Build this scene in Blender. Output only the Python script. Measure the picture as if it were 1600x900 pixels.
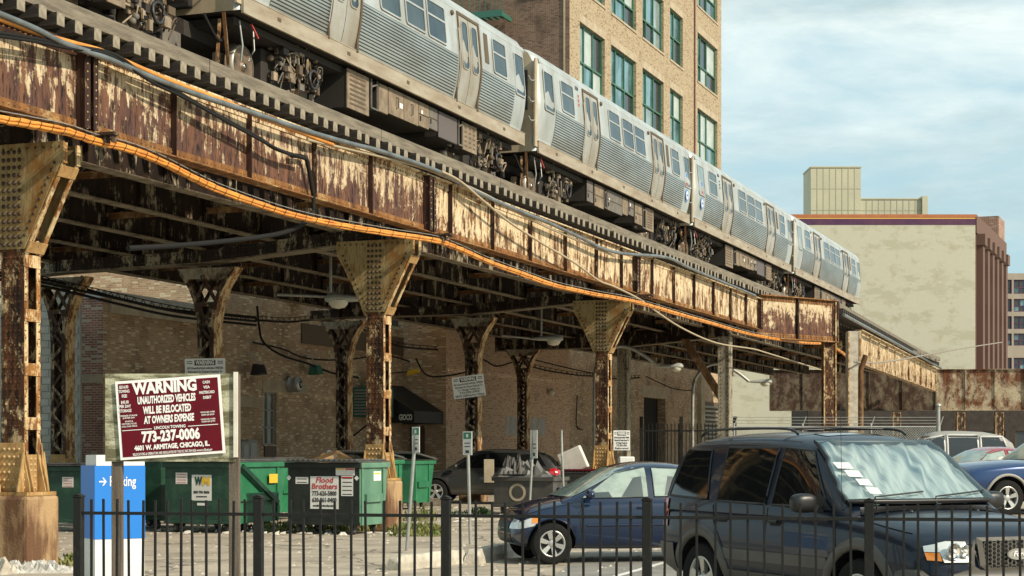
import bpy, bmesh, math, random
from mathutils import Vector, Matrix
from mathutils.bvhtree import BVHTree
for o in list(bpy.data.objects): bpy.data.objects.remove(o)
C = bpy.context.scene.collection
SC = bpy.context.scene
random.seed(7)
PI = math.pi
# ---------------------------------------------------------------- camera
F, CX, HY, EYE, VX = 2700.0, 800.0, 700.0, 1.65, 1815.0     # lens in photo pixels, horizon row, eye height, track vanishing column
AL = math.atan2(VX-CX, F); CA, SA = math.cos(AL), math.sin(AL)
cam = bpy.data.cameras.new('camera'); co = bpy.data.objects.new('camera', cam); C.objects.link(co)
cam.sensor_width = 36; cam.lens = F/1600*36; cam.shift_y = (HY-450)/1600
cam.clip_end = 6000; cam.clip_start = 0.1
co.location = (0, 0, EYE); co.rotation_euler = (PI/2, 0, 0)
SC.camera = co
# ---------------------------------------------------------------- light
EL = math.radians(33); SH = Vector((0.83, -0.56)).normalized()
S = Vector((SH.x*math.cos(EL), SH.y*math.cos(EL), math.sin(EL)))
sun = bpy.data.lights.new('sun', 'SUN'); so = bpy.data.objects.new('sun', sun); C.objects.link(so)
sun.energy = 4.0; sun.angle = math.radians(1.4); sun.color = (1.0, 0.88, 0.71)
so.rotation_euler = S.to_track_quat('Z', 'Y').to_euler(); so.location = (40, -20, 60)
w = bpy.data.worlds.new("World"); SC.world = w; w.use_nodes = True
nt = w.node_tree; nt.nodes.clear()
def nn(t, k, **kw):
    n = t.nodes.new(k)
    for a, b in kw.items():
        if a == 'inp':
            for i, val in b.items(): n.inputs[i].default_value = val
        else: setattr(n, a, b)
    return n
sky = nn(nt, 'ShaderNodeTexSky', sky_type='NISHITA', sun_disc=False, sun_elevation=EL, sun_rotation=math.atan2(SH.x, SH.y), altitude=100, air_density=1.3, dust_density=2.5, ozone_density=1.0)
tc = nn(nt, 'ShaderNodeTexCoord')
mp = nn(nt, 'ShaderNodeMapping', inp={'Scale': (1.0, 1.0, 4.2), 'Location': (0.35, 0.1, 0.4)})
n1 = nn(nt, 'ShaderNodeTexNoise', inp={'Scale': 3.1, 'Detail': 10.0, 'Roughness': 0.60, 'Distortion': 0.45})
r1 = nn(nt, 'ShaderNodeMapRange', inp={'From Min': 0.37, 'From Max': 0.60})
n2 = nn(nt, 'ShaderNodeTexNoise', inp={'Scale': 2.6, 'Detail': 9.0, 'Roughness': 0.64})
cr = nn(nt, 'ShaderNodeMix', data_type='RGBA', inp={6: (2.6, 3.45, 3.6, 1), 7: (5.4, 5.95, 5.75, 1)})
r2 = nn(nt, 'ShaderNodeMapRange', inp={'From Min': 0.40, 'From Max': 0.60})
mx = nn(nt, 'ShaderNodeMix', data_type='RGBA')
hs = nn(nt, 'ShaderNodeMix', data_type='RGBA', inp={0: 0.8, 7: (2.7, 4.1, 4.6, 1)})
ml = nn(nt, 'ShaderNodeMath', operation='MULTIPLY', inp={1: 0.93})
bg = nn(nt, 'ShaderNodeBackground', inp={'Strength': 0.142}); ou = nn(nt, 'ShaderNodeOutputWorld')
L = nt.links.new
L(tc.outputs['Generated'], mp.inputs[0]); L(mp.outputs[0], n1.inputs['Vector']); L(mp.outputs[0], n2.inputs['Vector'])
L(n1.outputs[0], r1.inputs[0]); L(n2.outputs[0], r2.inputs[0]); L(r2.outputs[0], cr.inputs[0]); L(r1.outputs[0], ml.inputs[0])
L(sky.outputs[0], hs.inputs[6]); L(hs.outputs[2], mx.inputs[6]); L(cr.outputs[2], mx.inputs[7]); L(ml.outputs[0], mx.inputs[0])
L(mx.outputs[2], bg.inputs[0]); L(bg.outputs[0], ou.inputs[0])
SC.view_settings.view_transform = 'Standard'; SC.view_settings.look = 'None'
SC.view_settings.exposure = 0.32; SC.view_settings.gamma = 1.0; SC.view_settings.use_curve_mapping = False
# ---------------------------------------------------------------- coordinates
def P(px, py, z): return Vector(((px-CX)*z/F, z, EYE+(HY-py)*z/F))        # photo pixel at a distance -> world
def PX(px, z): return (px-CX)*z/F
def W(u, v, z=0.0): return Vector((u*CA+v*SA, -u*SA+v*CA, z))             # track frame (u across, v along) -> world
def pv(px, u):                                                           # v of a pixel column on the line u
    x0 = u/CA; z = -F*x0/(VX-px); return x0*SA+z/CA
def pz(px, py, u): z = -F*(u/CA)/(VX-px); return EYE+(HY-py)*z/F
# ---------------------------------------------------------------- materials
MT = {}
def mat(name, col, rough=0.7, metal=0.0, var=None, vs=3.0, stretch=(1, 1, 1), bump=0.0, bs=60.0, spec=0.5, emit=None, coat=0.0, det=6.0, lo=0.35, hi=0.65, rvar=0.0):
    m = bpy.data.materials.new(name); m.use_nodes = True; t = m.node_tree; b = t.nodes['Principled BSDF']
    b.inputs['Base Color'].default_value = (*col, 1); b.inputs['Roughness'].default_value = rough; b.inputs['Metallic'].default_value = metal
    b.inputs['Specular IOR Level'].default_value = spec; b.inputs['Coat Weight'].default_value = coat; b.inputs['Coat Roughness'].default_value = 0.03
    c = nn(t, 'ShaderNodeTexCoord')
    if var or rvar:
        mpp = nn(t, 'ShaderNodeMapping', inp={'Scale': stretch}); n = nn(t, 'ShaderNodeTexNoise', inp={'Scale': vs, 'Detail': det, 'Roughness': 0.62})
        r = nn(t, 'ShaderNodeMapRange', inp={'From Min': lo, 'From Max': hi})
        t.links.new(c.outputs['Object'], mpp.inputs[0]); t.links.new(mpp.outputs[0], n.inputs['Vector']); t.links.new(n.outputs[0], r.inputs[0])
        if var:
            x = nn(t, 'ShaderNodeMix', data_type='RGBA', inp={6: (*col, 1), 7: (*var, 1)})
            t.links.new(r.outputs[0], x.inputs[0]); t.links.new(x.outputs[2], b.inputs['Base Color'])
        if rvar:
            q = nn(t, 'ShaderNodeMapRange', inp={'To Min': rough, 'To Max': rough+rvar}); t.links.new(r.outputs[0], q.inputs[0]); t.links.new(q.outputs[0], b.inputs['Roughness'])
    if bump:
        n = nn(t, 'ShaderNodeTexNoise', inp={'Scale': bs, 'Detail': 4.0}); bp = nn(t, 'ShaderNodeBump', inp={'Strength': bump, 'Distance': 0.02})
        t.links.new(c.outputs['Object'], n.inputs['Vector']); t.links.new(n.outputs[0], bp.inputs['Height']); t.links.new(bp.outputs[0], b.inputs['Normal'])
    MT[name] = m; return m
def peel(name, rA, rB, paint, thr=0.5, zr=None, grad=0.0, st=(1.6, 1.6, 0.42), sc=2.4, soft=0.035, dark=(0.012, 0.008, 0.006), dk=0.62, blotch=1.0):
    """rusty steel under peeling paint: rust of two tones, streaky paint remains, dark grime"""
    m = bpy.data.materials.new(name); m.use_nodes = True; t = m.node_tree; b = t.nodes['Principled BSDF']; l = t.links.new
    b.inputs['Roughness'].default_value = 0.75; b.inputs['Specular IOR Level'].default_value = 0.25
    c = nn(t, 'ShaderNodeTexCoord')
    m1 = nn(t, 'ShaderNodeMapping', inp={'Scale': st}); a = nn(t, 'ShaderNodeTexNoise', inp={'Scale': sc, 'Detail': 9.0, 'Roughness': 0.66, 'Distortion': 0.25})
    l(c.outputs['Object'], m1.inputs[0]); l(m1.outputs[0], a.inputs['Vector'])
    m2 = nn(t, 'ShaderNodeMapping', inp={'Scale': (2.2, 2.2, 0.35), 'Location': (7, 3, 1)}); a2 = nn(t, 'ShaderNodeTexNoise', inp={'Scale': 2.3, 'Detail': 8.0, 'Roughness': 0.6})
    l(c.outputs['Object'], m2.inputs[0]); l(m2.outputs[0], a2.inputs['Vector'])
    rr = nn(t, 'ShaderNodeMapRange', inp={'From Min': 0.38, 'From Max': 0.62}); l(a2.outputs[0], rr.inputs[0])
    rust = nn(t, 'ShaderNodeMix', data_type='RGBA', inp={6: (*rA, 1), 7: (*rB, 1)}); l(rr.outputs[0], rust.inputs[0])
    a3 = nn(t, 'ShaderNodeTexNoise', inp={'Scale': 9.0, 'Detail': 5.0, 'Roughness': 0.7}); l(m2.outputs[0], a3.inputs['Vector'])
    dr = nn(t, 'ShaderNodeMapRange', inp={'From Min': dk-0.06, 'From Max': dk+0.06}); l(a3.outputs[0], dr.inputs[0])
    rd = nn(t, 'ShaderNodeMix', data_type='RGBA', inp={7: (*dark, 1)}); l(rust.outputs[2], rd.inputs[6]); l(dr.outputs[0], rd.inputs[0])
    fi = nn(t, 'ShaderNodeTexNoise', inp={'Scale': 9.0, 'Detail': 8.0, 'Roughness': 0.75}); l(m2.outputs[0], fi.inputs['Vector'])
    bl_ = nn(t, 'ShaderNodeTexNoise', inp={'Scale': 1.35*blotch, 'Detail': 12.0, 'Roughness': 0.78, 'Distortion': 0.5}); l(c.outputs['Object'], bl_.inputs['Vector'])
    w1 = nn(t, 'ShaderNodeMath', operation='MULTIPLY', inp={1: 0.36}); w2 = nn(t, 'ShaderNodeMath', operation='MULTIPLY_ADD', inp={1: 0.24}); w3 = nn(t, 'ShaderNodeMath', operation='MULTIPLY_ADD', inp={1: 0.40})
    l(a.outputs[0], w1.inputs[0]); l(fi.outputs[0], w2.inputs[0]); l(w1.outputs[0], w2.inputs[2]); l(bl_.outputs[0], w3.inputs[0]); l(w2.outputs[0], w3.inputs[2]); val = w3.outputs[0]
    a = w3
    if zr:
        sp = nn(t, 'ShaderNodeSeparateXYZ'); l(c.outputs['Object'], sp.inputs[0])
        zz = nn(t, 'ShaderNodeMapRange', inp={'From Min': zr[0], 'From Max': zr[1], 'To Min': -grad, 'To Max': grad}); l(sp.outputs[2], zz.inputs[0])
        ad = nn(t, 'ShaderNodeMath', operation='ADD'); l(a.outputs[0], ad.inputs[0]); l(zz.outputs[0], ad.inputs[1]); val = ad.outputs[0]
    pm = nn(t, 'ShaderNodeMapRange', inp={'From Min': thr-soft, 'From Max': thr+soft}); l(val, pm.inputs[0])
    pt = nn(t, 'ShaderNodeMix', data_type='RGBA', inp={6: (*paint, 1), 7: (paint[0]*0.6, paint[1]*0.42, paint[2]*0.22, 1)})
    yr = nn(t, 'ShaderNodeMapRange', inp={'From Min': 0.50, 'From Max': 0.70}); l(a3.outputs[0], yr.inputs[0]); l(yr.outputs[0], pt.inputs[0])
    gn = nn(t, 'ShaderNodeTexNoise', inp={'Scale': 17.0, 'Detail': 6.0, 'Roughness': 0.75}); l(m2.outputs[0], gn.inputs['Vector'])
    gm = nn(t, 'ShaderNodeMapRange', inp={'From Min': 0.46, 'From Max': 0.66, 'To Min': 1.0, 'To Max': 0.30}); l(gn.outputs[0], gm.inputs[0])
    pm2 = nn(t, 'ShaderNodeMath', operation='MULTIPLY'); l(pm.outputs[0], pm2.inputs[0]); l(gm.outputs[0], pm2.inputs[1]); pm = pm2
    fin = nn(t, 'ShaderNodeMix', data_type='RGBA'); l(pm.outputs[0], fin.inputs[0]); l(rd.outputs[2], fin.inputs[6]); l(pt.outputs[2], fin.inputs[7])
    l(fin.outputs[2], b.inputs['Base Color'])
    bp = nn(t, 'ShaderNodeBump', inp={'Strength': 0.5, 'Distance': 0.012}); l(val, bp.inputs['Height']); l(bp.outputs[0], b.inputs['Normal'])
    MT[name] = m; return m
def brickmat(name, c1, c2, mortar, bw=0.205, bh=0.068, ms=0.011, dirt=(0.05, 0.04, 0.03), dlo=0.5, dhi=0.75, third=None, bias=0.0, pat=None):
    m = bpy.data.materials.new(name); m.use_nodes = True; t = m.node_tree; b = t.nodes['Principled BSDF']; l = t.links.new
    b.inputs['Roughness'].default_value = 0.9; b.inputs['Specular IOR Level'].default_value = 0.2
    c = nn(t, 'ShaderNodeTexCoord'); sp = nn(t, 'ShaderNodeSeparateXYZ'); ad = nn(t, 'ShaderNodeMath', operation='ADD'); cb = nn(t, 'ShaderNodeCombineXYZ')
    l(c.outputs['Object'], sp.inputs[0]); l(sp.outputs[0], ad.inputs[0]); l(sp.outputs[1], ad.inputs[1]); l(ad.outputs[0], cb.inputs[0]); l(sp.outputs[2], cb.inputs[1])
    br = nn(t, 'ShaderNodeTexBrick', offset=0.5, inp={'Color1': (*c1, 1), 'Color2': (*c2, 1), 'Mortar': (*mortar, 1), 'Scale': 1.0, 'Mortar Size': ms, 'Mortar Smooth': 0.2, 'Bias': bias, 'Brick Width': bw, 'Row Height': bh})
    l(cb.outputs[0], br.inputs['Vector'])
    n = nn(t, 'ShaderNodeTexNoise', inp={'Scale': 0.8, 'Detail': 8.0, 'Roughness': 0.65}); l(cb.outputs[0], n.inputs['Vector'])
    r = nn(t, 'ShaderNodeMapRange', inp={'From Min': dlo, 'From Max': dhi}); l(n.outputs[0], r.inputs[0])
    x = nn(t, 'ShaderNodeMix', data_type='RGBA', inp={7: (*dirt, 1)}); l(br.outputs['Color'], x.inputs[6]); l(r.outputs[0], x.inputs[0])
    out = x
    if third:
        mm = nn(t, 'ShaderNodeMapping', inp={'Scale': (1/bw/1.0, 1/bh, 1)}); fl = nn(t, 'ShaderNodeVectorMath', operation='FLOOR'); wn = nn(t, 'ShaderNodeTexWhiteNoise', noise_dimensions='3D')
        l(cb.outputs[0], mm.inputs[0]); l(mm.outputs[0], fl.inputs[0]); l(fl.outputs[0], wn.inputs['Vector'])
        g = nn(t, 'ShaderNodeMath', operation='GREATER_THAN', inp={1: 0.86}); l(wn.outputs['Value'], g.inputs[0])
        iv = nn(t, 'ShaderNodeMath', operation='SUBTRACT', inp={0: 1.0}); l(br.outputs['Fac'], iv.inputs[1])
        mu = nn(t, 'ShaderNodeMath', operation='MULTIPLY'); l(g.outputs[0], mu.inputs[0]); l(iv.outputs[0], mu.inputs[1])
        y = nn(t, 'ShaderNodeMix', data_type='RGBA', inp={7: (*third, 1)}); l(x.outputs[2], y.inputs[6]); l(mu.outputs[0], y.inputs[0]); out = y
    if pat:
        n3 = nn(t, 'ShaderNodeTexNoise', inp={'Scale': 0.20, 'Detail': 12.0, 'Roughness': 0.72}); q3 = nn(t, 'ShaderNodeMapping', inp={'Scale': (1, 2.4, 1)}); l(cb.outputs[0], q3.inputs[0]); l(q3.outputs[0], n3.inputs['Vector'])
        r3 = nn(t, 'ShaderNodeMapRange', inp={'From Min': 0.53, 'From Max': 0.57}); l(n3.outputs[0], r3.inputs[0])
        y = nn(t, 'ShaderNodeMix', data_type='RGBA', inp={7: (*pat, 1)}); l(out.outputs[2], y.inputs[6]); l(r3.outputs[0], y.inputs[0]); out = y
    l(out.outputs[2], b.inputs['Base Color'])
    bp = nn(t, 'ShaderNodeBump', inp={'Strength': 0.6, 'Distance': 0.01}, invert=True); l(br.outputs['Fac'], bp.inputs['Height']); l(bp.outputs[0], b.inputs['Normal'])
    MT[name] = m; return m
CREAM = (0.62, 0.51, 0.33)
peel('girder_paint', (0.085, 0.042, 0.034), (0.17, 0.078, 0.042), CREAM, 0.520, (6.05, 7.1), 0.055, st=(2.1, 2.1, 0.42), sc=3.2, soft=.014, dk=.55, blotch=1.5)
peel('girder_bright', (0.10, 0.045, 0.022), (0.24, 0.11, 0.035), (0.72, 0.60, 0.39), 0.492, (6.0, 7.1), 0.015, st=(2.1, 2.1, 0.36), sc=3.0, soft=.014, dk=.55, blotch=1.7)
peel('stiffener_rust', (0.024, 0.012, 0.009), (0.06, 0.027, 0.017), CREAM, 0.57)
peel('flange_rust', (0.13, 0.055, 0.020), (0.28, 0.13, 0.04), (0.5, 0.36, 0.17), 0.55, st=(1, 1, 1))
peel('shaft_rust', (0.12, 0.047, 0.018), (0.018, 0.010, 0.008), (0.55, 0.43, 0.25), 0.532, st=(2.4, 2.4, 1.0), sc=2.6, soft=.015, dk=.54, blotch=2.2)
peel('shaft_flange', (0.32, 0.15, 0.04), (0.15, 0.06, 0.02), (0.66, 0.52, 0.30), 0.495, st=(2, 2, 0.8), sc=3.2, soft=.015, blotch=2)
peel('capital_paint', (0.15, 0.075, 0.022), (0.26, 0.13, 0.035), (0.33, 0.27, 0.135), 0.475, st=(2.2, 2.2, 0.4), sc=1.6, soft=0.035)
peel('base_paint', (0.30, 0.15, 0.045), (0.16, 0.075, 0.025), (0.50, 0.33, 0.14), 0.46, st=(1.5, 1.5, 1.0), sc=2.5, soft=0.08)
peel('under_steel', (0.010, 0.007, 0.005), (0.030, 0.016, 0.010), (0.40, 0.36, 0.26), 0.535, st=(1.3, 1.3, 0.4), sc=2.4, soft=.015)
peel('under_flange', (0.13, 0.105, 0.07), (0.07, 0.045, 0.028), (0.26, 0.225, 0.16), 0.48, st=(1.3, 1.3, 1))
peel('brace_rust', (0.17, 0.08, 0.03), (0.08, 0.04, 0.018), (0.36, 0.25, 0.13), 0.53)
peel('lattice_steel', (0.035, 0.022, 0.016), (0.08, 0.045, 0.025), (0.42, 0.34, 0.22), 0.525, st=(2.4, 2.4, 1.0), sc=2.6, soft=.015, blotch=2)
peel('pale_column', (0.10, 0.075, 0.05), (0.05, 0.035, 0.025), (0.36, 0.33, 0.25), 0.46, st=(2, 2, 1), sc=2.2)
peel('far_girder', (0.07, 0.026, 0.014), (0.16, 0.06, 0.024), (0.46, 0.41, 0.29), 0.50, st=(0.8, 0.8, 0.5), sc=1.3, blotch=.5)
peel('far_girder_shade', (0.03, 0.018, 0.012), (0.065, 0.034, 0.022), (0.17, 0.145, 0.10), 0.51, st=(0.8, 0.8, 0.5), sc=1.3)  # darker copy of the far girder, shade painted into its rust colours
peel('train_grime', (0.30, 0.235, 0.165), (0.20, 0.15, 0.10), (0.42, 0.34, 0.24), 0.5, st=(1, 1, 1), sc=3, dark=(0.05, 0.04, 0.03))
mat('rivet', (0.035, 0.02, 0.012), 0.6); mat('rivet_light', (0.46, 0.31, 0.14), 0.6); mat('rivet_bright', (0.45, 0.3, 0.15), 0.6)
mat('tie_wood', (0.022, 0.018, 0.014), 0.9, var=(0.055, 0.046, 0.035), vs=6, stretch=(0.4, 3, 3), bump=0.6)
mat('tie_end', (0.31, 0.275, 0.205), 0.9, var=(0.18, 0.15, 0.11), vs=9, bump=0.4)
mat('guard_wood', (0.23, 0.20, 0.145), 0.9, var=(0.12, 0.10, 0.075), vs=3, stretch=(3, 0.5, 5), bump=0.5, bs=25)
mat('rail_steel', (0.10, 0.07, 0.05), 0.5, 0.6)
mat('concrete_pier', (0.40, 0.26, 0.13), 0.9, var=(0.13, 0.062, 0.028), vs=1.6, stretch=(2, 2, 0.6), bump=0.5, bs=30, lo=0.42, hi=0.6)
mat('concrete_light', (0.58, 0.53, 0.43), 0.95, var=(0.38, 0.34, 0.27), vs=5, bump=0.7, bs=50)
mat('asphalt_lot', (0.50, 0.43, 0.33), 0.95, var=(0.30, 0.255, 0.195), vs=0.9, bump=0.8, bs=55, lo=0.4, hi=0.68, det=12)
def groundmat():
    m = MT['asphalt_lot']; t = m.node_tree; b = t.nodes['Principled BSDF']; l = t.links.new; src = b.inputs['Base Color'].links[0].from_socket
    c = nn(t, 'ShaderNodeTexCoord'); n = nn(t, 'ShaderNodeTexNoise', inp={'Scale': 0.55, 'Detail': 9.0, 'Roughness': 0.7}); r = nn(t, 'ShaderNodeMapRange', inp={'From Min': 0.56, 'From Max': 0.68, 'To Max': 0.75})
    x = nn(t, 'ShaderNodeMix', data_type='RGBA', inp={7: (0.16, 0.135, 0.105, 1)}); l(c.outputs['Object'], n.inputs['Vector']); l(n.outputs[0], r.inputs[0]); l(r.outputs[0], x.inputs[0]); l(src, x.inputs[6])
    v = nn(t, 'ShaderNodeTexVoronoi', feature='DISTANCE_TO_EDGE', inp={'Scale': 0.32}); dn = nn(t, 'ShaderNodeTexNoise', inp={'Scale': 1.2, 'Detail': 8.0}); va = nn(t, 'ShaderNodeVectorMath', operation='ADD')
    l(c.outputs['Object'], dn.inputs['Vector']); l(dn.outputs['Color'], va.inputs[0]); l(c.outputs['Object'], va.inputs[1]); l(va.outputs[0], v.inputs['Vector'])
    r2_ = nn(t, 'ShaderNodeMapRange', inp={'From Min': 0.004, 'From Max': 0.012, 'To Min': 0.8, 'To Max': 0.0}); l(v.outputs['Distance'], r2_.inputs[0])
    y = nn(t, 'ShaderNodeMix', data_type='RGBA', inp={7: (0.09, 0.075, 0.06, 1)}); l(r2_.outputs[0], y.inputs[0]); l(x.outputs[2], y.inputs[6]); l(y.outputs[2], b.inputs['Base Color'])
groundmat()
mat('asphalt_lane', (0.30, 0.28, 0.24), 0.9, var=(0.20, 0.19, 0.165), vs=1.5, bump=0.7, bs=80, det=12)
mat('paint_line', (0.72, 0.70, 0.64), 0.8, var=(0.35, 0.33, 0.3), vs=8, lo=0.5)
mat('black_iron', (0.009, 0.009, 0.008), 0.5, spec=.3, bump=0.15, bs=120, var=(0.03, 0.022, 0.016), vs=20, lo=0.55, hi=0.75)
mat('stainless', (0.50, 0.535, 0.52), 0.34, 0.3, var=(0.34, 0.35, 0.32), vs=1.6, stretch=(1, 1, 0.35), rvar=0.12)
mat('flute_metal', (0.44, 0.49, 0.48), 0.3, 0.5, var=(0.31, 0.33, 0.31), vs=1.8, stretch=(1, 0.3, 1))
mat('flute_groove', (0.045, 0.05, 0.05), 0.6)
mat('sill_metal', (0.38, 0.335, 0.25), 0.55, 0.05, var=(0.27, 0.21, 0.14), vs=1.5, stretch=(1, 0.8, 3))
mat('door_metal', (0.46, 0.455, 0.41), 0.4, 0.3, var=(0.33, 0.29, 0.22), vs=1.2, stretch=(1, 1, 0.5))
mat('jamb_dark', (0.10, 0.07, 0.04), 0.7)
mat('end_beige', (0.50, 0.42, 0.30), 0.6, 0.1, var=(0.36, 0.28, 0.18), vs=2)
mat('train_glass', (0.018, 0.030, 0.036), 0.08, 0.0, spec=0.4, coat=0.2, var=(0.06, 0.08, 0.08), vs=0.7)
mat('rubber', (0.015, 0.015, 0.014), 0.6)
mat('wheel_steel', (0.22, 0.16, 0.105), 0.5, 0.35, var=(0.12, 0.085, 0.055), vs=5)
mat('wheel_rim', (0.5, 0.46, 0.38), 0.35, 0.6)
mat('underfloor_dark', (0.03, 0.025, 0.02), 0.8)
mat('box_tan', (0.27, 0.21, 0.14), 0.7, var=(0.15, 0.11, 0.07), vs=4)
mat('box_grey', (0.11, 0.10, 0.088), 0.7, var=(0.17, 0.15, 0.12), vs=4)
mat('mesh_purple', (0.13, 0.11, 0.105), 0.6, 0.2, bump=0.5, bs=200)
mat('white_plastic', (0.78, 0.76, 0.70), 0.5)
mat('decal_blue', (0.10, 0.24, 0.55), 0.4)
mat('decal_red', (0.45, 0.06, 0.05), 0.5)
mat('decal_black', (0.03, 0.03, 0.03), 0.5)
mat('conduit', (0.30, 0.33, 0.33), 0.35, 0.7, var=(0.16, 0.16, 0.15), vs=2)
mat('cable_orange', (0.78, 0.33, 0.05), 0.5, var=(0.55, 0.20, 0.03), vs=2.5)
mat('cable_black', (0.014, 0.013, 0.012), 0.8, spec=0.2)
mat('cable_grey', (0.25, 0.22, 0.17), 0.6)
mat('cable_tan', (0.42, 0.34, 0.22), 0.7)
brickmat('brick_tan', (0.44, 0.355, 0.235), (0.30, 0.235, 0.155), (0.40, 0.32, 0.21), third=(0.19, 0.125, 0.08), dlo=0.6, dhi=0.95)
brickmat('brick_dark_shade', (0.15, 0.08, 0.055), (0.21, 0.125, 0.085), (0.27, 0.21, 0.155), third=(0.09, 0.05, 0.04))  # dark side-wall brick, deepened further to paint in its shade
brickmat('brick_brown', (0.48, 0.325, 0.20), (0.33, 0.205, 0.125), (0.46, 0.38, 0.26), third=(0.60, 0.50, 0.35), dlo=0.50, dhi=0.72, dirt=(0.17, 0.12, 0.08))
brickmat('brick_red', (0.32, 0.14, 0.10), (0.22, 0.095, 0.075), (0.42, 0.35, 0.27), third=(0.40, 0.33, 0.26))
brickmat('brick_pink', (0.55, 0.37, 0.24), (0.42, 0.25, 0.17), (0.52, 0.44, 0.32), third=(0.30, 0.15, 0.10), dlo=0.6, dhi=0.9)
brickmat('brick_pale', (0.50, 0.40, 0.27), (0.42, 0.32, 0.22), (0.36, 0.31, 0.23))
brickmat('brick_cream', (0.54, 0.53, 0.42), (0.51, 0.50, 0.39), (0.45, 0.43, 0.33), pat=(0.44, 0.425, 0.315), dlo=0.54, dhi=0.70, dirt=(0.40, 0.36, 0.25), ms=0.008)
mat('stone_band', (0.45, 0.38, 0.27), 0.9, var=(0.33, 0.27, 0.18), vs=2)
mat('coping', (0.40, 0.39, 0.35), 0.8, var=(0.28, 0.27, 0.24), vs=2)
mat('cmu', (0.40, 0.40, 0.35), 0.95, var=(0.32, 0.32, 0.28), vs=2.5, bump=0.5, bs=60)
mat('cmu_b', (0.45, 0.45, 0.40), 0.95, var=(0.36, 0.36, 0.32), vs=2.5, bump=0.5, bs=60)
mat('mortar', (0.30, 0.30, 0.27), 0.95)
mat('green_frame', (0.045, 0.13, 0.08), 0.5, var=(0.06, 0.16, 0.10), vs=3)
mat('green_steel', (0.03, 0.13, 0.09), 0.5)
mat('win_teal', (0.03, 0.085, 0.10), 0.08, spec=0.9, coat=0.6, var=(0.13, 0.26, 0.27), vs=0.9, stretch=(1, 1, 0.5), lo=0.42, hi=0.58)
mat('win_blind', (0.52, 0.56, 0.50), 0.35, coat=0.4, var=(0.36, 0.42, 0.40), vs=1.2)
mat('win_dark', (0.03, 0.035, 0.035), 0.1, spec=0.8)
mat('win_pale', (0.16, 0.22, 0.22), 0.1, spec=0.8, var=(0.30, 0.38, 0.38), vs=0.8)
mat('stripe_orange', (0.42, 0.15, 0.055), 0.8, var=(0.36, 0.12, 0.05), vs=2)
mat('stripe_yellow', (0.72, 0.42, 0.10), 0.8)
mat('stripe_purple', (0.06, 0.018, 0.07), 0.8, var=(0.10, 0.035, 0.07), vs=1)
mat('maroon_stone', (0.12, 0.055, 0.04), 0.85, var=(0.10, 0.035, 0.03), vs=1.5, stretch=(1, 1, .4))
mat('maroon_light', (0.135, 0.075, 0.055), 0.85)
mat('corrugated', (0.50, 0.48, 0.34), 0.6, 0.1, var=(0.44, 0.42, 0.30), vs=0.5)
mat('corr_groove', (0.34, 0.33, 0.23), 0.7)
mat('far_concrete', (0.34, 0.29, 0.23), 0.9, var=(0.28, 0.24, 0.19), vs=0.5)
mat('awning_black', (0.014, 0.014, 0.014), 0.65, bump=0.2, bs=12)
mat('door_brown', (0.085, 0.05, 0.032), 0.6)
mat('dark_void', (0.008, 0.007, 0.006), 0.9)
mat('galv', (0.42, 0.43, 0.40), 0.45, 0.5, var=(0.30, 0.30, 0.27), vs=5)
mat('lamp_grey', (0.36, 0.38, 0.34), 0.5)
mat('lamp_lens', (0.62, 0.60, 0.48), 0.25, spec=0.7)
mat('sign_blue', (0.012, 0.19, 0.62), 0.4); mat('sign_blue_b', (0.010, 0.15, 0.50), 0.4)
mat('sign_white', (0.78, 0.78, 0.74), 0.5, var=(0.66, 0.65, 0.6), vs=3)
mat('sign_maroon', (0.125, 0.006, 0.014), 0.6, var=(0.10, 0.006, 0.012), vs=6, spec=.15)
mat('sign_black', (0.02, 0.02, 0.02), 0.5); mat('sign_green', (0.02, 0.22, 0.12), 0.5); mat('sign_red', (0.50, 0.03, 0.03), 0.5)
mat('sign_yellow', (0.75, 0.48, 0.03), 0.5)
mat('lettering_white', (0.82, 0.80, 0.76), 0.5)
mat('post_wood', (0.15, 0.12, 0.088), 0.9, var=(0.075, 0.06, 0.045), vs=5, stretch=(6, 6, 0.5), bump=0.4)
mat('board_bark', (0.47, 0.46, 0.32), 0.9, var=(0.13, 0.12, 0.065), vs=3.2, stretch=(0.8, 1, 3.0), bump=0.4, lo=0.42, hi=0.56)
mat('dump_green', (0.008, 0.045, 0.024), 0.5, var=(0.022, 0.07, 0.04), vs=3, bump=.3, bs=4, lo=.5, hi=.6)
mat('dump_bright', (0.012, 0.13, 0.052), 0.45, var=(0.03, 0.19, 0.085), vs=2.5, det=10, bump=.3, bs=4)
mat('dump_black', (0.010, 0.014, 0.011), 0.55, var=(0.025, 0.030, 0.024), vs=3, spec=.3, bump=.3, bs=4)
mat('dump_sage', (0.16, 0.30, 0.20), 0.45, var=(0.08, 0.19, 0.12), vs=2.2, stretch=(1, 1, 0.5))
mat('lid_black', (0.055, 0.055, 0.052), 0.4, var=(0.10, 0.10, 0.09), vs=3)
mat('street_brick_shade', (0.05, 0.04, 0.032), 0.9, var=(0.025, 0.02, 0.018), vs=2)  # near-black tone paints in the shade beneath the street girder
mat('cardboard', (0.42, 0.28, 0.15), 0.9, var=(0.34, 0.22, 0.12), vs=3)
mat('foam_white', (0.72, 0.68, 0.60), 0.8, var=(0.60, 0.55, 0.46), vs=3)
mat('barrel_grey', (0.045, 0.043, 0.04), 0.6, var=(0.08, 0.075, 0.065), vs=3)
mat('weed', (0.10, 0.16, 0.03), 0.8, var=(0.24, 0.22, 0.07), vs=4)
mat('weed_dark', (0.035, 0.08, 0.02), 0.8)
mat('plastic_wrap', (0.62, 0.60, 0.55), 0.4, var=(0.4, 0.38, 0.33), vs=6)
mat('paint_navy', (0.001, 0.011, 0.042), 0.25, 0.1, coat=0.8)
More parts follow.
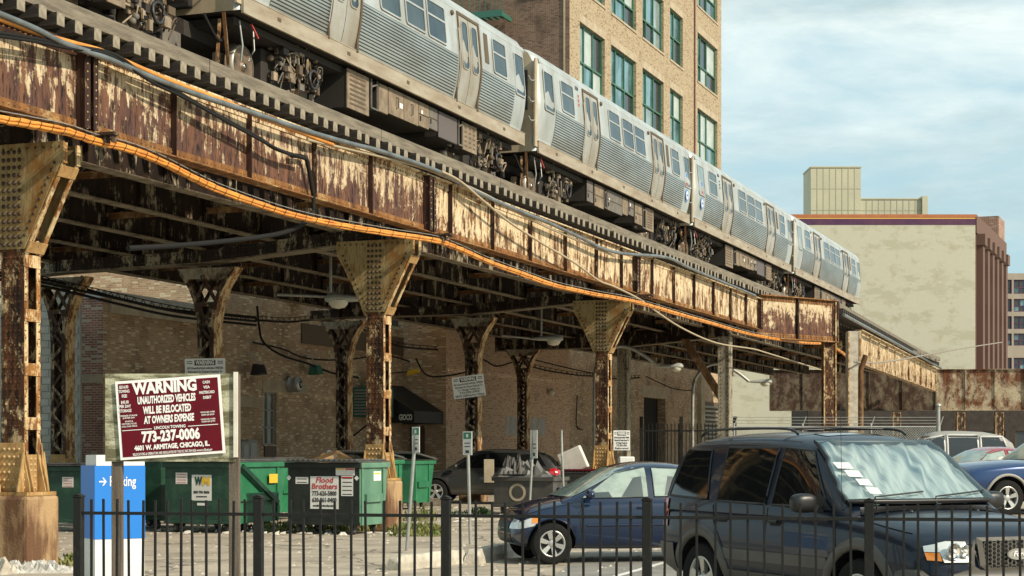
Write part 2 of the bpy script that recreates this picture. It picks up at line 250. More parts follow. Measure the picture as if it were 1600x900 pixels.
mat('paint_slate', (0.005, 0.011, 0.023), 0.36, 0.1, coat=0.4, spec=.3)
mat('paint_graphite', (0.055, 0.055, 0.052), 0.28, 0.4, coat=0.9)
mat('paint_red', (0.32, 0.02, 0.025), 0.25, 0.1, coat=1.0)
mat('paint_truck', (0.010, 0.04, 0.13), 0.2, 0.3, coat=1.0)
mat('paint_white', (0.62, 0.61, 0.57), 0.35, coat=0.6)
mat('cladding', (0.07, 0.065, 0.055), 0.5, var=(0.10, 0.09, 0.075), vs=3)
mat('trim_black', (0.012, 0.012, 0.012), 0.4)
mat('seam', (0.004, 0.004, 0.005), 0.7)
mat('tint_glass', (0.008, 0.009, 0.009), 0.04, spec=0.6, coat=0.4)
mat('sky_glass', (0.20, 0.26, 0.235), 0.05, spec=0.6, coat=0.3, var=(0.34, 0.41, 0.36), vs=2.0, stretch=(1, 1, 2), lo=0.42, hi=0.6)  # opaque pane, its pale tones paint in reflected and see-through daylight
mat('seat_dark', (0.045, 0.065, 0.065), 0.3, coat=.5)
mat('shade_foil', (0.56, 0.59, 0.56), 0.4, 0.2, var=(0.17, 0.21, 0.23), vs=2.2, stretch=(.5, 4.5, .5), lo=.42, hi=.62, det=3)
mat('tyre', (0.012, 0.012, 0.011), 0.85, spec=.2, bump=0.3, bs=80)
mat('alloy', (0.55, 0.54, 0.50), 0.3, 0.7)
mat('chrome', (0.72, 0.72, 0.70), 0.12, 1.0)
mat('lens_amber', (0.80, 0.26, 0.02), 0.2, coat=1.0); mat('lens_red', (0.42, 0.01, 0.012), 0.15, coat=1.0); mat('lens_clear', (0.62, 0.63, 0.6), 0.1, 0.3, coat=1.0)
mat('wall_grey', (0.30, 0.29, 0.26), 0.7)
def glass(name):
    m = bpy.data.materials.new(name); m.use_nodes = True; t = m.node_tree; t.nodes.clear()
    o = nn(t, 'ShaderNodeOutputMaterial'); x = nn(t, 'ShaderNodeMixShader'); g = nn(t, 'ShaderNodeBsdfGlossy', inp={'Roughness': 0.02, 'Color': (0.9, 1, 0.98, 1)}); tr = nn(t, 'ShaderNodeBsdfTransparent', inp={'Color': (0.86, 0.91, 0.90, 1)})
    fr = nn(t, 'ShaderNodeValue'); fr.outputs[0].default_value = 0.20; t.links.new(fr.outputs[0], x.inputs[0]); t.links.new(tr.outputs[0], x.inputs[1]); t.links.new(g.outputs[0], x.inputs[2]); t.links.new(x.outputs[0], o.inputs[0]); MT[name] = m
glass('clear_glass')
# ---------------------------------------------------------------- builders
def tag(o, label=None, cat=None, group=None, kind=None):
    if label: o['label'] = label
    if cat: o['category'] = cat
    if group: o['group'] = group
    if kind: o['kind'] = kind
    return o
def thing(name, loc=(0, 0, 0), rz=0.0, label=None, cat=None, group=None):
    o = bpy.data.objects.new(name, None); C.objects.link(o); o.location = loc; o.rotation_euler = (0, 0, rz); o.empty_display_size = 0.3
    return tag(o, label, cat, group)
class MB:
    def __init__(s): s.v = []; s.f = []; s.mi = []; s.mats = []; s.sm = []; s.cur = 0; s.smooth = False
    def m(s, name):
        if name not in s.mats: s.mats.append(name)
        s.cur = s.mats.index(name); return s
    def add(s, vs, fs, smooth=None):
        n = len(s.v); s.v += [tuple(p) for p in vs]
        for f in fs: s.f.append([i+n for i in f]); s.mi.append(s.cur); s.sm.append(s.smooth if smooth is None else smooth)
        return s
    def box(s, x0, x1, y0, y1, z0, z1):
        return s.add([(x0, y0, z0), (x1, y0, z0), (x1, y1, z0), (x0, y1, z0), (x0, y0, z1), (x1, y0, z1), (x1, y1, z1), (x0, y1, z1)],
                     [(0, 3, 2, 1), (4, 5, 6, 7), (0, 1, 5, 4), (1, 2, 6, 5), (2, 3, 7, 6), (3, 0, 4, 7)])
    def cb(s, x, y, z, a, b, c): return s.box(x-a/2, x+a/2, y-b/2, y+b/2, z-c/2, z+c/2)
    def prism(s, poly, a, b, ax='y'):
        """poly of (p,q) extruded from a to b along ax"""
        def q(p, h):
            if ax == 'y': return (p[0], h, p[1])
            if ax == 'x': return (h, p[0], p[1])
            return (p[0], p[1], h)
        n = len(poly); vs = [q(p, a) for p in poly]+[q(p, b) for p in poly]
        fs = [list(range(n))[::-1], [i+n for i in range(n)]]+[(i, (i+1) % n, (i+1) % n+n, i+n) for i in range(n)]
        return s.add(vs, fs)
    def bar(s, p, q, w, h, up=(0, 0, 1)):
        p = Vector(p); q = Vector(q); d = (q-p).normalized(); up = Vector(up)
        if abs(d.dot(up)) > 0.98: up = Vector((1, 0, 0))
        a = d.cross(up).normalized()*w/2; b = a.cross(d).normalized()*h/2
        vs = [p-a-b, p+a-b, p+a+b, p-a+b, q-a-b, q+a-b, q+a+b, q-a+b]
        return s.add(vs, [(0, 1, 2, 3), (4, 7, 6, 5), (0, 4, 5, 1), (1, 5, 6, 2), (2, 6, 7, 3), (3, 7, 4, 0)])
    def tube(s, pts, r, n=6, cap=True, rads=None):
        pts = [Vector(p) for p in pts]; vs = []; N = len(pts); up = Vector((0.02, 0.01, 1))
        for i, p in enumerate(pts):
            d = (pts[min(i+1, N-1)]-pts[max(i-1, 0)]).normalized()
            u = up if abs(d.dot(up)) < 0.95 else Vector((1, 0.1, 0))
            a = d.cross(u).normalized(); b = a.cross(d).normalized(); rr = rads[i] if rads else r
            vs += [p+a*rr*math.cos(2*PI*k/n)+b*rr*math.sin(2*PI*k/n) for k in range(n)]
        fs = [(i*n+k, i*n+(k+1) % n, (i+1)*n+(k+1) % n, (i+1)*n+k) for i in range(N-1) for k in range(n)]
        s.add(vs, fs, True)
        if cap: s.add(vs[:n], [list(range(n))]); s.add(vs[-n:], [list(range(n))[::-1]])
        return s
    def lathe(s, prof, ctr, ax='y', n=24, smooth=True):
        """prof of (r, h) turned about ax through ctr"""
        c = Vector(ctr); vs = []
        for r, h in prof:
            for k in range(n):
                a = 2*PI*k/n; x, y = r*math.cos(a), r*math.sin(a)
                vs.append(c+(Vector((x, h, y)) if ax == 'y' else Vector((h, x, y)) if ax == 'x' else Vector((x, y, h))))
        fs = [(i*n+k, i*n+(k+1) % n, (i+1)*n+(k+1) % n, (i+1)*n+k) for i in range(len(prof)-1) for k in range(n)]
        return s.add(vs, fs, smooth)
    def rivet(s, p, nrm, r=0.02, h=0.014, n=6):
        p = Vector(p); d = Vector(nrm).normalized(); up = Vector((0, 0, 1)) if abs(d.z) < 0.9 else Vector((1, 0, 0))
        a = d.cross(up).normalized(); b = d.cross(a)
        r1 = [p+(a*math.cos(2*PI*k/n)+b*math.sin(2*PI*k/n))*r for k in range(n)]; r2 = [p+d*h*0.8+(a*math.cos(2*PI*k/n)+b*math.sin(2*PI*k/n))*r*0.6 for k in range(n)]
        return s.add(r1+r2+[p+d*h*1.15], [(k, (k+1) % n, (k+1) % n+n, k+n) for k in range(n)]+[(k+n, (k+1) % n+n, 2*n) for k in range(n)], True)
    def build(s, name, m=None, parent=None, kind=None, bevel=0.0, seg=2, fix=True, loc=None):
        me = bpy.data.meshes.new(name); me.from_pydata(s.v, [], s.f)
        if m: me.materials.append(MT[m])
        else:
            for q in s.mats: me.materials.append(MT[q])
            me.polygons.foreach_set('material_index', s.mi)
        me.polygons.foreach_set('use_smooth', s.sm)
        if fix:
            b = bmesh.new(); b.from_mesh(me); bmesh.ops.recalc_face_normals(b, faces=b.faces); b.to_mesh(me); b.free()
        o = bpy.data.objects.new(name, me); C.objects.link(o)
        if parent: o.parent = parent
        if loc: o.location = loc
        if kind: o['kind'] = kind
        if bevel:
            bv = o.modifiers.new('bevel', 'BEVEL'); bv.width = bevel; bv.segments = seg; bv.limit_method = 'ANGLE'; bv.angle_limit = 0.6
        return o
def link_copy(o, parent=None, loc=None):
    c = o.copy(); C.objects.link(c)
    if parent: c.parent = parent
    if loc is not None: c.location = loc
    return c
def copy_tree(o, parent=None):
    c = o.copy(); C.objects.link(c); c.parent = parent
    for ch in list(o.children): copy_tree(ch, c)
    return c
def text(body, size, m, parent, loc, rot=(PI/2, 0, 0), bold=0.0, name='lettering', align='CENTER', sx=1.0, ext=0.0015, shear=0.0, fit=None):
    cu = bpy.data.curves.new('t', 'FONT'); cu.body = body; cu.size = size; cu.align_x = align; cu.align_y = 'CENTER'; cu.offset = bold; cu.extrude = ext; cu.resolution_u = 2; cu.shear = shear
    o = bpy.data.objects.new('t', cu); C.objects.link(o); bpy.context.view_layer.update()
    me = bpy.data.meshes.new_from_object(o.evaluated_get(bpy.context.evaluated_depsgraph_get())); bpy.data.objects.remove(o)
    if fit:
        xs = [v.co.x for v in me.vertices]; wd = max(xs)-min(xs); sx = fit/wd
    q = bpy.data.objects.new(name, me); me.name = name; me.materials.clear(); me.materials.append(MT[m]); C.objects.link(q)
    q.parent = parent; q.location = loc; q.rotation_euler = rot; q.scale = (sx, 1, 1); return q
def smooth_path(pts, n=6):
    pts = [Vector(p) for p in pts]; out = []
    for i in range(len(pts)-1):
        a = pts[max(i-1, 0)]; b = pts[i]; c = pts[i+1]; d = pts[min(i+2, len(pts)-1)]
        for k in range(n):
            t = k/n; out.append(0.5*((2*b)+(c-a)*t+(2*a-5*b+4*c-d)*t*t+(3*b-3*c+d-a)*t**3))
    out.append(pts[-1]); return out
def rounded(w, h, r, n=4):
    out = []
    for cx, cy, a0 in ((w/2-r, h/2-r, 0), (-w/2+r, h/2-r, PI/2), (-w/2+r, -h/2+r, PI), (w/2-r, -h/2+r, 1.5*PI)):
        for k in range(n+1):
            a = a0+PI/2*k/n; out.append((cx+r*math.cos(a), cy+r*math.sin(a)))
    return out
# ================================================================ THE SETTING: ground
g = MB(); g.add([(-1500, -200, 0), (1500, -200, 0), (1500, 3000, 0), (-1500, 3000, 0)], [(0, 1, 2, 3)])
tag(g.build('ground', 'asphalt_lot'), kind='structure')
g = MB(); g.add([(0.2, 19.5, .004), (30, 17, .004), (34, 36, .004), (1.2, 27.6, .004)], [(0, 1, 2, 3)])
tag(g.build('parking_lane', 'asphalt_lane'), kind='structure')
g = MB()
for a in range(3):
    x = 1.2+a*2.7
    g.add([(x, 21.9, .008), (x+.11, 21.9, .008), (x+1.5+.11, 26.6, .008), (x+1.5, 26.6, .008)], [(0, 1, 2, 3)])
tag(g.build('painted_line', 'paint_line'), kind='structure')
# ================================================================ ELEVATED RAILWAY
UC, UG, UT, UB, UR = -14.68, -13.83, -13.85, -19.94, -24.3      # column row, front girder, train side, second and third column rows
ZB, ZT = 5.99, 7.10
R0 = (-14.0, 22.0)
rail = thing('elevated_railway', W(*R0), -AL, 'rusty riveted steel railway viaduct carrying wooden ties and tracks over the lot', 'viaduct')
OFF = (-R0[0], -R0[1], 0)
def part(mb, name, m=None, parent=rail, kind=None, bevel=0): return mb.build(name, m, parent, kind, bevel, loc=OFF if parent is rail else None)
joints = [pv(-330, UG), pv(127, UG), pv(665, UG), pv(990, UG), pv(1184, UG)]
spans = [[-48], [267, 385, 487, 575], [700, 766, 825, 880, 929, 968], [1016, 1050, 1082, 1112, 1139, 1163]]
for i in range(4):
    v0, v1 = joints[i], joints[i+1]
    web = MB(); web.box(UG-.02, UG, v0+.14, v1-.14, ZB, ZT)
    go = part(web, 'girder', 'girder_paint' if i < 2 else 'girder_bright')
    if i < 2: tag(go, 'purple-brown rusted girder web with streaks of peeling cream paint')
    else: tag(go, 'girder web almost covered in bright peeling cream paint')
    fl = MB()
    fl.box(UG, UG+.13, v0+.02, v1-.02, ZB-.02, ZB); fl.box(UG, UG+.018, v0+.14, v1-.14, ZB, ZB+.13)
    fl.box(UG-.15, UG-.022, v0+.02, v1-.02, ZB-.02, ZB)
    fl.build('bottom_flange', 'flange_rust', go)
    fl = MB(); fl.box(UG-.15, UG+.13, v0+.02, v1-.02, ZT+.002, ZT+.03); fl.box(UG, UG+.018, v0+.14, v1-.14, ZT-.13, ZT)
    fl.build('top_flange', 'stiffener_rust' if i < 1 else 'girder_bright', go)
    rv = MB(); n = int((v1-v0-.3)/.115)
    for k in range(n):
        v = v0+.2+k*.115
        rv.rivet((UG+.018, v, ZB+.07), (1, 0, 0), .022, .016, 5)
        rv.rivet((UG+.018, v, ZT-.07), (1, 0, 0), .022, .016, 5)
    for z in (ZB+.3, ZB+.5, ZB+.7, ZB+.9):
        for e in (v0+.3, v1-.3): rv.rivet((UG, e, z), (1, 0, 0), .018, .014, 5)
    rv.build('rivets', 'flange_rust', go, kind='stuff')
    for px in spans[i]:
        v = pv(px, UG); s = MB(); s.box(UG+.001, UG+.10, v-.008, v+.008, ZB+.001, ZT-.001); s.box(UG+.019, UG+.03, v+.008, v+.10, ZB+.13, ZT-.13)
        s.m('shaft_flange')
        for k in range(8): s.rivet((UG+.03, v+.055, ZB+.2+k*.10), (1, 0, 0), .014, .01, 5)
        s.build('stiffener', 'stiffener_rust', go)
for i, v in enumerate(joints):
    s = MB().m('stiffener_rust')
    for d in (-.13, .09): s.box(UG+.001, UG+.15, v+d, v+d+.016, ZB+.001, ZT-.001)
    s.box(UG-.02, UG-.001, v-.139, v+.139, ZB, ZT); s.box(UG+.15, UG+.162, v-.15, v-.02, ZB+.01, ZT-.01); s.box(UG+.15, UG+.162, v+.06, v+.17, ZB+.01, ZT-.01)
    s.m('shaft_flange').box(UG+.002, UG+.10, v-.05, v+.02, ZB+.02, ZT-.02)
    s.m('rivet_light')
    for k in range(9):
        for d in (-.085, .115): s.rivet((UG+.162, v+d, ZB+.12+k*.11), (1, 0, 0), .014, .01, 5)
    part(s, 'girder_joint')
# bottom seat brackets sticking out under the joints
for i, v in enumerate(joints[1:4]):
    s = MB(); s.box(UG-.1, UG+.55, v-.05, v+.09, ZB-.09, ZB-.05)
    for k in range(4): s.box(UG+.2+k*.1, UG+.215+k*.1, v-.04, v+.08, ZB-.19, ZB-.05)
    part(s, 'bracket', 'lattice_steel')
# inner stringers
V0, V1 = 8.0, 104.0
for k, u in enumerate((-15.7, -17.7, -19.94, -22.1, -24.6)):
    s = MB().m('under_steel'); s.box(u-.01, u+.01, V0, V1, 6.08, 7.24)
    for j in range(int((V1-V0)/2.3)): s.box(u+.012, u+.09, V0+1+j*2.3, V0+1.02+j*2.3, 6.10, 7.2)
    s.m('under_flange').box(u-.13, u+.13, V0, V1, 6.05, 6.075)
    s.m('under_steel').box(u-.14, u+.14, V0, V1, 7.25, 7.27)
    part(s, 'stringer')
# cross frames between stringers
us = [UG, -15.7, -17.7, -19.94, -22.1, -24.6]
v = 16.0; k = 0
while v < 96:
    for a, b in zip(us[:-1], us[1:]):
        s = MB().m('brace_rust'); s.box(b+.03, a-.03, v, v+.014, 6.27, 6.38); s.box(b+.03, a-.03, v-.09, v-.002, 6.37, 6.384)
        s.box(b+.03, a-.03, v, v+.014, 6.98, 7.08)
        s.m('under_steel').bar((b+.05, v+.03, 6.40), (a-.05, v+.03, 6.96), .02, .09)
        if (k+int(-b)) % 2: s.m('capital_paint').box(a-.34, a-.04, v-.012, v-.003, 6.24, 6.62)
        part(s, 'cross_brace')
    v += 4.6; k += 1
# ties, one shared mesh
s = MB().m('tie_wood'); s.box(-2.72, -.012, -.085, .085, 7.36, 7.54); s.m('tie_end').box(-.0118, 0, -.085, .085, 7.36, 7.54)
t0 = s.build('tie', None, rail, bevel=0.006, seg=1); t0.location = (-13.93+14.0, 11-R0[1], 0)
v = 11.44; k = 1
while v < 118 and k < 298:
    o = link_copy(t0, rail, (-13.93+14.0+random.uniform(-.045, .02), v-R0[1], random.uniform(-.006, .006))); o.rotation_euler = (0, 0, random.uniform(-.012, .012))
    v += .44+random.uniform(-.035, .035); k += 1
s = MB(); v = 11.0
while v < 110:
    s.box(-21.0, -17.9, v, v+.2, 7.30, 7.54); s.box(-25.6, -22.1, v+.1, v+.3, 7.30, 7.54); v += .34
part(s, 'tie', 'tie_wood', kind='stuff')
s = MB(); s.box(-26.9, -22.0, 8, 112, 7.542, 7.58); s.box(-21.9, -16.8, 8, 112, 7.542, 7.58); part(s, 'sun_block_sheet', 'guard_wood')  # solid sheets added over the far tracks to keep sun stripes off the wall
v = 11.0; k = 0
while v < 116:
    n = 6.4; s = MB(); s.box(-14.22, -14.03, v+.012, v+n-.012, 7.545, 7.77); part(s, 'guard_timber', 'guard_wood', bevel=.008); v += n
s = MB(); s.box(-16.55, -16.37, 11, 116, 7.545, 7.77); part(s, 'guard_timber', 'guard_wood')
for u in (-14.52, -15.98, -18.7, -20.1, -23.0, -24.4):
    s = MB(); s.box(u-.035, u+.035, 10, 118, 7.68, 7.73); s.box(u-.01, u+.01, 10, 118, 7.57, 7.68); s.box(u-.065, u+.065, 10, 118, 7.545, 7.57); part(s, 'rail', 'rail_steel')
# cap beams over each bent (between column tops)
bents = [  # (front px), (second row px), (third row px)
    [(UC, 33), (UB, -310), (UR, -520)], [(UC, 592), (UB, 328), (UR, 98)], [(UC, 943), (UB, 740), (UR, 538)], [(UC, 1133), (UB, 975), (UR, 818)]]
BV = [[(u, pv(px, u)) for u, px in b] for b in bents]
for i, b in enumerate(BV):
    pts = b+[(-25.6, b[2][1]+.5)]
    for (ua, va), (ub, vb) in zip(pts[:-1], pts[1:]):
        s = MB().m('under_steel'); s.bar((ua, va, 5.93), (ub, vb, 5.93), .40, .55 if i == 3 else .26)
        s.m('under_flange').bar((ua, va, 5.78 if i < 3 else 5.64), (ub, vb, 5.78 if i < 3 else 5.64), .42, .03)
        d = Vector((ub-ua, vb-va, 0)); nrm = Vector((d.y, -d.x, 0)).normalized()
        if nrm.y > 0: nrm = -nrm
        s.m('rivet'); L_ = d.length
        for k in range(int(L_/.13)):
            for z in (5.86, 6.0):
                p = Vector((ua, va, z))+d*(k+.5)/int(L_/.13)+nrm*.2; s.rivet(p, nrm, .022, .016, 5)
        part(s, 'cap_beam')
# bent 5: plate cross girder reaching out to the outer column
q0, q1 = P(1180, 500, 64.5), P(1306, 500, 67.4)
def frontal_girder(name, label, x0, y0, x1, y1, z0, z1, npan, m, cat='girder', bot=0.0, rivs=True):
    d = Vector((x1-x0, y1-y0, 0)); Ln = d.length; a = math.atan2(d.y, d.x)
    r = thing(name, (x0, y0, 0), a, label, cat)
    for k in range(npan):
        w = MB(); w.box(Ln*k/npan+.01, Ln*(k+1)/npan-.01, 0, .03, z0+.02, z1-.02); w.build('web_panel', m, r)
    s = MB(); s.box(0, Ln, -.16, .2, z1-.019, z1+.02); s.box(0, Ln, -.02, -.002, z1-.2, z1-.02); s.build('top_flange', 'flange_rust' if bot == 0 else m, r)
    s = MB(); s.box(0, Ln, -.16, .2, z0-.02, z0+.019); s.box(0, Ln, -.02, -.002, z0+.02, z0+.2+bot); s.build('bottom_flange', 'flange_rust' if bot == 0 else m, r)
    for k in range(npan+1):
        s = MB(); x = Ln*k/npan; s.box(x-.04, x+.04, -.12, -.021, z0+.021, z1-.021); s.build('stiffener', 'stiffener_rust' if bot == 0 else m, r)
    if rivs:
        s = MB(); n = int(Ln/.16)
        for k in range(n):
            for z in (z0+.07, z0+.14, z1-.08, z1-.15): s.rivet((.08+k*.16, -.02, z), (0, -1, 0), .03, .02, 5)
        s.build('rivets', 'rivet', r, kind='stuff')
    return r
frontal_girder('cross_girder', 'dark rusty plate girder reaching out from the viaduct to the outer rusty column', q0.x, q0.y, q1.x, q1.y, 5.78, 7.38, 2, 'girder_paint')
frontal_girder('cross_girder', 'pale rust-blotched deep plate girder spanning the street at the right edge', PX(1203, 125), 125, PX(1462, 124), 124, 4.35, 7.28, 5, 'far_girder_shade', bot=.5, rivs=False)
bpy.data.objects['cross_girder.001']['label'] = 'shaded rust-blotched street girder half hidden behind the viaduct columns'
frontal_girder('cross_girder', 'pale deep plate girder with dark rust blotches at the right edge of the street', PX(1463, 124), 124, PX(1880, 122), 122, 4.35, 7.28, 9, 'far_girder', bot=.5, rivs=False)
a, b = Vector((PX(1342, 82), 82, 0)), Vector((PX(1461, 122), 122, 0))
frontal_girder('branch_girder', 'narrow far girder with many bright panels curving away right of the pale column', a.x, a.y, b.x, b.y, 5.65, 7.25, 11, 'girder_bright', bot=.01, rivs=False)
# far track: ties and pipe along the branch girder
br = thing('branch_track', (a.x, a.y, 0), math.atan2(b.y-a.y, b.x-a.x), 'far track with rail ties curving right above the narrow far girder', 'track')
Ln = (b-a).length
s = MB().m('tie_wood'); 
for k in range(int((Ln+8)/.6)): s.box(-8+k*.6, -8+k*.6+.24, -.35, 2.6, 7.42, 7.66)
s.build('tie', None, br, kind='stuff')
s = MB(); s.box(-8, Ln, -.2, 0.0, 7.665, 7.9); s.build('guard_timber', 'guard_wood', br)
s = MB(); s.tube([(-9, -.5, 7.3), (Ln*.3, -.45, 7.3), (Ln, -.4, 7.28)], .07, 8); s.build('conduit', 'conduit', br)
# ================================================================ COLUMNS
def front_column(u, v, label, pier_m='concrete_pier'):
    r = thing('steel_column', W(u, v), -AL, label, 'column', 'riveted columns of the front row')
    s = MB(); s.box(-.37, .37, -.37, .37, -.02, 1.0); s.build('pier', pier_m, r, bevel=.05, seg=2)
    s = MB(); s.box(-.34, .34, -.33, .33, 1.001, 1.05); s.build('base_plate', 'base_paint', r)
    h = .185
    s = MB().m('shaft_rust'); s.box(-h, h, -.19, -.175, 1.06, 5.80); s.box(-h, h, .175, .19, 1.06, 5.80); s.box(-.012, .012, -.174, .174, 1.1, 5.8)
    s.m('shaft_flange')
    for x in (-1, 1):
        for y in (-.1745, .0945): s.box(x*h-.012 if x > 0 else -h, h if x > 0 else -h+.012, y, y+.08, 1.06, 4.5)
    so = s.build('shaft', None, r)
    z = 1.9
    while z < 4.2:
        b = MB(); b.box(h+.001, h+.012, -.172, .172, z, z+.17)
        for y in (-.13, .13):
            for q in (.04, .13): b.rivet((h+.012, y, z+q), (1, 0, 0), .014, .01, 5)
        b.build('batten_plate', 'shaft_flange', so); z += .74
    s = MB()
    for k in range(26):
        for x in (-.11, -.035, .035, .11): s.rivet((x, -.19, 1.85+k*.1), (0, -1, 0), .018, .014, 5)
        for y in (-.15, .15): s.rivet((h+.0005, y, 1.85+k*.1), (1, 0, 0), .014, .01, 5)
    s.build('rivets', 'shaft_rust', so, kind='stuff')
    # base gussets
    gx = [(-.30, 1.051), (.30, 1.051), (.29, 1.16), (.215, 1.46), (.195, 1.72), (-.195, 1.72), (-.215, 1.46), (-.29, 1.16)]
    s = MB().m('base_paint'); s.prism(gx, -.215, -.191); s.prism(gx, .191, .215)
    for y0, y1 in ((-.36, -.216), (.216, .36)):
        for x in (-.2, .2):
            s.prism([(y0 if y0 < 0 else y0, 1.051), (y1, 1.051), (y1, 1.6), ((y1-.02) if y0 < 0 else y0+.02, 1.6)] if y0 < 0 else [(y0, 1.051), (y1, 1.051), (y0+.03, 1.6), (y0, 1.6)], x-.012, x+.012, 'x')
    for y in (-.17, .09):
        s.prism([(.196, 1.051), (.34, 1.051), (.20, 1.62)], y, y+.02)
    s.prism([(-.19, 1.051), (.19, 1.051), (.19, 1.5), (.17, 1.56), (-.17, 1.56), (-.19, 1.5)], .1865, .1955, 'x')
    bo = s.build('column_base', None, r, bevel=.004, seg=1)
    s = MB()
    for k in range(6):
        for x in (-.20, -.12, -.04, .04, .12, .20):
            z = 1.11+k*.105
            if abs(x) < .3-(z-1.05)*.27: s.rivet((x, -.215, z), (0, -1, 0), .024, .02, 6)
        for y in (-.13, -.045, .045, .13): s.rivet((.1955, y, 1.1+k*.08), (1, 0, 0), .022, .018, 6)
    for x in (-.15, .15):
        for y in (-.28, .28): s.tube([(x, y, 1.05), (x, y, 1.15)], .022, 6)
    s.build('rivets', 'rivet_light', bo, kind='stuff')
    # flared capital
    cp = [(-.20, 4.36), (.20, 4.36), (.78, 5.50), (.84, 5.58), (.84, 5.79), (-.84, 5.79), (-.84, 5.58), (-.78, 5.50)]
    s = MB().m('capital_paint'); s.prism(cp, -.215, -.191); s.prism(cp, .191, .215)
    co_ = s.build('capital', None, r)
    for sx in (-1, 1):
        s = MB().m('shaft_flange')
        for y in (-.19, .11):
            s.bar((sx*.20, y+.04, 4.30), (sx*.80, y+.04, 5.50), .078, .02, up=(sx*1, 0, -.5)); s.box(sx*.82-.012, sx*.82+.012, y, y+.08, 5.5, 5.78)
        s.build('edge_strip', None, co_)
        for f0 in (.02, .86):
            s = MB().m('base_paint'); p = Vector((sx*.2+sx*.6*f0, 0, 4.3+1.2*f0)); q = p+Vector((sx*.6, 0, 1.2))*.12
            s.bar(p+Vector((sx*.012, 0, -.006)), q+Vector((sx*.012, 0, -.006)), .40, .012, up=(sx*1, 0, -.5)); s.build('batten_plate', None, co_)
    s = MB()
    for k in range(13):
        for x in (-.13, -.045, .045, .13): s.rivet((x, -.215, 4.42+k*.105), (0, -1, 0), .034, .026, 6)
    for k in range(12):
        for sx in (-1, 1): s.rivet((sx*(.15+.58*(k+.3)/12), -.215, 4.42+1.15*(k+.3)/12), (0, -1, 0), .026, .02, 6)
    for k in range(13): s.rivet((-.78+k*.13, -.215, 5.72), (0, -1, 0), .022, .018, 5)
    s.build('rivets', 'rivet', co_, kind='stuff')
    return r
front_column(*BV[0][0], 'nearest rusty riveted column with flared capital and brown stained pier at left edge')
front_column(*BV[1][0], 'rusty riveted column rising behind the black dumpster with printed white sign')
front_column(*BV[2][0], 'rusty riveted column behind the blue sedan with leaning foam slab at its foot')
def lattice_column(u, v, label, ztop=5.66, zb=0.9):
    r = thing('lattice_column', W(u, v), -AL, label, 'column', 'laced columns with arched tops')
    s = MB(); s.box(-.36, .36, -.36, .36, -.02, zb); s.build('pier', 'concrete_pier', r, bevel=.05)
    s = MB(); s.prism([(-.3, zb+.001), (.3, zb+.001), (.2, zb+.6), (-.2, zb+.6)], -.21, -.19); s.prism([(-.3, zb+.001), (.3, zb+.001), (.2, zb+.6), (-.2, zb+.6)], .19, .21)
    s.prism([(-.27, zb+.001), (.27, zb+.001), (.19, zb+.5), (-.19, zb+.5)], .20, .215, 'x')
    bo = s.build('column_base', 'base_paint', r)
    s = MB()
    for k in range(5):
        for x in (-.12, 0, .12): s.rivet((x, -.21, zb+.08+k*.1), (0, -1, 0), .024, .02, 5)
    s.build('rivets', 'rivet_light', bo, kind='stuff')
    for sx in (-1, 1):                          # the two curved legs, each a channel: outer flange and two edge strips
        path = [(.20, zb+.05), (.20, 2.5), (.20, 4.0), (.22, 4.5), (.30, 4.9), (.45, 5.25), (.66, ztop-.12), (.74, ztop)]
        s = MB().m('shaft_flange' if sx > 0 else 'lattice_steel')  # right leg gets brighter steel, painting in its sunlit edge
        for (a, z0), (b, z1) in zip(path[:-1], path[1:]):
            s.bar((sx*a, 0, z0), (sx*b, 0, z1+.01), .36, .02, up=(1, 0, 0) if abs(b-a) < .02 else (sx*1, 0, -.6))
        s.m('lattice_steel')
        for (a, z0), (b, z1) in zip(path[:-1], path[1:]):
            for y in (-.185, .185): s.bar((sx*(a-.045), y, z0), (sx*(b-.045), y, z1+.01), .10, .014, up=(0, 1, 0))
        s.build('leg', None, r)
    s = MB(); z = zb+.6; k = 0
    while z < 4.2:
        a = 1 if k % 2 else -1
        for y in (-.2, .2): s.bar((-a*.14, y, z), (a*.14, y, z+.32), .07, .012, up=(0, 1, 0))
        z += .32; k += 1
    for y in (-.2, .2):
        s.bar((-.16, y, 4.2), (.16, y, 4.8), .08, .012, up=(0, 1, 0)); s.bar((.16, y, 4.2), (-.16, y, 4.8), .08, .012, up=(0, 1, 0))
        s.bar((-.24, y, 4.85), (.24, y, 4.85), .1, .012, up=(0, 1, 0)); s.bar((-.28, y, 4.9), (.1, y, 5.5), .09, .012, up=(0, 1, 0)); s.bar((.28, y, 4.9), (-.1, y, 5.5), .09, .012, up=(0, 1, 0))
    s.m('lattice_steel'); s.build('lacing', None, r)
    s = MB()
    for y in (-.195, .185):                     # arched gusset under the cap
        arc = [(.72*math.cos(t), 5.12+(.40)*math.sin(t)) for t in [PI*k/12 for k in range(13)]]
        s.prism([(.74, 5.12), (.76, ztop), (-.76, ztop), (-.74, 5.12)]+[(-p, q) for p, q in arc][1:-1], y, y+.01) if False else s.prism([(-.5, 5.42), (.5, 5.42), (.72, ztop), (-.72, ztop)], y, y+.01)
    s.build('gusset', 'pale_column', r)
    return r
lattice_column(*BV[1][1], 'dark laced column rising behind the maroon warning sign')
lattice_column(*BV[1][2], 'dark laced column directly right of the nearest rusty column')
lattice_column(*BV[2][1], 'laced column with tilted white tow notice hung on it')
lattice_column(*BV[2][2], 'dark laced column between the exhaust fan and the rusty column')
lattice_column(*BV[3][2], 'thin laced column right of the tilted tow notice, below a street lamp')
lattice_column(*BV[0][1], 'laced column under the near end of the viaduct beyond the left edge')
